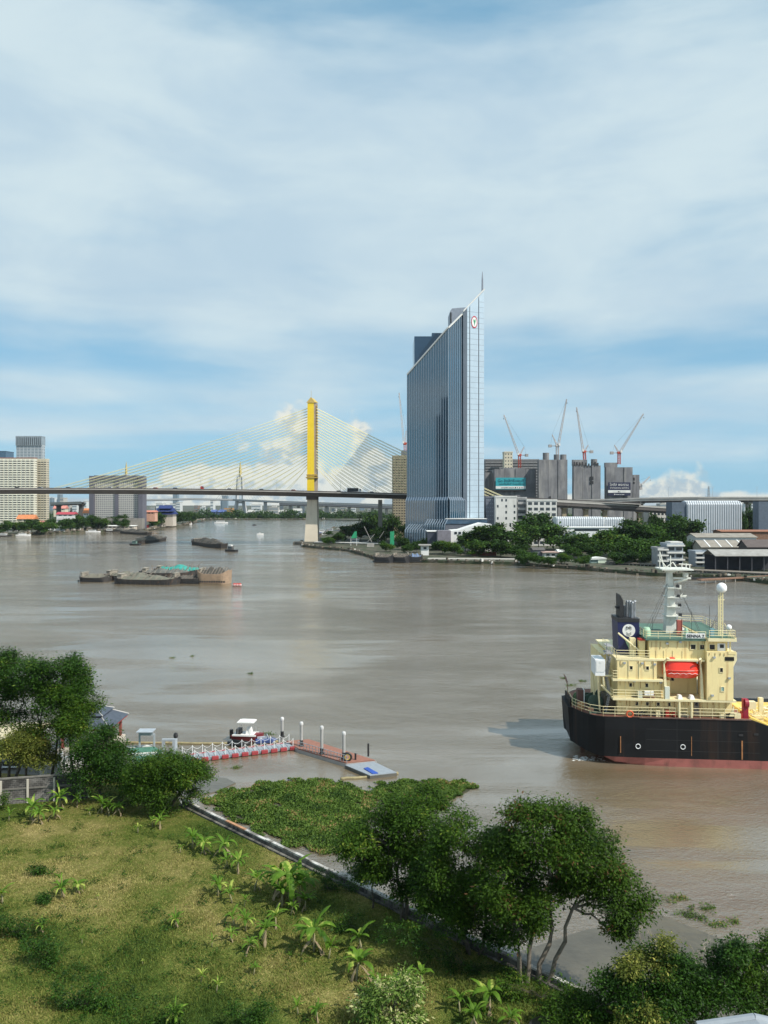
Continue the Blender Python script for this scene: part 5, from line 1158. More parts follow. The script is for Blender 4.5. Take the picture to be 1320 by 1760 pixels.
for i, (px, pt, wv, lb, k) in enumerate(sky_tab):
    near = pt > 877; Y = 1700 if near else (3600 if k == 0 else 2300); x0, x1 = X(px - wv / 2, Y), X(px + wv / 2, Y); zt_ = Z(pt, Y)
    t = thing('distant_building', lb, 'building', ((x0 + x1) / 2, Y, 1.5), 'buildings of the far skyline')
    b = MB(); b.box(x0, x1, Y, Y + 30, 1, zt_)
    if i % 3 == 0: b.box(x0 + (x1 - x0) * .3, x1 - (x1 - x0) * .2, Y + 4, Y + 20, zt_, zt_ + (x1 - x0) * .25)
    if i % 4 == 1: b.box(x0 - (x1 - x0) * .3, x0, Y + 3, Y + 24, 1, 1 + (zt_ - 1) * .7)
    b.build('wall', fm[k], t)
    b = MB(); nr = max(2, int((zt_ - 2) / 8))
    for j in range(nr): zz = 3 + (zt_ - 4) * (j + .35) / nr; b.box(x0 + .6, x1 - .6, Y - .3, Y + .1, zz, zz + (zt_ - 4) / nr * .4)
    b.build('window_bands', mat('far_window_band', (.16, .20, .23), .4), t)
    b = MB(); (b.xprism([(Y - 2, zt_), (Y + 32, zt_), (Y + 15, zt_ + 5)], x0 - 1, x1 + 1) if near else b.box(x0 - .5, x1 + .5, Y - .5, Y + 30.5, zt_, zt_ + 1.2)); b.build('roof', fm[4] if k == 4 else (fm[5] if k == 5 else fm[2]), t)

# the dark condominium across the water outside the frame, mirrored in the tower's glass
cdt = thing('condominium_tower', 'dark residential tower mirrored in the glass of the office tower', 'building', (-285, 262, 1.5))
b = MB(); b.box(-306, -264, 250, 275, 1.5, 145); b.box(-300, -272, 252, 272, 145, 168); b.build('wall', mat('dark_condo_wall', (.035, .022, .015), .8), cdt)
b = MB()
for j in range(40): b.box(-300.5, -269.5, 275.05, 275.4, 5 + j * 3.6, 6.4 + j * 3.6)
b.build('window_bands', darkglass, cdt)
# clutter along the right shore
rub = leafmat('riverside_clutter', (.03, .028, .024), (.20, .17, .13), (.62, .60, .56), .14, sc=.3, rough=.8, trans=0)
b = MB()
for i in range(len(sh_r) - 3):
    p, q = sh_r[i], sh_r[i + 1]; n = int((q - p).length * 1.1)
    for k in range(n):
        c = p.lerp(q, rnd.random()) + Vector((rnd.uniform(-.5, .5), abs(rnd.gauss(0, 3.5)) - .6, 0)); s = rnd.uniform(.2, 1.1); zz = 1.45 if c.y > p.lerp(q, .5).y + .6 else rnd.uniform(0, 1.2)
        b.bc((c.x, c.y, zz), s * rnd.uniform(.5, 2.4), s, s * rnd.uniform(.4, 1.5), rnd.uniform(0, 3))
o = b.build('shore_clutter', rub); tag(o, 'rubble, planks and small debris along the right shore', 'rubble', kind='stuff')
b = MB()
for i in range(len(sh_l) - 1):
    p, q = sh_l[i], sh_l[i + 1]; n = min(160, int((q - p).length * .5))
    for k in range(n):
        c = p.lerp(q, rnd.random()) + Vector((rnd.uniform(-.5, .5), abs(rnd.gauss(0, 5)), 0)); s = rnd.uniform(.5, 2.2)
        b.bc((c.x, c.y, 1.4), s * rnd.uniform(.5, 2.8), s, s * rnd.uniform(.4, 1.6), rnd.uniform(0, 3))
o = b.build('shore_clutter', rub); tag(o, 'sheds, planks and small debris along the left and far shore', 'rubble', kind='stuff')
# ---------------------------------------------------------------- tanker
YS = 93.5; BM = 14.5; YM = YS + BM / 2
def sx(p): return X(p, YS)
def sz(p): return Z(p, YS)
ship = thing('cargo_ship', 'black hulled ship with cream superstructure, white mast and navy funnel at right', 'ship', (sx(1150), YM, 0))
hullm = mat('worn_black_hull', (.0060, .0068, .0082), .6, spec=.22, var=.35, sc=.25, col2=(.045, .024, .015), streak=(1.4, 1.4, .10), c2=(.55, .80), bump=.12, bsc=.5)
bootm = mat('faded_red_bottom', (.27, .085, .07), .7, var=.25, sc=.5, col2=(.10, .045, .035), streak=(1, 1, .4), c2=(.5, .75))
crm = mat('ship_cream_paint', (.80, .66, .33), .5, var=.08, sc=.4, col2=(.42, .25, .10), streak=(2.6, 2.6, .14), c2=(.53, .76))
crm2 = mat('ship_cream_trim', (.75, .66, .40), .5, var=.08, sc=1.2, col2=(.38, .20, .10), streak=(1, 1, .5), c2=(.60, .78))
gdeck = mat('green_deck_paint', (.07, .14, .105), .7, var=.2, sc=1); rdeck = mat('brown_red_deck', (.20, .09, .06), .8, var=.25, sc=1)
dgreen = mat('dark_green_machinery', (.035, .07, .05), .6, var=.3, sc=1.5)
HZ = sz(1235)                                     # main deck height
def hb(x):                                         # half breadth along the hull, at deck
    s = (x - sx(994)); L_ = sx(1700) - sx(994)
    a = .40 + .60 * (1 - (1 - min(1, max(0, s) / 4.0)) ** 2.6)
    t = max(0, (s - L_ * .80) / (L_ * .20)); return BM / 2 * a * (1 - t ** 1.8) + .02
def keel(x):                                       # underside rises into the counter stern
    s = x - sx(997); return 1.45 - (s / 3.6) * .7 if s < 3.6 else (.75 - (s - 3.6) * .6 if s < 6.5 else -1.0)
def top(x):
    p = x * F / YS + CX
    if p < 1288: return HZ
    if p < 1322: return HZ - (p - 1288) * .0255
    return HZ - .87
b = MB(); st = [994, 996, 999, 1003, 1009, 1017, 1028, 1042, 1060, 1080, 1110, 1150, 1200, 1250, 1287, 1300, 1322, 1360, 1420, 1480, 1540, 1600, 1640, 1670, 1690, 1700]
zrows = [0.0, .0, 1.12, 2.6, 4.2, 1.0]
rings = []
for p in st:
    x = sx(p); k = keel(x); h = hb(x); t_ = top(x); zs_ = [max(k, -1.2), max(k, .25 if k < .25 else k), max(1.0, k + .02), max(2.6, k + .4), 4.4, t_]
    fac_ = [min(1, .62 + .12 * max(0, (p - 1000) / 40)), min(1, .86 + .03 * max(0, (p - 1000) / 30)), min(1, .94 + .02 * max(0, (p - 1000) / 30)), .98 if p < 1100 else 1, 1, 1]
    ring = [(x + (.10 * (1 - q) if p < 995 else 0), YM - h * f_, z_) for q, (z_, f_) in enumerate(zip(zs_, fac_))]
    rings.append(ring + [(a_, 2 * YM - y_, z_) for (a_, y_, z_) in reversed(ring)])
nr = len(rings[0]); v = [q for r_ in rings for q in r_]
b.v = v
for i in range(len(rings) - 1):
    for k in range(nr - 1):
        mi = 1 if (k < 2 or k >= nr - 3) else 0
        if st[i] < 1036 and mi: mi = 0
        b.f.append((i * nr + k, (i + 1) * nr + k, (i + 1) * nr + k + 1, i * nr + k + 1)); b.mi.append(mi)
    b.f.append((i * nr, i * nr + nr - 1, (i + 1) * nr + nr - 1, (i + 1) * nr)); b.mi.append(1)
b.f.append(tuple(range(nr))); b.mi.append(0); b.f.append(tuple(reversed(range((len(rings) - 1) * nr, len(rings) * nr)))); b.mi.append(0)
hull = b.build('hull', [hullm, bootm], ship)
# rubbing strake, mooring eyes, rust-stained fender bars
b = MB()
def side(p0, p1, za, zb, d=.10): b.box(sx(p0), sx(p1), YS - d, YS + .05, za, zb)
side(1100, 1286, HZ - .02, HZ + .10, .12); b.build('deck_edge', mat('rusty_deck_edge', (.10, .06, .05), .7, var=.4, sc=1.5), ship)
rusty = mat('rust_orange_stain', (.33, .15, .06), .9, var=.4, sc=1.5)
for p0, z0, z1, w_ in ((1270, sz(1302), sz(1270), 2.2), (1068, sz(1296), sz(1268), 1.2), (1187, sz(1298), sz(1265), .9)):
    b = MB(); b.box(sx(p0), sx(p0 + w_), YS - .06, YS + .1, z0, z1); b.build('rusty_fender_bar', rusty, hull)
for z_ in (1.9, 3.2, 4.5): b = MB(); b.box(sx(1112), sx(1300 if z_ < 4.4 else 1286), YS - .03, YS + .05, z_, z_ + .05); b.build('plate_seam', mat('seam_worn_black', (.012, .012, .013), .6, var=.5, sc=2), hull)
for q in (1163, 1231): b = MB(); b.box(sx(q), sx(q) + .05, YS - .028, YS + .05, 1.05, HZ - .05); b.build('plate_seam', MATS['seam_worn_black'], hull)
for p0, y0 in ((1098, 1284), (1173, 1283)):
    b = MB(); c = (sx(p0), YS - .06, sz(y0)); pts = [(c[0] + .28 * math.cos(a * math.pi / 5), c[1], c[2] + .28 * math.sin(a * math.pi / 5)) for a in range(11)]; b.tube(pts, .05, 5); b.build('mooring_eye', whitemetal, hull)
for p0, y0 in ((1269, 1262), (1294, 1260)): b = MB(); b.bc((sx(p0), YS - .02, sz(y0)), .5, .16, .22); b.build('hull_fairlead', blackm, hull)
b = MB(); b.box(sx(1018), sx(1023), YM - .15, YM + .15, -1, 2.2); b.box(sx(1016), sx(1026), YM - .12, YM + .12, -1, .6); b.build('rudder', bootm, ship)
b = MB(); pl = [(sx(p), YM - hb(sx(p)) + .3) for p in (994.5, 997, 1001, 1006, 1013, 1026, 1040, 1060, 1110, 1200, 1288)]; pl2 = [(x, 2 * YM - y) for x, y in reversed(pl)]; b.prism(pl + pl2, HZ - .25, HZ + .02); b.build('main_deck', rdeck, ship)
pl = [(sx(p), YM - hb(sx(p)) + .3) for p in (1288.5, 1400, 1500, 1600, 1680)]; b = MB(); b.prism(pl + [(x, 2 * YM - y) for x, y in reversed(pl)], HZ - 1.4, HZ - 1.0); b.build('cargo_deck', rdeck, ship)
# superstructure tiers: main deck house, boat deck, upper deck, bridge
Z1, Z2, Z3, Z4 = sz(1204), sz(1171), sz(1136), sz(1101)
def sbox(name, p0, p1, y0, y1, z0, z1, m, parent=ship): b = MB(); b.box(sx(p0), sx(p1), y0, y1, z0, z1); return b.build(name, m, parent)
h1 = sbox('deck_house', 1067, 1261, YS + 1.25, YS + 13, HZ + .02, Z1 - .12, crm)
sbox('boat_deck', 1056, 1262, YS + .05, YS + 14.3, Z1 - .12, Z1 + .12, crm2)
h2 = sbox('lower_house', 1067, 1156, YS + 1.1, YS + 12.8, Z1 + .125, Z2 - .12, crm)
h2b = sbox('recess_wall', 1156.1, 1211, YS + 3.4, YS + 12.5, Z1 + .125, Z3 - .3, crm)
sbox('upper_deck', 1056, 1141, YS + .1, YS + 14, Z2 - .12, Z2 + .12, crm2)
h3 = sbox('upper_house', 1064, 1131, YS + .35, YS + 12.6, Z2 + .125, Z3 - .08, crm)
sbox('upper_house_side', 1131.1, 1156, YS + 1.7, YS + 12.6, Z2 + .125, Z3 - .08, crm)
sbox('bridge_deck', 1062, 1211, YS + .3, YS + 13.8, Z3 - .08, Z3 + .12, crm2)
h4 = sbox('bridge_house', 1120, 1213, YS + .9, YS + 12.4, Z3 + .125, Z4 - .1, crm)
h5 = sbox('side_tower', 1213.1, 1257, YS + .02, YS + 3.5, Z1 + .125, sz(1119), crm)
sbox('wheelhouse', 1213.1, 1250, YS + .6, YS + 13, sz(1119), Z4 + .3, crm)
sbox('wheelhouse_front', 1250.1, 1257, YS + 3.6, YS + 11, Z1 + .125, Z4 + .1, crm)
sbox('wing_bulwark', 1248, 1261, YS - .02, YS + .1, sz(1123), sz(1118), crm)
b = MB(); b.yprism([(sx(1257), sz(1145)), (sx(1263), sz(1133)), (sx(1263), sz(1120)), (sx(1257), sz(1119))], YS + .05, YS + 3); b.build('wing_bracket', crm2, ship)
sbox('compass_deck', 1113, 1214, YS + .5, YS + 12.8, Z4 - .1, Z4 + .12, gdeck)
rf = sbox('wheelhouse_roof', 1215, 1262, YS - .1, YS + 13, Z4 - .02, Z4 + .34, crm2)
b = MB(); b.box(sx(1216), sx(1260), YS + .1, YS + 12.8, Z4 + .345, Z4 + .40); b.build('roof_paint', gdeck, rf)
sbox('wheelhouse_post', 1252, 1254, YS + .2, YS + .35, sz(1119), Z4 - .02, crm)
winf = mat('window_dark_recess', (.015, .015, .018), .15)
def swin(parent, pc, yc, w_, h_, y, frame=crm2, gm=winf):
    b = MB(); x0, x1 = sx(pc - w_ / 2), sx(pc + w_ / 2); z0, z1 = sz(yc + h_ / 2), sz(yc - h_ / 2)
    t_ = .07
    for q in ((x0 - t_, x1 + t_, z1, z1 + t_), (x0 - t_, x1 + t_, z0 - t_, z0), (x0 - t_, x0, z0, z1), (x1, x1 + t_, z0, z1)): b.box(q[0], q[1], y - .07, y - .002, q[2], q[3])
    wo = b.build('window', frame, parent); b = MB(); b.box(x0, x1, y - .025, y - .003, z0, z1); b.build('pane', gm, wo)
for pc in (1100, 1118, 1136.5, 1155): swin(h1, pc, 1215, 4.6, 6.2, YS + 1.25)
for pc in (1089, 1116.5): swin(h2, pc, 1182, 4.6, 6.4, YS + 1.1)
for pc in (1087.5, 1115): swin(h3, pc, 1150, 4.6, 6.0, YS + .35)
swin(h2b, 1169, 1177.5, 5, 6, YS + 3.4)
swin(h4, 1194, 1113.5, 8, 8, YS + .9); swin(h4, 1209, 1113.5, 7, 7.5, YS + .9)
wh = bpy.data.objects['wheelhouse']; swin(wh, 1224.5, 1112.5, 8.5, 8.5, YS + .6)
b = MB(); b.box(sx(1233), sx(1246), YS + .5, YS + .6, sz(1119), sz(1106)); dr = b.build('wheelhouse_door', whitemetal, wh); b = MB(); b.box(sx(1237), sx(1243.5), YS + .46, YS + .499, sz(1113.5), sz(1107.5)); b.build('pane', winf, dr)
swin(h5, 1237, 1150, 4.6, 7, YS + .02); swin(h5, 1239, 1182.5, 4.6, 6.6, YS + .02, crm2, mat('pale_green_window', (.25, .42, .38), .3))
sbox('louvre', 1243, 1258, YS - .03, YS + .02, sz(1134), sz(1127.5), winf, h5)
b = MB(); b.box(sx(1197), sx(1205), YS + 1.17, YS + 1.245, HZ + .1, sz(1208)); d_ = b.build('side_door', mat('grey_door', (.2, .19, .16), .6), h1); b = MB(); b.box(sx(1199), sx(1203), YS + 1.13, YS + 1.169, sz(1216), sz(1211)); b.build('pane', winf, d_)
b = MB()
for p in (1168, 1188.5): b = MB(); b.tube([(sx(p), YS + .2, HZ), (sx(p), YS + .2, Z1 - .12)], .14, 6); b.build('stanchion', crm2, ship)
b = MB(); b.yprism([(sx(1252), HZ + .3), (sx(1260), HZ + .3), (sx(1260), Z1 - .5)], YS + .4, YS + .5); b.build('bracket_plate', crm2, ship)
# railings
def rail(name, pts, h=1.0, rows=3, m=crm2, step=1.4, r=.032):
    b = MB(); pts = [Vector(p) for p in pts]
    for i in range(len(pts) - 1):
        a, c = pts[i], pts[i + 1]; n = max(1, int((c - a).length / step))
        for k in range(n + 1): p = a.lerp(c, k / n); b.tube([p, p + Vector((0, 0, h))], r, 4)
        for k in range(rows): dzv = Vector((0, 0, h * (k + 1) / rows)); b.tube([a + dzv, c + dzv], r, 4)
    return b.build(name, m, ship)
rail('railing', [(sx(1265), YS + .3, HZ), (sx(1100), YS + .3, HZ), (sx(1040), YM - hb(sx(1040)) + .3, HZ), (sx(1020), YM - hb(sx(1020)) + .3, HZ), (sx(1008), YM - hb(sx(1008)) + .3, HZ), (sx(1000), YM - hb(sx(1000)) + .3, HZ), (sx(996), YM - hb(sx(996)) + .3, HZ), (sx(996), YM + 2.4, HZ)], 1.2, 3)
rail('railing', [(sx(1056.5), YS + 6, Z1 + .12), (sx(1056.5), YS + .15, Z1 + .12), (sx(1141), YS + .15, Z1 + .12)], 1.0)
rail('railing', [(sx(1056.5), YS + 6, Z2 + .12), (sx(1056.5), YS + .2, Z2 + .12), (sx(1064), YS + .2, Z2 + .12)], 1.0)
rail('railing', [(sx(1063), YS + 9, Z3 + .12), (sx(1063), YS + .4, Z3 + .12), (sx(1119), YS + .4, Z3 + .12)], 1.0)
rail('railing', [(sx(1114), YS + 12, Z4 + .12), (sx(1114), YS + .6, Z4 + .12), (sx(1214), YS + .6, Z4 + .12)], .9)
rail('railing', [(sx(1217), YS, Z4 + .4), (sx(1260), YS, Z4 + .4), (sx(1260), YS + 12, Z4 + .4), (sx(1217), YS + 12.6, Z4 + .4)], .9)
# white store locker and ladders on the after side
lk = sbox('store_locker', 1028.5, 1045.5, YS + 1.0, YS + 4, sz(1167), sz(1139), whitemetal)
b = MB(); b.box(sx(1030), sx(1044), YS + .95, YS + .995, sz(1160), sz(1141)); b.box(sx(1036), sx(1038), YS + .9, YS + .94, sz(1144), sz(1142.5)); b.build('locker_door', white, lk)
b = MB(); [b.tube(q, .12, 6) for q in ([(sx(1033), YS + 1.2, sz(1167)), (sx(1037), YS + 2, sz(1204)), (sx(1039), YS + 2, HZ)], [(sx(1042), YS + 1.2, sz(1167)), (sx(1044), YS + 1.2, sz(1190))], [(sx(1038), YS + 1.1, sz(1183)), (sx(1056), YS + 1.1, sz(1200))], [(sx(1030), YS + 3.6, sz(1167)), (sx(1035), YS + 3.6, HZ)], [(sx(1028), YS + 1.2, sz(1167)), (sx(1060), YS + 1.2, sz(1167))])]
b.build('locker_support', crm2, ship)
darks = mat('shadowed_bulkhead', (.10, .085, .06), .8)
sbox('after_bulkhead', 1048, 1066, YS + 5, YS + 12, HZ + .03, Z3 - .2, crm)
def stair(p0, z0, p1, z1, y, w_=.8, m=mat('grey_ladder', (.3, .3, .3), .6)):
    b = MB(); n = max(4, int((z1 - z0) / .25))
    for i in range(n + 1): t = i / n; x = sx(p0) + (sx(p1) - sx(p0)) * t; b.box(x - .15, x + .15, y, y + w_, z0 + (z1 - z0) * t - .02, z0 + (z1 - z0) * t + .03)
    for yy_ in (y, y + w_): b.tube([(sx(p0), yy_, z0), (sx(p1), yy_, z1)], .05, 4); b.tube([(sx(p0), yy_, z0 + .9), (sx(p1), yy_, z1 + .9)], .03, 4)
    b.build('stairway', m, ship)
stair(1048, HZ, 1055, Z1, YS + 1.6); stair(1055, Z1, 1049, Z2, YS + 1.4); stair(1049, Z2, 1055, Z3, YS + 1.2, 1.0)
b = MB(); b.tube([(sx(1048.5), YS + 1.2, Z2), (sx(1048.5), YS + 1.2, sz(1109))], .06, 5); b.tube([(sx(1043), YS + 1.2, sz(1130)), (sx(1048.5), YS + 1.2, sz(1126))], .08, 5); b.box(sx(1047), sx(1059), YS + 1, YS + 3, sz(1129), sz(1127)); b.box(sx(1048), sx(1059), YS + 1, YS + 3, sz(1116), sz(1115)); b.build('vent_platform', mat('grey_ladder', (.3, .3, .3), .6), ship)
# funnel
navyp = mat('navy_funnel_paint', (.012, .016, .075), .45, var=.12, sc=1)
FY = YS + 3.0
b = MB(); b.frustum([(X(1061.5, FY), FY), (X(1097, FY), FY), (X(1097, FY), FY + 3.5), (X(1061.5, FY), FY + 3.5)], [(X(1059.5, FY), FY), (X(1096, FY), FY), (X(1096, FY), FY + 3.5), (X(1059.5, FY), FY + 3.5)], Z3 + .13, Z(1064, FY)); fu = b.build('funnel', navyp, ship)
b = MB(); fx = lambda p: X(p, FY); 
b.box(X(1059, FY), X(1096.5, FY), FY - .08, FY + 3.6, Z(1070, FY), Z(1064, FY) + .02); b.build('funnel_top_band', blackm, fu)
def fdisc(cx, cy, r_, m, name, off, parent, n=28):
    b = MB(); c = P(cx, cy, FY - off); b.add([(c.x, c.y, c.z)] + [(c.x + r_ * math.cos(2 * math.pi * k / n), c.y, c.z + r_ * math.sin(2 * math.pi * k / n)) for k in range(n)], [(0, 1 + k, 1 + (k + 1) % n) for k in range(n)]); return b.build(name, m, parent)
dsc = fdisc(1078.7, 1084.3, .79, white, 'funnel_emblem', .03, fu)
def ftube(pts, r_, name, m, parent, off=.06): b = MB(); b.tube([P(a, c, FY - off) for a, c in pts], r_, 5); return b.build(name, m, parent)
ftube([(1074.6, 1083.8), (1074.3, 1080), (1075, 1078), (1077, 1078.8), (1078.6, 1079.5), (1080.5, 1077.6), (1082.6, 1079), (1082.5, 1083)], .045, 'emblem_mark', blackm, dsc)
ftube([(1076.6, 1083), (1077.6, 1081.5), (1079.6, 1079.8), (1080.2, 1082.6)], .03, 'emblem_mark', blackm, dsc)
ftube([(1075.2, 1087.4), (1076, 1089.6), (1079, 1090.2), (1082, 1089.4), (1082.4, 1087.2)], .025, 'emblem_mark', blackm, dsc)
ftube([(1074.8, 1091.2), (1077, 1092.4), (1081, 1092.4), (1082.9, 1090.6)], .03, 'emblem_mark', blackm, dsc)
pg = mat('pale_green_paint', (.36, .55, .38), .6, var=.1)
b = MB(); v_ = [P(1072, 1100, FY - .05), P(1080, 1099, FY - .05), P(1088, 1098.5, FY - .05), P(1088, 1124, FY - .05), P(1082, 1124, FY - .05)]; v2 = [q + Vector((0, .03, 0)) for q in v_]
b.add(v_ + v2, [(4, 3, 2, 1, 0), (5, 6, 7, 8, 9)] + [(i, (i + 1) % 5, 5 + (i + 1) % 5, 5 + i) for i in range(5)]); b.build('green_panel', pg, fu)
b = MB(); b.tube([P(1061, 1089, FY - .5), P(1097, 1118, FY - 1.4)], .12, 6); b.build('derrick_boom', crm2, ship)
b = MB(); b.bc((sx(1096.5), YS + 2.5, Z3 + .13), .7, .7, 2.2); b.build('boom_post', crm2, ship)
silv = mat('sooty_exhaust_steel', (.35, .36, .38), .4, .7, var=.3, sc=2)
for q, tp_, hook in ((1069.5, 1038, 0), (1073, 1034, 1), (1078, 1034, 1), (1083, 1036, 1), (1086.5, 1034, 1)):
    b = MB(); yy_ = FY + .8 + (q % 3) * .6; pts = [P(q, 1066, yy_), P(q, tp_ + 3, yy_)]
    if hook: pts += [P(q + .8, tp_, yy_), P(q + 2.6, tp_ + .4, yy_)]
    b.tube(pts, .19, 8); b.build('exhaust_pipe', silv, fu)
b = MB(); b.yprism([(X(1065, FY), Z(1066, FY)), (X(1071, FY), Z(1066, FY)), (X(1071, FY), Z(1034, FY)), (X(1065.5, FY), Z(1024, FY)), (X(1065, FY), Z(1026, FY))], FY + .5, FY + 2.8); b.box(X(1060.5, FY), X(1065, FY), FY + 1, FY + 2, Z(1049, FY), Z(1045.5, FY)); b.build('smoke_cowl', blackm, fu)
# mast
mw = mat('weathered_white_mast', (.66, .66, .60), .5, var=.1, sc=1.2, col2=(.34, .27, .18), streak=(1, 1, .5), c2=(.58, .8))
MY = YS + 5.0
def mp(p, q, y=MY): return P(p, q, y)
b = MB(); x0, x1, x2, x3 = X(1138.5, MY), X(1158, MY), X(1143.2, MY), X(1150.6, MY)
b.frustum([(x0, MY), (x1, MY), (x1, MY + 1.5), (x0, MY + 1.5)], [(x2, MY + .3), (x3, MY + .3), (x3, MY + 1.2), (x2, MY + 1.2)], Z4 + .1, Z(985, MY))
b.frustum([(x2, MY + .3), (x3, MY + .3), (x3, MY + 1.2), (x2, MY + 1.2)], [(X(1135, MY), MY - .3), (X(1162, MY), MY - .3), (X(1162, MY), MY + 1.8), (X(1135, MY), MY + 1.8)], Z(985, MY) + .002, Z(979, MY))
ms = b.build('mast', mw, ship)
for q, a, c in ((1010, 1140, 1157), (1026.5, 1140, 1158), (1042, 1139, 1160), (1058.5, 1138, 1161)):
    b = MB(); b.box(X(a, MY), X(c, MY), MY - .5, MY + 2, Z(q + .5, MY), Z(q - .8, MY)); b.build('mast_platform', mw, ms)
    b = MB(); b.bc((X(c, MY), MY - .3, Z(q - .8, MY)), .35, .35, .35); b.build('navigation_lamp', blackm, ms)
b = MB(); b.box(X(1128, MY), X(1180, MY), MY - 1.2, MY + 2.4, Z(979, MY), Z(977, MY)); b.build('mast_top_platform', mw, ms)
b = MB()
for a, c in (((1128, 977), (1128, 948)), ((1128, 948), (1135, 975)), ((1128, 960), (1139, 975)), ((1146, 976), (1146, 955)), ((1139, 975), (1150, 966)), ((1150, 966), (1156, 975)), ((1165, 976), (1165, 968)), ((1172, 976), (1172, 968)), ((1178, 976), (1178, 969))): b.tube([mp(*a), mp(*c)], .07, 5)
b.tube([mp(1160, 969), mp(1180, 970)], .06, 5); b.build('aerial_frame', mw, ms)
b = MB(); b.tube([mp(1152, 1001), mp(1174, 995)], .16, 5); b.bc(mp(1165, 995), 2.2, .3, .22); b.bc(mp(1171, 991), .55, .55, .5); b.build('radar_scanner', mw, ms)
b = MB(); b.tube([mp(1156, 1025), mp(1173, 1023)], .07, 5); b.tube([mp(1158, 1028), mp(1166, 1020)], .06, 5); b.bc(mp(1160, 1012), .5, .5, .5); b.bc(mp(1163, 1026), 1.3, .25, .2); b.build('small_scanner', mw, ms)
b = MB()
for a, c in (((1140, 1003), (1098, 1095)), ((1141, 1003), (1104, 1095)), ((1142, 1012), (1108, 1093)), ((1156, 1000), (1196, 1090)), ((1157, 1004), (1199, 1090)), ((1229, 1040), (1208, 1092)), ((1229, 1052), (1206, 1092)), ((1116, 1095), (1116, 1060)), ((1181, 1092), (1181, 1050)), ((1211, 1090), (1211, 1040))): b.tube([mp(*a), mp(*c)], .028, 3)
b.build('rigging', mat('dark_wire', (.10, .10, .10), .6), ship)
b = MB(); b.box(X(1160, YS + 3), X(1167, YS + 3), YS + 3, YS + 3.5, Z4 + .12, Z(1066, YS + 3)); b.tube([P(1167.5, 1096, YS + 3), P(1167.5, 1064, YS + 3)], .06, 4); b.build('red_ladder_box', mat('dull_red_ladder', (.36, .09, .07), .7), ship)
for q, w_, m_ in ((1109, 14, pg), (1175, 6, pg)):
    b = MB(); c = (X(q, YS + 2.6), YS + 2.6, Z4 + .12); r_ = w_ * .0708 / 2; b.lathe([(r_, 0), (r_, .75), (r_ * .7, 1.05)], c, 12); b.build('vent_drum', m_, ship)
sbox('deck_locker', 1105, 1115, YS + 1.5, YS + 2.4, Z3 + .13, sz(1105.5), crm); sbox('red_locker_lid', 1104.5, 1115.5, YS + 1.4, YS + 2.5, sz(1105.3), sz(1102.8), redm)
sbox('chart_room', 1181, 1200, YS + 4, YS + 8, Z4 + .12, Z(1083, YS + 4), mat('pale_grey_house', (.55, .58, .50), .6))
nb = sbox('name_board', 1180, 1212, YS + .42, YS + .48, sz(1097.5), sz(1089), white)
cu = bpy.data.curves.new('ship_name', 'FONT'); cu.body = 'SENNA 7'; cu.size = .50; cu.align_x = 'CENTER'; cu.extrude = .01; cu.offset = .012; cu.space_character = 1.05; cu.materials.append(blackm)
o = textmesh('ship_name', cu, blackm); o.parent = nb; o.rotation_euler = (R(90), 0, 0); o.location = Vector((sx(1196), YS + .40, sz(1096.1))) - ROOT[nb.name]
# satellite domes
SY = YS + 1.5
b = MB()
for p in (1230.5, 1233.5, 1237): b.tube([P(p, 1094, SY), P(p, 1018 if p > 1232 else 1022, SY)], .085, 6)
for q in range(1024, 1092, 6): b.tube([P(1233.5, q, SY), P(1237, q, SY)], .04, 4)
b.tube([P(1231, 1030, SY), P(1240, 1030, SY)], .05, 4); dm = b.build('dome_post', crm2, ship)
def domeo(px, py, r_, name='satellite_dome'):
    b = MB(); c = P(px, py, SY); pr = [(.62 * r_, -r_ * .95), (r_ * .98, -r_ * .55)] + [(r_ * math.cos(a), r_ * math.sin(a)) for a in [i * math.pi / 14 for i in range(0, 7)]] + [(.02, r_)]; b.lathe(pr, tuple(c), 20); b.build(name, mat('gloss_white_dome', (.82, .82, .82), .25, var=.02), ship, smooth=True)
domeo(1235.5, 1009, .60); domeo(1247.5, 1076.5, .32)
b = MB(); b.tube([P(1247.5, 1095, SY), P(1247.5, 1080, SY)], .06, 6); b.tube([P(1240, 1070, SY), P(1250, 1090, SY)], .04, 4)
for i in range(6): b.tube([P(1246 + i * 2.6, 1098, SY - 1), P(1250 + i * 2.2, 1084 + i * 2, SY - 1)], .06, 4)
b.build('dome_bracket', crm2, ship); sbox('signal_lamp', 1225, 1231, YS + 1.2, YS + 1.7, Z4 + .4, Z(1080, YS + 1.2), mat('blue_grey_lamp', (.15, .3, .35), .5))
# davits and lifeboat
for p, t_ in ((1144, 1), (1205, -1)):
    b = MB(); b.yprism([(sx(p), Z1 + .12), (sx(p + 5), Z1 + .12), (sx(p + 2.6), sz(1160)), (sx(p), sz(1140)), (sx(p - 1.5), sz(1140))], YS + .4, YS + .8); b.tube([(sx(p), YS + .6, sz(1142)), (sx(p + 3 * t_), YS - .1, sz(1131)), (sx(p + 6 * t_), YS - .2, sz(1133))], .13, 6); b.build('davit', crm2, ship)
for p in (1166, 1186): b = MB(); b.frustum([(sx(p), YS + .15), (sx(p + 8), YS + .15), (sx(p + 8), YS + 1), (sx(p), YS + 1)], [(sx(p + 1.5), YS + .3), (sx(p + 6.5), YS + .3), (sx(p + 6.5), YS + .9), (sx(p + 1.5), YS + .9)], Z1 + .125, sz(1196)); b.build('cradle_block', white, ship)
lb = thing('lifeboat', 'bright red enclosed lifeboat hanging in davits on the ship side', 'lifeboat', (sx(1174), YS + 1.2, sz(1169)))
lr = mat('lifeboat_red', (.78, .035, .014), .3, var=.06, sc=1, coat=.3)
x0, x1 = sx(1143.5), sx(1205); Lb = x1 - x0; zb0 = sz(1168.5)
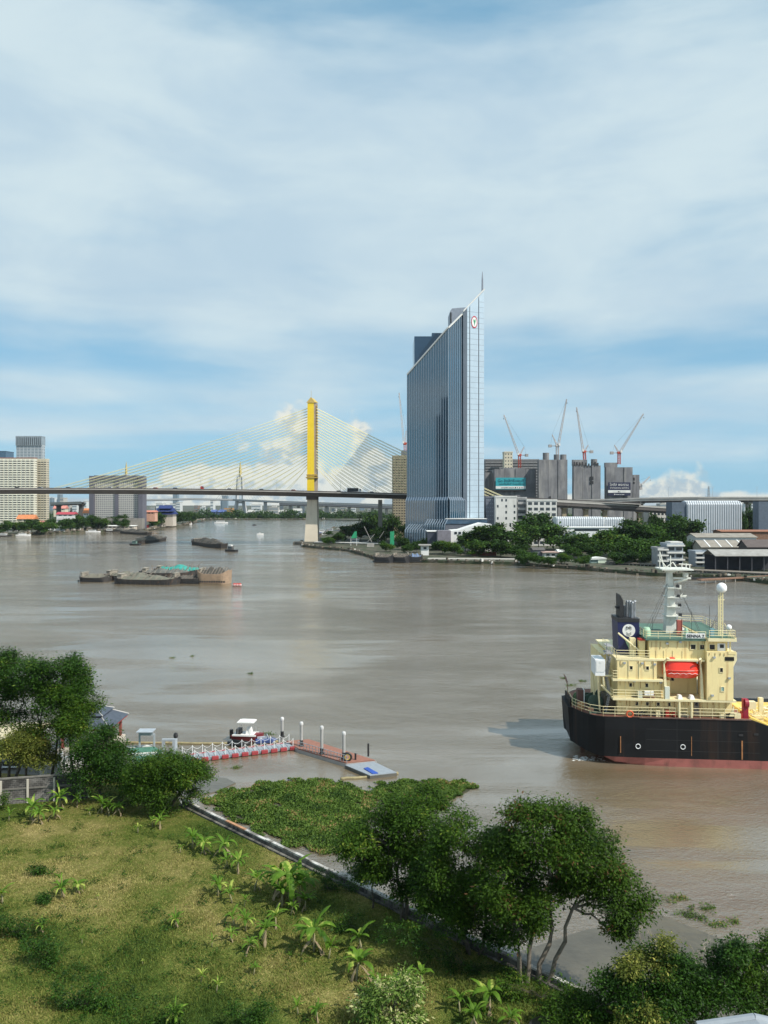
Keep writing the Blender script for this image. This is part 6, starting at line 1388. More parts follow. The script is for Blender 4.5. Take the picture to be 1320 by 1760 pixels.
def lbring(s):
    e = max(0.02, 1 - abs(2 * s - 1) ** 3.2) ** .55; w_ = 1.12 * e; hk = .5 * (1 - e) ** 1.2
    canopy = .0 if s < .0 else (1.72 if .12 < s < .72 else (1.72 - (.12 - s) * 7 if s <= .12 else 1.72 - (s - .72) * 3.4))
    tz = max(.98, 1.0 + canopy * .62); tw = w_ * (.72 if .05 < s < .92 else .5)
    return [(0, hk), (w_ * .55, hk + .08), (w_ * .95, .55), (w_, .92), (w_ * .96, 1.0), (tw, max(1.02, tz - .22)), (tw * .75, tz), (0, tz + .05)]
b = MB(); n = 22; vs = []
for i in range(n + 1):
    s = i / n; r_ = lbring(s); full = [(-y, z_) for y, z_ in r_] + [(y, z_) for y, z_ in reversed(r_[1:-1])]
    xo = x0 + Lb * s; vs += [(xo, YS + 1.2 + y, zb0 + z_ * 1.12) for y, z_ in full]
m_ = len(vs) // (n + 1); fs = []
for i in range(n):
    for k in range(m_): fs.append((i * m_ + k, (i + 1) * m_ + k, (i + 1) * m_ + (k + 1) % m_, i * m_ + (k + 1) % m_))
b.add(vs, fs + [tuple(range(m_)), tuple(reversed(range(n * m_, (n + 1) * m_)))]); b.build('hull', lr, lb, smooth=False)
b = MB(); b.frustum([(sx(1153), YS + .6), (sx(1168), YS + .6), (sx(1168), YS + 1.8), (sx(1153), YS + 1.8)], [(sx(1155), YS + .75), (sx(1162), YS + .75), (sx(1162), YS + 1.65), (sx(1155), YS + 1.65)], zb0 + 2.0, sz(1132)); b.build('conning_hatch', lr, lb)
b = MB(); b.tube([(x0 + .1, YS + .14, zb0 + 1.09)] + [(x0 + Lb * s, YS + 1.2 - lbring(s)[3][0] - .02, zb0 + 1.09) for s in (.1, .2, .4, .6, .8, .93)], .05, 5); b.build('rubbing_strip', mat('pale_red_strip', (.62, .12, .08), .4), lb)
b = MB(); b.tube([(x0 + Lb * (.1 + .08 * i), YS + .12, zb0 + .72 + (.08 if i % 2 else -.03)) for i in range(11)], .025, 4); b.build('grab_line', white, lb)
# deck gear aft: winches, reels, life rings, pipes, flag
def reel(px, py, r_, ln, y, name='mooring_reel', m=dgreen):
    b = MB(); c = P(px, py, y); b.tube([(c.x - ln / 2, c.y, c.z), (c.x - ln / 2 + .12, c.y, c.z)], r_, 16); b.tube([(c.x + ln / 2 - .12, c.y, c.z), (c.x + ln / 2, c.y, c.z)], r_, 16); b.tube([(c.x - ln / 2 + .1, c.y, c.z), (c.x + ln / 2 - .1, c.y, c.z)], r_ * .7, 12); b.box(c.x - ln / 2, c.x + ln / 2, c.y - .2, c.y + .2, HZ + .02, c.z); b.build(name, m, ship)
def reely(px, py, r_, ln, y, m=dgreen):
    b = MB(); c = P(px, py, y); b.tube([(c.x, c.y, c.z), (c.x, c.y + .14, c.z)], r_, 18); b.tube([(c.x, c.y + ln, c.z), (c.x, c.y + ln + .14, c.z)], r_, 18); b.tube([(c.x, c.y + .12, c.z), (c.x, c.y + ln, c.z)], r_ * .72, 12); b.box(c.x - .3, c.x + .3, c.y - .1, c.y + ln + .2, HZ + .02, c.z); b.build('mooring_reel', m, ship)
lg = mat('dull_green_winch', (.14, .22, .11), .6, var=.3, sc=2)
reely(988.5, 1203, .6, .9, YM, lg); reely(990, 1214, .62, .9, YM - 1.8, lg); reely(981, 1211, .45, .6, YM - .6, lg); reely(1023, 1210, .95, 1.4, YS + 2.6); reely(1033, 1213, .9, 1.4, YS + 4)
sbox('shade_block', 1048, 1066.5, YS + 2.2, YS + 4.9, HZ + .03, Z1 - .15, darks); reely(1007, 1207, .8, 1.2, YM - .5); reely(1036, 1203, 1.05, 1.5, YM - 2.2); reely(1020, 1214, .85, 1.2, YM - 3.2)  # first box: solid dark block, shade below the boat deck put into its colour
reel(1022, 1229, .35, 1.3, YS + 1.6); reel(1048, 1229, .35, 1.3, YS + 1.6)
sbox('winch_motor', 1006, 1016, YS + 4.4, YS + 5.6, HZ + .02, sz(1204), mat('brown_winch_box', (.12, .06, .05), .7)); sbox('white_side_plate', 1016.5, 1018, YS + 4.2, YS + 5.6, HZ + .02, sz(1204), white)
sbox('orange_gear_box', 1004, 1015, YS + 3.2, YS + 3.8, HZ + .02, sz(1223), mat('dirty_orange_box', (.50, .27, .12), .7, var=.3, sc=4)); sbox('rusty_gear', 1018, 1027, YS + 1.5, YS + 2.2, HZ + .02, sz(1226), rust)
def ring(px, py, y, R_=.38): b = MB(); c = P(px, py, y); b.tube([(c.x + R_ * math.cos(a * math.pi / 8), c.y, c.z + R_ * math.sin(a * math.pi / 8)) for a in range(17)], .10, 6); b.build('life_ring', mat('orange_life_ring', (.60, .10, .03), .6), ship)
for i, (q0, q1, zz, yy_) in enumerate(((1066, 1131, Z3 - .14, YS + .28), (1068, 1155, Z2 - .35, YS + 1.03), (1068, 1255, Z1 - .4, YS + 1.18), (1214, 1256, sz(1121), YS - .05), (1121, 1212, Z4 - .3, YS + .83))):
    b = MB(); p_ = q0 + 3
    while p_ < q1 - 2: hh = rnd.uniform(.2, .95); b.box(sx(p_), sx(p_ + rnd.uniform(.3, .9)), yy_, yy_ + .065, zz - hh, zz); p_ += rnd.uniform(5, 16)
    b.build('rust_run', mat('rust_run_stain', (.46, .30, .13), .9, var=.3, sc=3), ship)
for q in (1083, 1101, 1126, 1147): b = MB(); b.tube([(sx(q), YS + .30 if q < 1130 else YS + 1.65, Z2 + .2), (sx(q), YS + .30 if q < 1130 else YS + 1.65, Z3 - .1)], .035, 5); b.build('wall_pipe', crm2, ship)
for q in (1080, 1096, 1104, 1128, 1140): b = MB(); b.tube([(sx(q), YS + 1.05, Z1 + .2), (sx(q), YS + 1.05, Z2 - .15)], .04, 5); b.build('wall_pipe', crm2, ship)
for q in (1132, 1145, 1160, 1176): b = MB(); b.tube([(sx(q), YS + .86, Z3 + .1), (sx(q), YS + .86, Z3 + 1.1)], .03, 5); b.build('wall_pipe', crm2, ship)
for q in (1075, 1125, 1165, 1183, 1212, 1232, 1248): b = MB(); b.tube([(sx(q), YS + 1.2, HZ), (sx(q), YS + 1.2, Z1 - .15)], .035, 5); b.build('wall_pipe', crm2, ship)
for q, z_ in ((1076, Z3 - .5), (1106, Z3 - .5), (1127, Z3 - .6), (1095, Z2 - .4), (1140, Z2 - .5), (1225, sz(1130)), (1250, sz(1165)), (1222, sz(1195)), (1150, Z4 - .6), (1172, Z4 - .4)): b = MB(); b.bc((sx(q), YS - .08 if q > 1212 else (YS + .78 if z_ > Z3 else YS + .25 if z_ > Z2 else YS + 1.0), z_), .3, .22, .22); b.build('deck_light', steel, ship)
ring(1084, 1229, YS + .22); ring(1155, 1229, YS + .8, .3)
b = MB()
for i in range(26):
    px = rnd.uniform(1095, 1150); z0 = HZ + .05; hh = rnd.uniform(.3, .75); x = sx(px); y = YS + rnd.uniform(.7, 1.1); b.tube([(x, y, z0), (x + rnd.uniform(-.5, .5), y, z0 + hh), (x + rnd.uniform(-.7, .7), y, z0 + .1)], .07, 5)
b.build('deck_pipework', mat('dark_deck_pipes', (.08, .08, .08), .6, var=.4, sc=2), ship)
for a_ in ((1134, .5, .8), (1242, .7, .55), (1267, .75, .6)): b = MB(); b.bc((sx(a_[0]), YS + .8, HZ), a_[1], .5, a_[2]); b.build('vent_cover', crm2, ship)
b = MB(); b.bc((sx(1150), YS + .8, HZ), .4, .4, .85); b.bc((sx(1162), YS + .8, HZ), .35, .35, .6); b.bc((sx(1279), YS + 1, HZ), .7, .5, .8); b.build('fire_box', redm, ship)
b = MB()
for i in range(12): x = sx(1171 + i * 1.2); b.bc((x, YS + .8, HZ + rnd.uniform(.0, .2)), .3, .4, rnd.uniform(.2, .35))
b.build('rope_coil', mat('pale_rope', (.5, .46, .36), .9, var=.2, sc=3), ship)
b = MB(); b.bc((sx(1250), YS + .8, HZ), .8, .5, .5); b.bc((sx(1258), YS + .9, HZ), .5, .5, .55); b.bc((sx(1102), YS + 1.0, Z1 + .12), 1.6, .5, .1); b.bc((sx(1097), YS + .8, Z2 + .12), 3.6, .3, .12); b.build('dark_gear', blackm, ship)
b = MB(); b.bc((sx(1118), YS + .6, sz(1197)), 1.05, .6, .5); b.build('raft_canister', mat('gloss_white_dome', (.82, .82, .82), .25), ship)
b = MB()
for i in range(8): b.bc((sx(1110 + i * 2.4), YS + .6, Z1 + .12), .16, .3, rnd.uniform(.3, .6))
b.build('brown_rack', rust, ship); b = MB(); b.bc((sx(1103), YS + .5, Z1 + .12), .5, .4, .75); b.bc((sx(1148), YS + .3, Z1 + .12), .55, .35, 1.5); b.build('grey_box', mat('pale_grey_house', (.55, .58, .50)), ship)
b = MB(); b.tube([(sx(995), YM, HZ), (sx(993.5), YM, HZ + 2.2), (sx(987), YM, HZ + 3.6)], .05, 5); b.build('flagstaff', rust, ship)
b = MB(); b.add([(sx(987.5) + a_, YM + c_ + e_, HZ + d_) for e_ in (0, .04) for a_, c_, d_ in ((0, 0, 3.5), (.35, .02, 2.5), (.6, .3, 2.3), (.3, .25, 3.2))], [(0, 1, 2, 3), (7, 6, 5, 4), (0, 3, 7, 4), (1, 0, 4, 5), (2, 1, 5, 6), (3, 2, 6, 7)]); b.build('flag', mat('red_white_flag', (.5, .35, .35), .8, col2=(.3, .02, .04), var=.1, sc=3), ship)
sbox('stern_bulwark', 993.5, 996, YM - 2.3, YM + 2.3, HZ - .3, HZ + .9, hullm)
# forward of the house: red hose reel, yellow hopper side, pipes
b = MB(); c = P(1274, 1205, YS + 1); b.tube([(c.x - .12, c.y - .2, c.z), (c.x + .3, c.y - .2, c.z)], .55, 14); b.box(c.x - .25, c.x + .35, c.y - .3, c.y + .3, HZ, c.z + .5); b.build('hose_reel', mat('dark_crimson_paint', (.30, .01, .03), .5), ship)
yl = mat('cargo_yellow_paint', (.72, .50, .12), .6, var=.1, sc=.8, col2=(.45, .24, .06), streak=(1, 1, .4), c2=(.55, .8))
b = MB(); zt0, zt1 = sz(1236), HZ - .75
b.yprism([(sx(1284), HZ - .1), (sx(1330), HZ - 1.5), (sx(1640), HZ - 1.5), (sx(1640), zt1), (sx(1320), zt1), (sx(1288), HZ + .25)], YS + .5, YS + 12.0); b.build('cargo_trunk', yl, ship)
b = MB()
for i in range(34):
    px = rnd.uniform(1288, 1345); zb_ = HZ + .2 - (px - 1288) * .015; x = sx(px); y = YS + rnd.uniform(1.2, 6); b.tube([(x, y, zb_), (x + rnd.uniform(-1, 1), y, zb_ + rnd.uniform(.3, 1.2)), (x + rnd.uniform(-1.2, 1.2), y, zb_ + rnd.uniform(.1, 1.0))], rnd.uniform(.05, .12), 5)
b.build('cargo_piping', crm2, ship)
b = MB(); b.bc((sx(1318), YS + 3, zt1), .5, .5, 2.8); b.bc((sx(1308), YS + 2.5, zt1), 1.4, 1, .8); b.bc((sx(1296), YS + 2, sz(1222)), 1.0, .8, .9); b.build('manifold', crm2, ship)
b = MB()
for q in range(1350, 1640, 40): b.bc((sx(q), YS + 6, zt1), 1.6, 1.6, .7)
b.build('tank_hatch', crm2, ship)
# the ship lies a few degrees off the picture plane, its bow nearer
TH = R(-5); piv = ROOT[ship.name]
ship.rotation_euler = (0, 0, TH); ship.location = piv + Vector((.63, 0, 0))
lb.rotation_euler = (0, 0, TH); lb.location = piv + Vector((.63, 0, 0)) + Matrix.Rotation(TH, 3, 'Z') @ (ROOT[lb.name] - piv)
# wake foam under the stern
foam = mat('wake_foam', (.72, .72, .70), .8, var=.1, sc=2)
fv = []
r4 = np.random.default_rng(3)
for i in range(90):
    px = 985 + abs(r4.normal()) * 30; py = 1299 + r4.random() * 9 
    p = G(px if px < 1045 else 990 + r4.random() * 40, py, .03); s = .02 + .045 * r4.random(); fv += [(p.x - s * 4, p.y, .03), (p.x, p.y - s, .04), (p.x + s * 4, p.y, .03), (p.x, p.y + s, .05)]
o = npmesh('wake_foam', np.array(fv), 4, foam); tag(o, 'small white foam patches in the water under the ship stern', 'foam', kind='stuff')
# ---------------------------------------------------------------- near left: jetty, pontoons, boat, piles, pavilion
def near(px, py, z=.6): return G(px, py, z)
woodred = mat('red_brown_decking', (.26, .12, .085), .8, var=.15, sc=2, bump=.4, bsc=6)
pgrey = mat('grey_pontoon_grating', (.27, .30, .33), .7, var=.12, sc=3)
fl = thing('floating_walkway', 'red and grey floating walkway with white posts and slack chains', 'walkway', tuple(G(410, 1295, 0)))
WZ = .45
a0, a1 = G(308, 1308, WZ), G(512, 1283, WZ); u = (a1 - a0).normalized(); v_ = Vector((-u.y, u.x, 0)); Wk = 2.2
if v_.y < 0: v_ = -v_
def obox(b, c, su, sv_, z0, z1, uu=u, vv=v_):
    ps = [c - uu * su / 2 - vv * sv_ / 2, c + uu * su / 2 - vv * sv_ / 2, c + uu * su / 2 + vv * sv_ / 2, c - uu * su / 2 + vv * sv_ / 2]; ps = [tuple(p.xy) for p in ps]
    if sum(ps[i][0] * ps[(i + 1) % 4][1] - ps[(i + 1) % 4][0] * ps[i][1] for i in range(4)) < 0: ps.reverse()
    b.prism(ps, z0, z1)
Lw = (a1 - a0).length; b = MB(); nseg = 24
for i in range(nseg): obox(b, a0 + u * Lw * (i + .5) / nseg + v_ * Wk / 2, Lw / nseg - .06, Wk - .2, .1, WZ)
b.build('deck_blocks', pgrey, fl)
for i in range(12):
    c = a0 + u * Lw * (i + .5) / 12
    for sd in (0, 1):
        b = MB(); obox(b, c + v_ * (Wk * sd + (.1 if sd == 0 else -.1)), .85, .42, .05, WZ + .04); o = b.build('red_float', mat('faded_red_plastic', (.27, .03, .035), .5, var=.12, sc=2), fl, bevel=.06)
        b = MB(); pc = c + v_ * (Wk * sd + (.1 if sd == 0 else -.1)); b.tube([(pc.x, pc.y, WZ + .1), (pc.x, pc.y, WZ + 1.1)], .04, 8); b.build('post', whitemetal, fl)
b = MB()
for sd in (0, 1):
    for i in range(11):
        p = a0 + u * Lw * (i + .5) / 12 + v_ * (Wk * sd + (.1 if sd == 0 else -.1)); q = p + u * Lw / 12
        for hz, sg_ in ((1.0, .38),): b.tube([(p.lerp(q, k / 5).x, p.lerp(q, k / 5).y, WZ + hz - sg_ * 4 * (k / 5) * (1 - k / 5)) for k in range(6)], .02, 4, cap=False)
b.build('chain', whitemetal, fl)
# L-shaped pontoon: brown deck and grey end raft
pn = thing('pontoon', 'long red-brown decked pontoon with pale edge running out from the walkway', 'pontoon', tuple(G(570, 1300, 0)))
PZ = .5
P1, P2, P3, P4 = G(494, 1275, PZ), G(522, 1270, PZ), G(640, 1306, PZ), G(600, 1312, PZ)
def quadup(b, ps, z0, z1):
    ps = [tuple(p.xy) for p in ps]
    if sum(ps[i][0] * ps[(i + 1) % len(ps)][1] - ps[(i + 1) % len(ps)][0] * ps[i][1] for i in range(len(ps))) < 0: ps.reverse()
    b.prism(ps, z0, z1)
E1, E2 = G(490, 1273, PZ), G(530, 1270, PZ); E3, E4 = G(648, 1307, PZ), G(596, 1312, PZ); E5 = G(512, 1287, PZ)
b = MB(); quadup(b, [E1, E2, E3, E4, E5], -.3, PZ - .1); b.build('float_body', mat('pale_pontoon_edge', (.30, .29, .28), .7, var=.15, sc=1), pn)
cen = (E1 + E2 + E3 + E4 + E5) / 5
b = MB(); quadup(b, [cen + (p - cen) * .965 for p in (E1, E2, E3, E4, E5)], PZ - .1, PZ + .02); b.build('decking', woodred, pn)
b = MB(); n = 16
for i in range(n + 1):
    p = E5.lerp(E4, i / n); b.tube([(p.x, p.y + .15, PZ), (p.x, p.y + .15, PZ + .9)], .04, 5)
b.tube([(E5.x, E5.y + .15, PZ + .9), (E4.x, E4.y + .15, PZ + .9)], .04, 5); b.tube([(E5.x, E5.y + .15, PZ + .5), (E4.x, E4.y + .15, PZ + .5)], .03, 5); b.build('railing', steel, pn)
b = MB()
for px, py in ((611, 1306), (633, 1300)): p = G(px, py, PZ); b.tube([tuple(p), (p.x, p.y, PZ + (.8 if px == 611 else 1.6))], .12, 6)
b.build('bollard', blackm, pn)
yb = thing('tyre', 'black tyre with yellow rim leaning on the pontoon by the rightmost mooring pile', 'tyre', tuple(G(597, 1308, PZ)))
p = G(597, 1308, PZ); b = MB(); b.tube([(p.x + .45 * math.cos(a * math.pi / 8), p.y, PZ + .5 + .45 * math.sin(a * math.pi / 8)) for a in range(17)], .16, 7); b.build('rubber', blackm, yb)
b = MB(); b.tube([(p.x + .30 * math.cos(a * math.pi / 8), p.y - .08, PZ + .5 + .30 * math.sin(a * math.pi / 8)) for a in range(17)], .06, 6); b.build('rim', mat('yellow_rim', (.6, .45, .1), .6), yb)
rt = thing('raft', 'pale grey floating raft with blue opening at the end of the pontoon', 'raft', tuple(G(635, 1322, 0)))
RZ = .4
Q1, Q2, Q3, Q4 = G(593, 1315, RZ), G(642, 1309, RZ), G(682, 1328, RZ), G(636, 1333, RZ)
b = MB(); quadup(b, [Q1, Q2, Q3, Q4], -.3, RZ - .05); b.build('float_body', mat('dark_wet_concrete', (.10, .095, .08)), rt)
cen = (Q1 + Q2 + Q3 + Q4) / 4; b = MB()
for i in range(14):
    s0, s1 = i / 14, (i + .93) / 14; quadup(b, [Q1.lerp(Q2, s0), Q1.lerp(Q2, s1), Q4.lerp(Q3, s1), Q4.lerp(Q3, s0)], RZ - .05, RZ + .03)
b.build('grating', pgrey, rt)
b = MB(); quadup(b, [G(625, 1322, RZ), G(632, 1320, RZ), G(650, 1330, RZ), G(640, 1331, RZ)], RZ + .031, RZ + .12); b.build('blue_mat', mat('royal_blue_sheet', (.02, .07, .35), .5, var=.15), rt)
# mooring piles with white caps
for i, (px, pb_, pt) in enumerate(((485, 1273, 1234), (518, 1289, 1242), (553, 1303, 1249), (591, 1311, 1259))):
    p = G(px, pb_, .0); zt_ = Z(pt, p.y); t = thing('mooring_pile', ('white-capped steel mooring pile nearest the motorboat', 'white-capped mooring pile at the corner of walkway and pontoon', 'white-capped mooring pile halfway along the brown pontoon', 'white-capped mooring pile at the raft end of the pontoon')[i], 'mooring pile', tuple(p), 'white-capped mooring piles')
    b = MB(); b.tube([(p.x, p.y, -2), (p.x, p.y, zt_ - .3)], .20, 12); b.build('pile', mat('grey_steel_pile', (.36, .36, .35), .5, var=.15, sc=.8, col2=(.10, .08, .06), streak=(1, 1, .3), c2=(.55, .7)), t, smooth=False)
    b = MB(); b.lathe([(.25, 0), (.26, .22), (.21, .36), (.08, .44)], (p.x, p.y, zt_ - .3), 12); b.build('cap', mat('grey_white_cap', (.5, .5, .5), .6), t)
    b = MB(); b.lathe([(.32, 0), (.32, .2)], (p.x, p.y, .45), 12); b.lathe([(.225, 0), (.225, .6)], (p.x, p.y, .7), 12); b.build('guide_collar', blackm, t)
# motorboat behind the walkway
mbp = G(425, 1277, 0); mbt = thing('motorboat', 'white canopied motorboat with dark red hull behind the floating walkway', 'boat', (0, 0, 0))
b = MB(); L_, W_ = 4.3, 1.7; vs = []; fs = []; n = 12
for i in range(n + 1):
    s = i / n; x = (s - .5) * L_; wv = W_ / 2 * (min(1, (1 - s) * 2.2 + .05)) ** .6; vs += [(x * .94, -wv * .5, -.1), (x, -wv, .75 + .35 * s * s), (x, wv, .75 + .35 * s * s), (x * .94, wv * .5, -.1)]
for i in range(n): a = i * 4; c = a + 4; fs += [(a, c, c + 1, a + 1), (a + 1, c + 1, c + 2, a + 2), (a + 2, c + 2, c + 3, a + 3), (a + 3, c + 3, c, a)]
fs += [(0, 1, 2, 3), (n * 4 + 3, n * 4 + 2, n * 4 + 1, n * 4)]; b.add(vs, fs); b.build('hull', hullred, mbt)
b = MB(); b.box(-1.9, 1.2, -.74, .74, .80, .93); b.box(-1.95, 1.3, -.86, -.74, .78, .98); b.box(-1.95, 1.3, .74, .86, .78, .98); b.build('gunwale', white, mbt)
b = MB(); b.frustum([(-.25, -.45), (.65, -.45), (.65, .45), (-.25, .45)], [(-.05, -.3), (.4, -.3), (.4, .3), (-.05, .3)], .93, 1.85); b.build('console', white, mbt)
b = MB(); b.box(-1.3, 1.0, -.85, .85, 2.55, 2.63); b.box(-1.0, .8, -.8, .8, 2.633, 2.69); b.build('canopy', white, mbt)
b = MB(); [b.tube([(x, y, .9), (x * .95, y, 2.55)], .03, 5) for x in (-1.2, .9) for y in (-.75, .75)]; b.build('canopy_pole', steel, mbt)
b = MB(); b.box(-1.5, -.9, -.5, .5, .93, 1.6); b.build('seat', blackm, mbt); b = MB(); b.box(-2.5, -2.1, -.2, .2, .2, 1.4); b.build('outboard_motor', blackm, mbt)
mbt.location = mbp + Vector((0, .6, .15)); mbt.rotation_euler = (0, 0, R(-6))
# small dark dinghy and jet ski beside it
dg = thing('dinghy', 'dark inflatable dinghy tied left of the motorboat behind the walkway', 'dinghy', (0, 0, 0))
b = MB(); pts = [(-1.4, -.5, .35), (.9, -.5, .4), (1.6, 0, .5), (.9, .5, .4), (-1.4, .5, .35)]; b.tube(pts, .24, 8); b.build('tube', blackm, dg, smooth=True); b = MB(); b.box(-1.4, 1.0, -.45, .45, .15, .25); b.build('floor', wood, dg)
dg.location = G(408, 1287, 0) + Vector((0, 1.2, 0)); dg.rotation_euler = (0, 0, R(-25))
js = thing('jet_ski', 'small blue and grey jet ski moored between the motorboat and the first pile', 'jet ski', (0, 0, 0))
b = MB(); b.xprism([(-.5, .1), (.5, .1), (.55, .45), (.3, .6), (-.3, .6), (-.55, .45)], -1.3, .9); b.add([(.9, -.5, .1), (.9, .5, .1), (1.6, 0, .4), (.9, .3, .6), (.9, -.3, .6)], [(0, 1, 2), (1, 3, 2), (3, 4, 2), (4, 0, 2)]); b.build('hull', mat('blue_hull', (.04, .07, .2)), js)
b = MB(); b.box(-1.1, .2, -.22, .22, .6, .85); b.tube([(.4, 0, .6), (.2, 0, 1.1)], .1, 6); b.tube([(.2, -.4, 1.1), (.2, .4, 1.1)], .04, 5); b.build('seat', mat('grey_cover', (.3, .33, .38), .7), js)
js.location = G(453, 1283, 0) + Vector((0, 1.6, 0)); js.rotation_euler = (0, 0, R(12))
# floating booms
boomm = mat('ochre_weed_boom', (.26, .22, .12), .9, var=.4, sc=2)
def boom(label, pts, r_=.16):
    q = [G(a, c, .08) for a, c in pts]; b = MB(); pp = []
    for i in range(len(q) - 1):
        for k in range(6): p = q[i].lerp(q[i + 1], k / 6); pp.append(p + Vector((rnd.uniform(-.04, .04), rnd.uniform(-.08, .08), 0)))
    pp.append(q[-1]); b.tube(pp, r_, 6); o = b.build('floating_boom', boomm, smooth=True); tag(o, label, 'boom')
boom('long weedy floating boom behind the walkway, running left from the motorboat', [(412, 1277), (360, 1278), (300, 1277), (200, 1276), (150, 1278)])
boom('short weedy floating boom in front of the grey raft', [(585, 1338), (620, 1336.5), (660, 1332), (684, 1328.5)])
boom('short floating boom between the motorboat and the first pile', [(444, 1277), (478, 1274)])
# fixed pier with green deck, gates and pavilion
pier = thing('river_pier', 'green decked fixed pier with pale edges at the left end of the walkway', 'pier', tuple(G(250, 1300, 0)))
gm = mat('green_pier_matting', (.06, .17, .12), .8, var=.25, sc=1.5)
A1, A2, A3, A4 = G(195, 1288, 1.2), G(265, 1283, 1.2), G(305, 1306, 1.2), G(190, 1313, 1.2)
b = MB(); quadup(b, [A1, A2, A3, A4], 1.0, 1.2); b.build('deck', gm, pier)
b = MB(); quadup(b, [G(198, 1296, 1.5), G(270, 1291, 1.5), G(270, 1293, 1.5), G(198, 1298, 1.5)], 1.21, 1.45); quadup(b, [G(190, 1283, 1.2), G(262, 1278, 1.2), G(262, 1281, 1.2), G(190, 1286, 1.2)], .8, 1.1); b.build('edge_beam', mat('pale_pier_edge', (.5, .5, .46), .8, var=.2, sc=1), pier)
b = MB()
for px, py in ((200, 1312), (225, 1312), (250, 1310), (275, 1308), (300, 1306), (210, 1290), (250, 1287)): p = G(px, py, 1); b.tube([(p.x, p.y, -2), (p.x, p.y, 1)], .16, 7)
b.build('pile', concrete, pier)
rail_pts = [A4, A3]
b = MB()
for i in range(10): p = A4.lerp(A3, i / 9); b.tube([(p.x, p.y, 1.2), (p.x, p.y, 2.1)], .04, 5)
for hz in (1.6, 2.1): b.tube([(A4.x, A4.y, hz), (A3.x, A3.y, hz)], .04, 5)
b.build('railing', mat('teal_railing', (.15, .3, .3), .6), pier)
def gate(label, pts_l, pts_r, zt_, m, r_=.12, beam=.3, extra=None, base_z=1.2):
    a, c = G(*pts_l, base_z), G(*pts_r, base_z); t = thing('gate_frame', label, 'frame', tuple(a))
    for p in (a, c): b = MB(); b.box(p.x - r_, p.x + r_, p.y - r_, p.y + r_, 0, zt_); b.build('post', m, t)
    b = MB(); b.box(a.x - r_, c.x + r_, min(a.y, c.y) - r_, min(a.y, c.y) + r_, zt_ + .005, zt_ + beam)
    if extra: b.box(a.x - .2, c.x + .2, a.y - .8, a.y + .8, zt_ + beam + .003, zt_ + beam + .1)
    b.build('beam', m, t); return t
bluew = mat('blue_white_frame', (.34, .38, .42), .5, var=.15, sc=2)
gY = G(240, 1282, 1.2).y
gate('white topped gate frame with flat roof at the back of the green pier', (240, 1284), (265, 1281), Z(1262, gY), bluew, .10, .55, True)
gY = G(281, 1310, 1.2).y
gate('tall grey-blue gate frame at the start of the floating walkway', (281, 1312), (299, 1312), Z(1271, gY), bluew, .16, .2)
t = thing('mooring_pile', 'grey mooring pile with black ball top beside the grey-blue gate frame', 'mooring pile', tuple(G(303, 1309, 0))); p = G(302, 1309, 0); b = MB(); b.tube([(p.x, p.y, -1), (p.x, p.y, Z(1268, p.y))], .2, 10); b.build('pile', bluew, t); b = MB(); b.lathe([(.22, 0), (.3, .25), (.22, .55), (.05, .65)], (p.x, p.y, Z(1268, p.y)), 10); b.build('cap', blackm, t)
# pavilion (sala)
pvY = 96.0
sala = thing('pavilion', 'riverside pavilion with two-tier dark slate roof and red-brown post', 'pavilion', (X(175, pvY), pvY, 1.2))
slate = mat('blue_grey_slate', (.06, .075, .10), .6, var=.25, sc=2, bump=.3, bsc=8); ridge = mat('pale_ridge_tiles', (.45, .44, .42), .8)
cx_, cy_ = X(142, pvY), pvY + 3.2; zE, zM, zT = Z(1252, pvY), Z(1238, pvY), Z(1222, pvY)
def hip(b, r0, r1, z0, z1): b.frustum([(cx_ - r0, cy_ - r0), (cx_ + r0, cy_ - r0), (cx_ + r0, cy_ + r0), (cx_ - r0, cy_ + r0)], [(cx_ - r1, cy_ - r1), (cx_ + r1, cy_ - r1), (cx_ + r1, cy_ + r1), (cx_ - r1, cy_ + r1)], z0, z1)
b = MB(); hip(b, 3.55, 1.9, zE, zM); rfo = b.build('lower_roof', slate, sala); b = MB(); hip(b, 2.1, .15, zM + .2, zT); b.build('upper_roof', slate, sala)
b = MB()
for sx_ in (-1, 1):
    for sy_ in (-1, 1): b.tube([(cx_ + sx_ * 3.55, cy_ + sy_ * 3.55, zE + .03), (cx_ + sx_ * 1.9, cy_ + sy_ * 1.9, zM + .03)], .07, 5); b.tube([(cx_ + sx_ * 2.1, cy_ + sy_ * 2.1, zM + .22), (cx_, cy_, zT)], .07, 5)
b.build('ridge', ridge, rfo)
b = MB(); b.box(cx_ - 3.4, cx_ + 3.4, cy_ - 3.4, cy_ + 3.4, zE - .25, zE - .01); b.build('eaves', redm, sala)
for sx_ in (-1, 1):
    for sy_ in (-1, 1): b = MB(); b.bc((cx_ + sx_ * 2.7, cy_ + sy_ * 2.7, .5), .32, .32, zE - .75); b.build('post', mat('red_brown_post', (.22, .06, .05), .6), sala)
b = MB(); b.box(cx_ - 3.2, cx_ + 3.2, cy_ - 3.2, cy_ + 3.2, 0, 1.3); b.build('floor', conc_lt, sala)
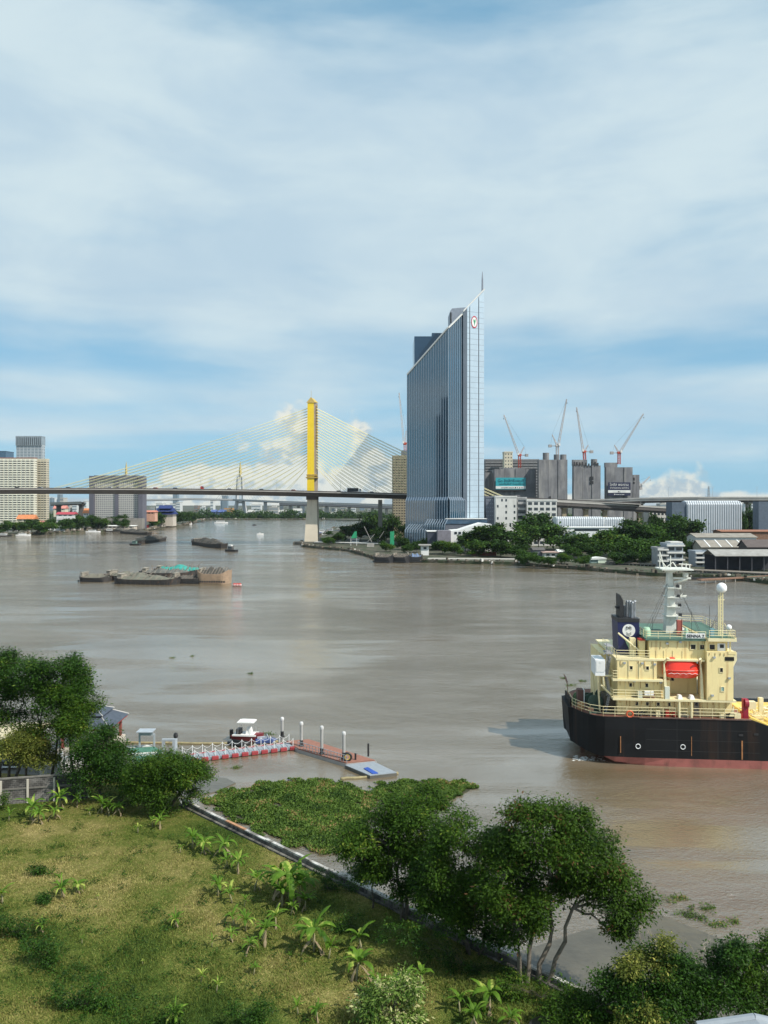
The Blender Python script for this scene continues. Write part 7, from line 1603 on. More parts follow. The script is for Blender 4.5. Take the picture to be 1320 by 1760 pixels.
# neighbour's compound behind the block wall
pad = [G(-60, 1352, 1.3), G(60, 1345, 1.3), G(150, 1338, 1.3), G(238, 1330, 1.3), G(232, 1300, 1.3), G(150, 1292, 1.3), G(-60, 1290, 1.3)]
b = MB(); quadup(b, pad, -1, 1.25); b.build('yard', mat('yard_concrete', (.15, .14, .12), .9, var=.2, sc=.6), kind='structure')
bw = thing('block_wall', 'stained grey concrete block garden wall with pale posts at left', 'wall', tuple(G(60, 1385, 1.3)))
p0, p1 = G(-60, 1388, 1.3), G(150, 1372, 1.3); blockm = bpy.data.materials.new('stained_block_masonry'); blockm.use_nodes = True
nt = blockm.node_tree; N, L = nt.nodes, nt.links; bs = N['Principled BSDF']; tc = N.new('ShaderNodeTexCoord'); brk = N.new('ShaderNodeTexBrick'); brk.inputs['Scale'].default_value = 1.0
brk.inputs['Color1'].default_value = (.09, .085, .08, 1); brk.inputs['Color2'].default_value = (.17, .16, .15, 1); brk.inputs['Mortar'].default_value = (.30, .28, .26, 1); brk.inputs['Brick Width'].default_value = .4; brk.inputs['Row Height'].default_value = .2; brk.inputs['Mortar Size'].default_value = .015
mpn = N.new('ShaderNodeMapping'); mpn.inputs['Rotation'].default_value = (R(90), 0, 0); L.new(tc.outputs['Object'], mpn.inputs[0]); L.new(mpn.outputs[0], brk.inputs['Vector']); no = N.new('ShaderNodeTexNoise'); no.inputs['Scale'].default_value = .9; no.inputs['Detail'].default_value = 7; L.new(tc.outputs['Object'], no.inputs['Vector'])
rr = N.new('ShaderNodeValToRGB'); rr.color_ramp.elements[0].position = .4; rr.color_ramp.elements[1].position = .62; rr.color_ramp.elements[0].color = (.25, .25, .25, 1); L.new(no.outputs['Fac'], rr.inputs[0]); mm = N.new('ShaderNodeMix'); mm.data_type = 'RGBA'; mm.blend_type = 'MULTIPLY'; mm.inputs[0].default_value = 1; L.new(brk.outputs[0], mm.inputs[6]); L.new(rr.outputs[0], mm.inputs[7]); L.new(mm.outputs[2], bs.inputs['Base Color']); bs.inputs['Roughness'].default_value = .95
du = (p1 - p0).normalized(); dn = Vector((du.y, -du.x, 0)); ht = 2.55
b = MB(); quadup(b, [p0, p1, p1 - dn * .2, p0 - dn * .2], .8, 1.3 + ht); b.build('wall', blockm, bw)
b = MB(); quadup(b, [p0 + dn * .06, p1 + dn * .06, p1 - dn * .26, p0 - dn * .26], 1.3 + ht + .002, 1.3 + ht + .12); quadup(b, [p0 + dn * .07, p1 + dn * .07, p1 + dn * .003, p0 + dn * .003], 1.3 + 1.45, 1.3 + 1.62); b.build('coping', mat('pale_wall_coping', (.15, .14, .125), .9, var=.3, sc=1.5), bw)
Lw2 = (p1 - p0).length; k = .8
while k < Lw2: b = MB(); c = p0 + du * k; quadup(b, [c + dn * .12 - du * .1, c + dn * .12 + du * .1, c + dn * .003 + du * .1, c + dn * .003 - du * .1], 1.2, 1.3 + 1.45 + 1.0); b.build('post', conc_lt, bw); k += 2.55
# yard things half hidden by the trees
t = thing('carport', 'dark roofed carport with pale edge behind the block wall at far left', 'carport', tuple(G(0, 1330, 1.3))); cY = 89
b = MB(); b.box(X(-40, cY), X(38, cY), cY, cY + 4, Z(1312, cY), Z(1309, cY)); b.build('roof', mat('dark_sheet', (.05, .05, .055), .6), t); b = MB(); b.box(X(-40, cY), X(30, cY), cY - .3, cY - .02, Z(1318, cY), Z(1316.5, cY)); b.build('edge', white, t); b = MB(); [b.box(X(q, cY), X(q, cY) + .12, cY, cY + .12, 1, Z(1312, cY)) for q in (-35, 2, 36)]; b.build('post', steel, t)
t = thing('house', 'pale cream house with yellowish roof half hidden behind the tall left trees', 'house', tuple(G(20, 1300, 1.3))); cY = 96
b = MB(); b.box(X(-80, cY), X(48, cY), cY, cY + 6, 1.25, Z(1268, cY)); b.build('wall', white, t); b = MB(); b.xprism([(cY - .8, Z(1268, cY)), (cY + 6.8, Z(1268, cY)), (cY + 3, Z(1256, cY))], X(-90, cY), X(52, cY)); b.build('roof', mat('straw_roof', (.5, .45, .3), .8, var=.15), t)
for q in (8, 30): b = MB(); b.box(X(q, cY), X(q + 9, cY), cY - .06, cY + .1, Z(1288, cY), Z(1275, cY)); b.build('window', darkglass, t)
t = thing('white_drum', 'small white drum standing just behind the block wall', 'drum', (X(74, 84), 84, 1.25)); b = MB(); b.lathe([(.32, 0), (.34, 2.6), (.3, 2.9)], (X(74, 84), 84, 1.25), 12); b.build('drum', white, t); b = MB(); b.lathe([(.2, 2.9), (.2, 3.0)], (X(74, 84), 84, 1.25), 10); b.build('lid', blackm, t)
t = thing('garden_statue_plinth', 'white rubble pedestal pieces under the dark tree beside the block wall', 'pedestal', (X(118, 90), 90, 1.25)); b = MB()
for i in range(9): xq = X(rnd.uniform(98, 145), 90); b.bc((xq, 90 + rnd.uniform(-.5, .5), 1.25), rnd.uniform(.4, .9), .5, rnd.uniform(.6, 1.7), rnd.uniform(0, 1))
b.build('stones', white, t)
t = thing('street_lamp', 'grey pole rising among the left trees behind the block wall', 'pole', tuple(G(103, 1345, 1.3))); p = G(103, 1345, 1.3); b = MB(); b.tube([tuple(p), (p.x, p.y, Z(1245, p.y))], .09, 6); b.build('pole', steel, t); b = MB(); b.bc((p.x + .3, p.y, Z(1245, p.y)), .8, .2, .15); b.build('lamp_head', steel, t)

# ---------------------------------------------------------------- near vegetation
lf1 = leafmat('rain_tree_leaves', (.007, .024, .003), (.052, .108, .010), (.13, .17, .02), .05, sc=.5)
lf2 = leafmat('glossy_dark_leaves', (.006, .022, .004), (.038, .092, .011), (.10, .15, .02), .05, sc=.5, rough=.38)
lf3 = leafmat('rusty_tipped_leaves', (.007, .023, .003), (.050, .100, .009), (.11, .06, .025), .05, sc=.5)
lf4 = leafmat('yellow_green_leaves', (.04, .06, .01), (.14, .16, .03), (.35, .33, .08), .15, sc=.7)
lf5 = leafmat('pale_flowering_leaves', (.03, .07, .01), (.16, .24, .05), (.50, .48, .24), .25, sc=.7)
def tr(name, label, bpx, bpy_, lob, trk, n, per, sp, sz_, lm, **k):
    base = G(bpx, bpy_, LZ); Yb = base.y; s = Yb / F
    lobes = [((a - bpx) * s, dy, (bpy_ - c) * s, ra * s, rb * s * 1.0, rc * s) for (a, c, dy, ra, rb, rc) in lob]
    trunks = [(((a - bpx) * s, 0), ((c - bpx) * s, dy, (bpy_ - d) * s)) for (a, c, d, dy) in trk]
    return tree(name, label, base, lobes, trunks, n, per, sp, sz_, lm, **k)
gF = 'trees along the flood wall'
# lobes: (px, py of centre, depth offset m, half width px, half depth px, half height px)
tr('broadleaf_tree', 'dense round tree at the left end of the group by the flood wall', 688, 1580, [(660, 1440, 0, 62, 55, 48), (715, 1425, .8, 55, 50, 45), (690, 1480, -.5, 60, 50, 38), (630, 1475, 0, 40, 40, 35), (740, 1470, 0, 40, 40, 40), (685, 1405, 0, 40, 40, 30), (705, 1520, .6, 44, 40, 26), (655, 1515, .4, 36, 34, 22)],
   [(690, 683, 1490, 0), (694, 715, 1480, .5)], 380, 125, .36, .20, lf1, seed=1, tr=.17)
tr('broadleaf_tree', 'small dark dead-leaved tree peeping out behind the left round tree at the hyacinth edge', 745, 1560, [(745, 1390, 2, 30, 28, 20), (765, 1405, 2, 18, 16, 14)], [(745, 745, 1400, 2)], 60, 120, .30, .18, lf3, seed=2, tr=.1)
tr('broadleaf_tree', 'tree with low-forking stems between the left round tree and the tallest tree', 812, 1640, [(800, 1450, 0, 62, 60, 48), (770, 1510, 0, 52, 50, 40), (840, 1480, 0, 55, 50, 45), (815, 1540, -.5, 60, 50, 36), (745, 1555, 0, 36, 36, 30), (780, 1575, .8, 44, 40, 28), (840, 1570, .8, 40, 38, 30)],
   [(808, 780, 1540, 0), (822, 840, 1520, .4), (800, 800, 1560, 0)], 350, 125, .36, .19, lf1, seed=3, tr=.14)
tr('broadleaf_tree', 'tallest and widest tree of the group, its leaves rusty at right', 920, 1690, [(930, 1440, 0, 75, 66, 50), (880, 1490, .5, 62, 60, 50), (1000, 1470, 0, 66, 60, 52), (985, 1405, 0, 30, 40, 20), (1050, 1520, 0, 58, 50, 54), (1085, 1560, 0, 40, 36, 40), (1045, 1590, 0, 34, 30, 26), (1000, 1540, .6, 44, 44, 34), (930, 1590, .9, 36, 34, 22), (890, 1550, -.4, 55, 50, 40), (955, 1520, .8, 50, 50, 40), (875, 1600, .8, 36, 34, 26)],
   [(898, 890, 1560, 0), (905, 930, 1540, .5), (935, 985, 1560, 0), (928, 960, 1530, 1)], 560, 125, .36, .20, lf3, seed=4, tr=.17, bm=barkl)
for (bx, by, tx, ty, lb, sd, lob) in ((640, 1560, 640, 1500, 'slim dark tree in the shade at the left foot of the round tree', 11, [(640, 1500, 0, 26, 24, 24)]), (765, 1600, 755, 1530, 'thin shaded tree in the gap left of the forked tree', 12, [(745, 1530, 0, 34, 32, 34), (775, 1545, 0, 24, 24, 24)]), (860, 1655, 862, 1580, 'thin shaded tree just left of the tallest tree stems', 13, [(860, 1575, 0, 36, 34, 34), (845, 1610, 0, 22, 22, 20)])):
    tr('broadleaf_tree', lb, bx, by, lob, [(bx, tx, ty, 0)], 90, 90, .32, .18, lf2, seed=sd, tr=.09)
# bushes bottom right
for (nm, lb, bx, by, lob, n, lm, sd, bk) in (
    ('shrub', 'big dark glossy shrub left of centre in the bottom right thicket', 1120, 1800, [(1110, 1700, 0, 62, 50, 52), (1075, 1735, 0, 52, 46, 46), (1150, 1670, 0, 36, 34, 42), (1060, 1700, 0, 34, 34, 30), (1150, 1740, 0, 60, 50, 50)], 430, lf2, 21, bark),
    ('shrub', 'dark leaning shrub with upright tips in the middle of the bottom right thicket', 1210, 1800, [(1200, 1720, 0, 50, 46, 50), (1255, 1650, 0, 26, 26, 40), (1240, 1700, 0, 44, 40, 46), (1200, 1670, 0, 18, 18, 22)], 330, lf2, 22, bark),
    ('shrub', 'lighter green shrub touching the right edge above the roof corner', 1300, 1790, [(1290, 1660, 0, 34, 32, 36), (1315, 1625, 0, 24, 22, 24), (1300, 1710, 0, 44, 40, 42)], 170, lf1, 23, bark),
    ('shrub', 'low rounded shrub left of the dark thicket at the bottom edge', 985, 1775, [(985, 1735, 0, 50, 40, 24), (1025, 1745, 0, 34, 30, 26)], 170, lf1, 24, bark),
    ('shrub', 'shrub with yellowed young leaves on top of the bottom right thicket', 1085, 1800, [(1085, 1725, -1.5, 26, 20, 30), (1145, 1630, 0, 16, 16, 14), (1100, 1655, -.5, 36, 30, 14)], 110, lf4, 25, bark),
    ('flowering_shrub', 'pale creamy flowered shrub among banana plants at bottom centre', 672, 1768, [(665, 1718, 0, 40, 36, 26), (628, 1735, 0, 22, 20, 16), (700, 1708, 0, 24, 22, 24), (690, 1742, 0, 36, 30, 18), (650, 1748, 0, 26, 24, 16)], 150, lf5, 26, bark)):
    tr(nm, lb, bx, by, lob, [(bx, bx + 6, by - 60, 0), (bx - 8, bx - 25, by - 55, 0)], n, 55 if lm is not lf5 else 34, .27, .17 if lm is not lf5 else .22, lm, seed=sd, cat='shrub', tr=.06)
# bare twiggy shrubs
def twigs(label, bx, by, tips, seed, m=None):
    base = G(bx, by, LZ); s = base.y / F; t = thing('bare_shrub', label, 'shrub', tuple(base)); b = MB(); rr_ = random.Random(seed)
    for (tx, ty) in tips:
        p1 = base + Vector(((tx - bx) * s, rr_.uniform(-.8, .8), (by - ty) * s)); pts = limb(b, base, p1, .05, .012, n=5, jit=.35, seg=5)
        for q in pts[2:]:
            for _ in range(4): limb(b, q, q + Vector((rr_.uniform(-.7, .7), rr_.uniform(-.5, .5), rr_.uniform(.1, .9))), .014, .004, n=3, jit=.5, seg=3)
    b.build('branches', m or mat('pale_dry_twigs', (.36, .31, .24), .9, var=.2, sc=3), t)
twigs('bare pale twigs standing out of the middle of the bottom right thicket', 1205, 1720, [(1200, 1615), (1215, 1640), (1190, 1630), (1225, 1660), (1180, 1650)], 1)
twigs('thin dry grey stems behind the big dark glossy shrub', 1130, 1700, [(1105, 1610), (1120, 1612), (1135, 1625), (1110, 1640)], 2)
twigs('bare grey twiggy bush above the roof corner at the right edge', 1300, 1775, [(1290, 1690), (1310, 1700), (1270, 1700), (1325, 1680), (1255, 1730), (1300, 1660), (1330, 1720)], 3)
# left trees
for (nm, lb, bx, by, lob, trk, n, lm, sd, sz_) in (
    ('broadleaf_tree', 'tall dark tree cut by the left edge of the photo, many stems', 10, 1335, [(15, 1165, 0, 50, 50, 38), (-20, 1190, 0, 50, 50, 40), (40, 1200, 0, 42, 40, 34), (0, 1235, 0, 56, 50, 30), (0, 1140, 0, 30, 30, 20)], [(0, -5, 1230, 0), (15, 30, 1235, .5), (25, 50, 1250, 0)], 320, lf2, 31, .24),
    ('broadleaf_tree', 'tall dark tree right of the left edge tree, rising above the pavilion', 80, 1345, [(90, 1165, 0, 46, 46, 36), (75, 1205, 0, 50, 46, 36), (120, 1195, .5, 34, 34, 30), (100, 1145, 0, 30, 30, 20), (60, 1165, 0, 30, 30, 28)], [(72, 70, 1250, 0), (85, 105, 1240, 0)], 300, lf2, 32, .24),
    ('broadleaf_tree', 'bright green layered tree in front of the pavilion roof', 140, 1350, [(120, 1240, 0, 50, 46, 30), (150, 1225, 0, 36, 36, 34), (105, 1205, 0, 36, 34, 26), (90, 1260, 0, 40, 36, 26), (150, 1265, 0, 36, 34, 26)], [(135, 120, 1270, 0), (145, 150, 1260, 0)], 280, lf1, 33, .22),
    ('broadleaf_tree', 'dark leafy tree between the pavilion and the block wall end', 180, 1375, [(165, 1295, 0, 46, 42, 38), (195, 1325, 0, 36, 34, 36), (150, 1335, 0, 42, 40, 36), (185, 1280, 0, 26, 26, 26), (215, 1345, 0, 28, 28, 26)], [(175, 170, 1320, 0)], 320, lf2, 34, .22),
    ('broadleaf_tree', 'yellowish round tree above the block wall at left', 45, 1355, [(45, 1285, 0, 42, 40, 30), (70, 1300, 0, 26, 26, 22), (15, 1300, 0, 28, 28, 22)], [(45, 45, 1300, 0)], 260, lf4, 35, .2),
    ('broadleaf_bush', 'big rounded green bush at the far end of the flood wall', 285, 1395, [(265, 1335, 0, 42, 42, 36), (320, 1335, 0, 40, 40, 30), (290, 1365, -.5, 46, 42, 30), (240, 1350, 0, 26, 26, 30), (300, 1320, 0, 34, 34, 22), (345, 1325, 0, 18, 18, 16)], [(285, 275, 1350, 0), (290, 315, 1345, 0)], 560, lf1, 36, .2)):
    tr(nm, lb, bx, by, lob, trk, n, 95, .42 if sd < 36 else .34, sz_, lm, seed=sd, tr=.17, group='trees round the pavilion and block wall')
# low scrub on the lawn
for (lb, bx, by, lob, n, lm, sd) in (
    ('dark weed scrub at the left edge of the lawn', 25, 1612, [(5, 1590, 0, 36, 30, 14), (45, 1600, 0, 30, 26, 10)], 110, lf2, 41), ('scattered dark scrub in the middle of the lower left weed line', 85, 1660, [(80, 1645, 0, 34, 26, 9), (60, 1628, 0, 24, 20, 9)], 60, lf2, 42),
    ('darkest scrub clump near the bottom left of the lawn', 150, 1735, [(140, 1715, 0, 40, 30, 14), (165, 1728, 0, 36, 26, 12)], 120, lf2, 43), ('dark clump of weeds cut by the bottom edge below the lawn centre', 445, 1772, [(440, 1745, 0, 36, 30, 16)], 90, lf2, 44),
    ('leafy weeds with broad leaves at the bottom edge left of centre', 305, 1772, [(290, 1755, 0, 28, 26, 12)], 50, lf1, 45), ('small dark weed at the upper left of the lawn', 67, 1503, [(67, 1496, 0, 9, 8, 7)], 16, lf2, 46), ('small dark weed left of the two lawn banana plants', 77, 1552, [(77, 1546, 0, 8, 8, 7)], 16, lf2, 47),
    ('weeds in the shade at the foot of the flood wall trees', 600, 1600, [(600, 1590, 0, 40, 30, 9)], 60, lf2, 48), ('dark undergrowth along the wall below the forked tree', 800, 1668, [(760, 1640, 0, 60, 30, 14), (830, 1672, 0, 50, 26, 14), (700, 1605, 0, 50, 26, 12)], 190, lf2, 53), ('weedy undergrowth under the tallest tree', 930, 1722, [(930, 1705, 0, 60, 30, 14), (880, 1700, 0, 40, 24, 10)], 130, lf1, 49),
    ('dark undergrowth at the foot of the dark leafy tree by the block wall end', 210, 1385, [(205, 1378, 0, 40, 20, 8)], 60, lf2, 50), ('green creeper mound against the block wall at far left', 5, 1392, [(2, 1375, 0, 12, 10, 16)], 30, lf1, 51),
    ('weedy fringe of the flood wall beside the leaning banana clump', 560, 1530, [(560, 1515, 0, 34, 20, 12), (610, 1545, 0, 30, 20, 10)], 90, lf2, 52)):
    rr_ = random.Random(sd); lob = [(l[0] + rr_.gauss(0, .62) * l[3], l[1] + rr_.gauss(0, .3) * l[3], rr_.uniform(-.3, .3), l[3] * rr_.uniform(.1, .3), l[4] * rr_.uniform(.1, .3), l[5] * rr_.uniform(.3, .8)) for l in lob for _ in range(9)]
    tr('weed_scrub', lb, bx, by, lob, [(bx, bx, by - 8, 0)], int(n * .5), 45, .20, .15, lm, seed=sd, cat='scrub', tr=.02, twig=False, group='weed scrub on the lawn')

# weed line of the lower left lawn
r6 = np.random.default_rng(17); pts_ = [(0, 1572), (40, 1600), (95, 1650), (140, 1695), (200, 1740), (240, 1770)]; cc = []
for i in range(len(pts_) - 1):
    a_, c_ = G(*pts_[i], LZ), G(*pts_[i + 1], LZ)
    for k in range(55): q = a_.lerp(c_, r6.random()); cc.append((q.x + r6.normal() * 1.1, q.y + r6.normal() * .8, LZ + .05 + .28 * r6.random() ** 2))
for k in range(260): q = G(-20 + 1000 * r6.random(), 1400 + 360 * r6.random(), LZ); cc += [(q.x + r6.normal() * .3, q.y + r6.normal() * .3, LZ + .08 + .1 * r6.random()) for _ in range(3)] if in_lawn(q.x, q.y) else []
v = leaf_quads(np.array(cc), 26, .16, .15, r6, asp=.4); v[:, 2] = np.maximum(v[:, 2], LZ + .01)
o = npmesh('undergrowth', v, 4, lf2); tag(o, 'low dark weeds running through the lower left lawn', 'undergrowth', kind='stuff')
# banana plants
bleaf = leafmat('banana_leaf', (.035, .09, .010), (.13, .24, .028), (.38, .44, .10), .30, sc=.9, rough=.4, trans=.35); bdead = mat('dry_banana_leaf', (.22, .17, .10), .9, var=.3, sc=3); bstem = mat('banana_stem', (.24, .22, .12), .8, var=.3, sc=3)
def banana(seed, nl, ndead, spread=1.0, lean=0.0):
    """unit plant: about 2.4 m to the leaf tips"""
    r_ = random.Random(seed); t = thing('banana_plant', '', 'banana plant', (0, 0, 0)); b = MB(); tip = Vector((lean, 0, .75)); b.tube([(0, 0, -.1), (lean * .4, 0, .4), tuple(tip)], [.075, .06, .03], 8); b.build('stem', bstem, t, smooth=True)
    def leaf(b, az, rise, L_, w_, droop, z0, n=8, torn=True):
        z0 *= .66; o_ = Vector((lean * (z0 / .75), 0, z0)); d = Vector((math.cos(az), math.sin(az), 0)); sd_ = Vector((-d.y, d.x, 0)); mid = []; ang = rise
        p = o_.copy()
        for i in range(n + 1): mid.append(p.copy()); p = p + (d * math.cos(ang) + Vector((0, 0, 1)) * math.sin(ang)) * L_ / n; ang -= droop / n * (1 + i * .12)
        vs = []; fs = []
        for i, q in enumerate(mid):
            s = i / n; wv = w_ * (0.06 if s < .16 else math.sin(min(1, (s - .1) / .9) * math.pi * .92 + .15) ** .7) * (1 if not torn else r_.uniform(.45, 1.2))
            fold = Vector((0, 0, -.30 * wv)); vs += [q + sd_ * wv + fold, q, q - sd_ * wv + fold]
        for i in range(n): a = i * 3; fs += [(a, a + 1, a + 4, a + 3), (a + 1, a + 2, a + 5, a + 4)]
        b.add(vs, fs)
    b = MB(); a0_ = r_.uniform(0, 6.28)
    for i in range(nl): leaf(b, a0_ + i * 2.4 + r_.uniform(-.3, .3), r_.uniform(.95, 1.5), r_.uniform(.9, 1.5) * spread, r_.uniform(.09, .16) * spread, r_.uniform(.9, 2.4), 1.1 + r_.uniform(-.1, .05))
    b.build('leaves', bleaf, t)
    if ndead:
        b = MB()
        for i in range(ndead): leaf(b, a0_ + i * 1.9, r_.uniform(-.9, -.2), r_.uniform(.8, 1.2), .10, r_.uniform(.6, 1.1), 1.0 + r_.uniform(-.3, .05), 6)
        b.build('dead_leaves', bdead, t)
    return t
kinds = [banana(1, 12, 2), banana(2, 9, 1, .9, .2), banana(3, 14, 4, 1.1), banana(4, 7, 0, .8, -.15), banana(5, 10, 3, 1.0, -.3), banana(6, 5, 0, .75)]
used = [False] * 6
bt = [(498, 1548, 1458, 2, 'biggest dark banana plant of the clump beside the flood wall'), (478, 1542, 1468, 0, 'tall banana plant on the left of the biggest clump by the flood wall'), (515, 1550, 1480, 2, 'tall banana plant on the right of the biggest clump by the flood wall'), (540, 1635, 1555, 2, 'tall stout banana plant with brown hanging leaves, right of the lawn centre'), (612, 1688, 1615, 4, 'leaning banana plant with dry brown skirt, nearest the tree shade'), (622, 1638, 1575, 1, 'banana plant half in tree shade with one folded bright leaf'),
      (437, 1532, 1480, 1, 'slim banana plant left of the big clump by the flood wall'), (485, 1560, 1500, 0, 'banana plant with spiky crown in front of the big clump'), (565, 1648, 1610, 3, 'small two-leaved banana plant right of the stout brown-skirted one'), (408, 1498, 1448, 1, 'banana plant nearest the orange patch of the flood wall'), (385, 1470, 1420, 4, 'banana plant by the flood wall, second from its far end'), (350, 1468, 1426, 2, 'dry brown banana plant at the upper end of the flood wall'),
      (331, 1458, 1424, 0, 'bright banana plant at the upper end of the flood wall'), (310, 1466, 1446, 5, 'tiny banana sprout at the top of the lawn near the flood wall'), (392, 1492, 1462, 1, 'short banana plant half hidden between two taller ones by the wall'), (375, 1540, 1506, 0, 'lone banana plant on the dry patch left of the clump'), (399, 1552, 1518, 1, 'small upright banana plant on the dry patch left of the clump'), (420, 1558, 1536, 3, 'dry little banana plant just right of the small upright one'),
      (320, 1560, 1552, 5, 'flat banana seedling in the middle of the lawn'), (302, 1594, 1568, 0, 'low bushy banana plant in the centre of the lawn'), (403, 1592, 1560, 1, 'upper left banana plant in the group of six right of the lawn centre'), (422, 1600, 1566, 0, 'upper middle banana plant in the group of six right of the lawn centre'), (450, 1618, 1576, 4, 'right hand banana plant in the group of six'), (395, 1618, 1590, 1, 'lower middle banana plant in the group of six'), (425, 1636, 1606, 4, 'lowest leaning banana plant in the group of six'), (364, 1628, 1604, 3, 'lowest left banana plant in the group of six'),
      (474, 1594, 1548, 0, 'banana plant standing below the big clump, on the shade line'), (500, 1572, 1545, 1, 'leafy short banana plant between the clump and the shade line'), (525, 1565, 1530, 0, 'dark banana plant right below the big clump in shade'), (5, 1554, 1512, 1, 'slim banana plant at the left edge of the lawn'), (71, 1603, 1580, 0, 'pale spreading banana plant above the left scrub'), (106, 1543, 1512, 0, 'left one of two banana plants on the upper left lawn'), (134, 1535, 1510, 2, 'dry right one of two banana plants on the upper left lawn'),
      (100, 1522, 1500, 3, 'small banana plant behind the two on the upper left lawn'), (168, 1546, 1534, 5, 'flat young banana plant right of the two on the upper left lawn'), (141, 1622, 1604, 5, 'small banana plant right of the left scrub'), (245, 1658, 1646, 5, 'low banana sprout in the lower middle lawn'), (345, 1690, 1664, 3, 'thin leaning banana sprout in the lower middle lawn'), (372, 1706, 1680, 3, 'thin upright banana sprout with one bright leaf in the lower lawn'), (436, 1676, 1653, 1, 'short dry banana sprout in the lower right lawn'),
      (525, 1660, 1648, 5, 'bright tiny banana sprout below the stout brown-skirted plant'), (498, 1650, 1636, 3, 'tiny banana sprout left of the stout brown-skirted plant'), (512, 1745, 1712, 3, 'small two-leaved banana plant near the bottom edge'), (545, 1755, 1722, 0, 'wide low bright banana plant near the bottom edge'), (538, 1712, 1698, 5, 'thin grey banana sprout above the wide low bright plant'), (650, 1715, 1664, 0, 'bright banana plant rising left of the cream flowered shrub'), (700, 1725, 1650, 4, 'tall bright banana plant rising behind the cream flowered shrub'), (722, 1700, 1655, 1, 'folded leaf banana plant right of the cream flowered shrub'),
      (790, 1742, 1688, 1, 'banana plant left of the tall one at the bottom edge under the trees'), (842, 1738, 1672, 2, 'tall banana plant at the bottom edge under the trees'), (815, 1765, 1722, 0, 'low bright banana plant at the bottom edge under the trees'), (872, 1768, 1725, 4, 'dark spreading banana plant right of the tall one at the bottom edge'), (300, 1765, 1728, 0, 'broad banana plant cut by the bottom edge left of centre'),
      (52, 1408, 1352, 1, 'yellowish banana plant in front of the block wall, left'), (66, 1415, 1378, 2, 'dry stemmed banana plant below the yellowish one by the block wall'), (103, 1392, 1345, 0, 'tallest green banana plant in front of the block wall'), (93, 1408, 1374, 4, 'short banana plant at the foot of the tallest one by the block wall'), (132, 1386, 1354, 1, 'dark banana plant in the shade at the end of the block wall'), (175, 1398, 1356, 0, 'bright banana plant below the dark leafy tree'), (188, 1402, 1372, 1, 'small banana plant just right of the bright one below the dark leafy tree'), (208, 1402, 1368, 4, 'yellow-green banana plant at the edge of the bush shade'), (15, 1412, 1386, 3, 'sparse banana plant at the far left below the block wall'),
      (275, 1424, 1398, 0, 'low banana plant in front of the big rounded bush'), (262, 1420, 1402, 3, 'tiny banana plant left of the low one by the rounded bush'), (237, 1432, 1410, 5, 'tiny banana sprout on the lawn below the rounded bush'), (192, 1436, 1424, 5, 'tiny banana sprout right of centre at the top of the lawn'), (155, 1402, 1386, 3, 'thin banana sprout left of the bright one below the tree')]
gB = 'banana plants on the lawn'
for (px, py, pt, k, lb) in bt:
    p = G(px, py, LZ); h = (py - pt) * p.y / F * 1.38; s = h / (2.15 if h < 2.5 else 2.7); rz = rnd.uniform(0, 6.28)
    if not used[k]: o = kinds[k]; used[k] = True; o.location = p; o.rotation_euler = (0, 0, rz); o.scale = (s, s, s); o['label'] = lb; o['group'] = gB
    else: copy_tree(kinds[k], loc=p, rz=rz, scale=s, label=lb, group=gB)
# grass
grm = bpy.data.materials.new('grass_blades'); grm.use_nodes = True
def grass_mat():
    nt = grm.node_tree; N, L = nt.nodes, nt.links; b = N['Principled BSDF']; geo = N.new('ShaderNodeNewGeometry')
    n = N.new('ShaderNodeTexNoise'); n.inputs['Scale'].default_value = .10; n.inputs['Detail'].default_value = 5; n.inputs['Roughness'].default_value = .55; L.new(geo.outputs['Position'], n.inputs['Vector'])
    a = N.new('ShaderNodeMath'); a.operation = 'MULTIPLY_ADD'; L.new(geo.outputs['Random Per Island'], a.inputs[0]); a.inputs[1].default_value = .20; a.inputs[2].default_value = -.09
    s = N.new('ShaderNodeMath'); s.operation = 'ADD'; L.new(n.outputs['Fac'], s.inputs[0]); L.new(a.outputs[0], s.inputs[1])
    r = N.new('ShaderNodeValToRGB'); e = r.color_ramp.elements
    for p, c in ((.34, (.034, .07, .010)), (.47, (.10, .14, .022)), (.59, (.23, .215, .06)), (.73, (.40, .33, .14))): q = e.new(p); q.color = (*c, 1)
    e.remove(e[0]); e.remove(e[-1]); L.new(s.outputs[0], r.inputs[0]); L.new(r.outputs[0], b.inputs['Base Color']); b.inputs['Roughness'].default_value = .8; b.inputs['Specular IOR Level'].default_value = .2
grass_mat()
r5 = np.random.default_rng(9); n = 330000
py_ = 1368 + (1790 - 1368) * r5.random(n) ** .8; pxx = r5.random(n) * 1120 - 30; Yg = (CAMH - LZ) * F / (py_ - HOR); Xg = (pxx - CX) * Yg / F
rel = (Xg - WA.x) * wn.x + (Yg - WA.y) * wn.y; ok = (rel > .5) & (Yg < 79.5); pbl = (p1 - p0); okb = ((Xg - p0.x) * dn.x + (Yg - p0.y) * dn.y) > .1
ok &= okb | (Xg > p1.x); Xg, Yg = Xg[ok], Yg[ok]; n = len(Xg)
den = np.sin(Xg * .9 + np.sin(Yg * .7) * 2) * np.sin(Yg * 1.1 + Xg * .3) + .7 * np.sin(Xg * 3.7 + np.sin(Yg * 2.9) * 2) * np.sin(Yg * 3.3 + Xg); hgt = (.04 + .13 * r5.random(n) ** 2.5) * np.clip(1 + .6 * den, .15, 3)
a = r5.random(n) * 6.28; w_ = .018 + .02 * r5.random(n); lx, ly = r5.normal(size=n) * .09, r5.normal(size=n) * .09
B0 = np.stack([Xg - np.cos(a) * w_, Yg - np.sin(a) * w_, np.full(n, LZ)], 1); B1 = np.stack([Xg + np.cos(a) * w_, Yg + np.sin(a) * w_, np.full(n, LZ)], 1); B2 = np.stack([Xg + lx, Yg + ly, LZ + hgt], 1)
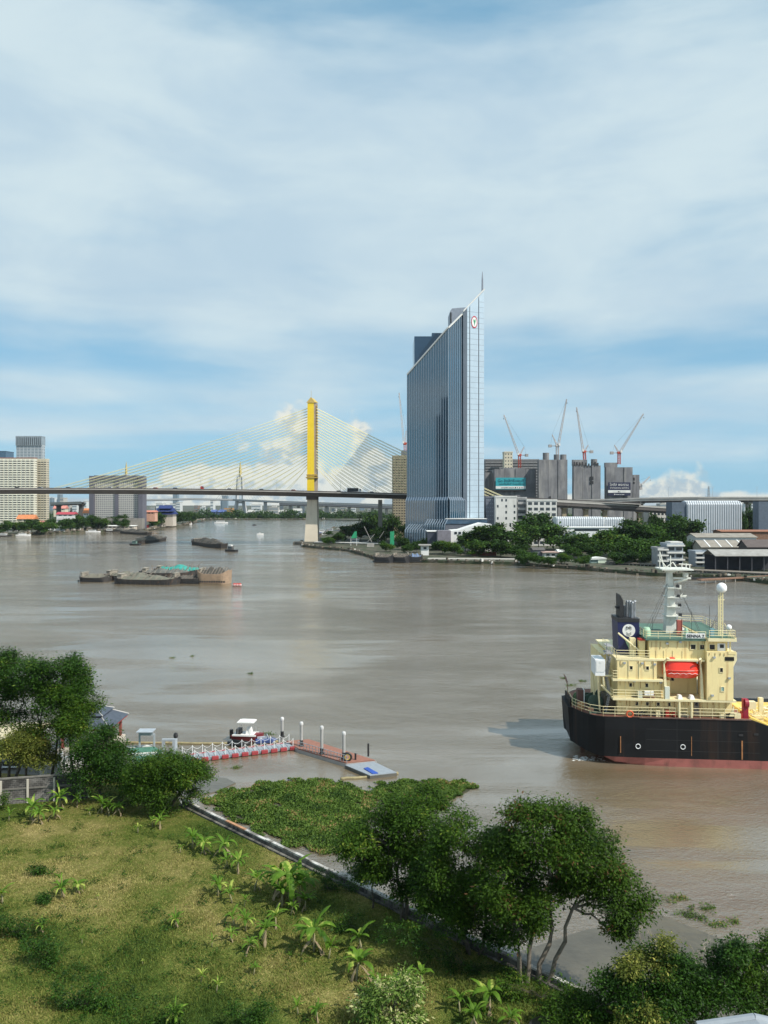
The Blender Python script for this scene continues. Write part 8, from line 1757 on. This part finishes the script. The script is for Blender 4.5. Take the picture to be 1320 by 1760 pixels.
o = npmesh('grass', np.stack([B0, B1, B2], 1).reshape(-1, 3), 3, grm); tag(o, 'rough grass of the lawn, green with dry straw patches', 'grass', kind='stuff')
# water hyacinth
hyl = leafmat('hyacinth_leaves', (.016, .042, .007), (.10, .165, .028), (.24, .17, .07), .12, sc=.35, trans=.2)
poly1 = [(345, 1374), (370, 1364), (420, 1354), (470, 1343), (520, 1339), (575, 1340), (600, 1350), (612, 1356), (620, 1352), (638, 1362), (655, 1372), (640, 1400), (620, 1440), (590, 1470), (560, 1470), (510, 1458), (440, 1430), (380, 1398)]
poly2 = [(640, 1358), (655, 1348), (700, 1341), (760, 1341), (800, 1344), (822, 1351), (808, 1362), (772, 1372), (735, 1382), (700, 1385), (660, 1380), (645, 1368)]
def inpoly(x, y, P_):
    c = np.zeros(len(x), bool); j = len(P_) - 1
    for i in range(len(P_)):
        xi, yi = P_[i]; xj, yj = P_[j]
        cond = ((yi > y) != (yj > y)) & (x < (xj - xi) * (y - yi) / (yj - yi + 1e-9) + xi); c ^= cond; j = i
    return c
vsx = []
for P_, cnt in ((poly1, 60000), (poly2, 20000)):
    W_ = [tuple(G(*q).xy) for q in P_]; ax_ = np.array(W_); mn, mx_ = ax_.min(0), ax_.max(0); x = mn[0] + (mx_[0] - mn[0]) * r5.random(cnt); y = mn[1] + (mx_[1] - mn[1]) * r5.random(cnt)
    xw = x + .5 * np.sin(y * 2.3) + .3 * np.sin(y * 5.1 + x); yw = y + .6 * np.sin(x * 1.9) + .25 * np.sin(x * 5.3); k = inpoly(xw, yw, W_)
    hole = np.sin(x * .8 + 1) * np.sin(y * .9 + .5) + .5 * np.sin(x * 2.1 + y * 1.7); k &= hole < 1.28; x, y = x[k], y[k]; m_ = len(x)
    h = .03 + .17 * r5.random(m_) * (.6 + .4 * np.sin(x * 1.1) * np.sin(y * 1.3)); c = np.stack([x, y, h], 1)
    a = r5.random(m_) * 6.28; tl = .25 + r5.random(m_) * .8; d = np.stack([np.cos(a) * np.cos(tl), np.sin(a) * np.cos(tl), np.sin(tl)], 1); s_ = np.stack([-np.sin(a), np.cos(a), np.zeros(m_)], 1); L_ = (.14 + .12 * r5.random(m_))[:, None]
    vsx.append(np.stack([c, c + d * L_ * .5 + s_ * L_ * .42, c + d * L_, c + d * L_ * .5 - s_ * L_ * .42], 1).reshape(-1, 3))
o = npmesh('water_hyacinth', np.concatenate(vsx), 4, hyl); tag(o, 'mat of green water hyacinth floating beside the flood wall', 'water plants', kind='stuff')
for P_, nm_ in ((poly1, 'hyacinth_bed'), (poly2, 'hyacinth_bed')):
    ps = [tuple(G(*q).xy) for q in P_]; cxm = sum(p[0] for p in ps) / len(ps); cym = sum(p[1] for p in ps) / len(ps); ps = [(cxm + (p[0] - cxm) * .94, cym + (p[1] - cym) * .94) for p in ps]
    if sum(ps[i][0] * ps[(i + 1) % len(ps)][1] - ps[(i + 1) % len(ps)][0] * ps[i][1] for i in range(len(ps))) < 0: ps.reverse()
    b = MB(); b.prism(ps, -.1, .03); o = b.build(nm_, mat('rotting_hyacinth_stalks', (.05, .05, .025), .9, var=.5, sc=1.5), kind='stuff'); o['label'] = 'brown stalks beneath the floating water hyacinth'
# drifting clumps
for (px, py, s, lb) in ((1215, 1562, .55, 'largest drifting green weed clump right of the trees'), (1148, 1546, .5, 'drifting weed clump touching the tallest tree right side'), (1180, 1572, .3, 'pale drifting weed strip below the largest weed clump'), (1200, 1578, .3, 'small drifting weed strip near the mud flat edge'), (1232, 1590, .3, 'drifting weed strip farther right along the mud flat'), (1258, 1586, .25, 'rightmost small drifting weed clump'), (1175, 1545, .15, 'tiny drifting weed near the largest weed clump'),
                        (431, 1158, .3, 'small dark drifting weed in mid river'), (296, 1131, .25, 'small dark drifting weed in the left river'), (330, 1128, .15, 'tiny drifting weed right of another in the left river'), (983, 1178, .45, 'dark drifting weed left of the ship stern'), (1000, 1171, .4, 'thin drifting weed streak left of the white ship locker'), (968, 1166, .25, 'tiny drifting weed left of the ship funnel'), (463, 1262, .35, 'dark drifting weed right of the motorboat'), (405, 1320, .3, 'drifting weed between walkway and hyacinth')):
    p = G(px, py, 0); rr = np.random.default_rng(int(px)); c = np.array([[rr.normal() * s * 1.2, rr.normal() * s * .6, .04 + .10 * rr.random()] for _ in range(int(30 * s) + 6)]); v = leaf_quads(c, 16, .12, .16, rr); v[:, 2] = np.clip(v[:, 2], .02, .5)
    o = npmesh('drifting_weed', v, 4, hyl, loc=tuple(p)); tag(o, lb, 'floating plants', 'drifting weed clumps')
# floor of the viewpoint: roof corner and satellite dish
rc = thing('roof_corner', 'grey metal roof corner cutting the bottom right edge', 'roof', (X(1290, 20), 20, 0)); RY = 20.0
def RP(px, py, y=RY): return P(px, py, y)
b = MB(); t1, t2, t3 = RP(1198, 1762), RP(1296, 1748), RP(1340, 1758)
for a, c in ((t1, t2), (t2, t3)): b.tube([a, c], .09, 6)
b.add([tuple(t1), tuple(t2), tuple(t3), (t3.x, 14, t3.z - .1), (t1.x, 14, t3.z - .1), (t1.x, t1.y, t1.z - 1), (t2.x, t2.y, t2.z - 1), (t3.x, t3.y, t3.z - 1)], [(4, 3, 2, 1, 0), (0, 1, 6, 5), (1, 2, 7, 6)]); b.build('roof_sheet', mat('grey_zinc_roof', (.30, .33, .36), .5, .3, var=.1, sc=2), rc)
b = MB(); b.box(X(1200, RY), X(1345, RY), 14.5, 19.2, 0, t1.z - .6); b.build('wall', white, rc)
dsh = thing('satellite_dish', 'dark mesh satellite dish at the bottom edge below the trees', 'satellite dish', (X(927, 44), 44, 1.3)); c = P(927, 1757, 44)
b = MB(); vs = []; n = 16
for i in range(5):
    for k in range(n): a = 2 * math.pi * k / n; r_ = .65 * i / 4 + .01; vs.append((c.x + r_ * math.cos(a), c.y + .25 * (i / 4) ** 2 * -1 - .3 * r_ * math.sin(a), c.z + r_ * math.sin(a)))
fs = [(i * n + k, i * n + (k + 1) % n, (i + 1) * n + (k + 1) % n, (i + 1) * n + k) for i in range(4) for k in range(n)]; b.add(vs, fs); b.build('dish', mat('dark_mesh_dish', (.05, .055, .06), .6), dsh); b = MB(); b.tube([(c.x, c.y + .2, 1.2), (c.x, c.y + .1, c.z)], .05, 6); b.tube([(c.x, c.y, c.z - .6), (c.x, c.y - .8, c.z)], .02, 4); b.build('arm', steel, dsh)

# ---------------------------------------------------------------- haze over the river
hz = MB(); hz.box(-4200, 4200, -300, 5200, -2, 320); hm_ = bpy.data.materials.new('river_haze'); hm_.use_nodes = True
nt = hm_.node_tree; nt.nodes.clear(); pv = nt.nodes.new('ShaderNodeVolumePrincipled'); pv.inputs['Color'].default_value = (.80, .90, 1.0, 1); pv.inputs['Density'].default_value = .00003; pv.inputs['Anisotropy'].default_value = .2
mo = nt.nodes.new('ShaderNodeOutputMaterial'); nt.links.new(pv.outputs[0], mo.inputs['Volume']); tag(hz.build('haze', hm_), 'thin pale haze over the river and far skyline', 'haze', kind='stuff')
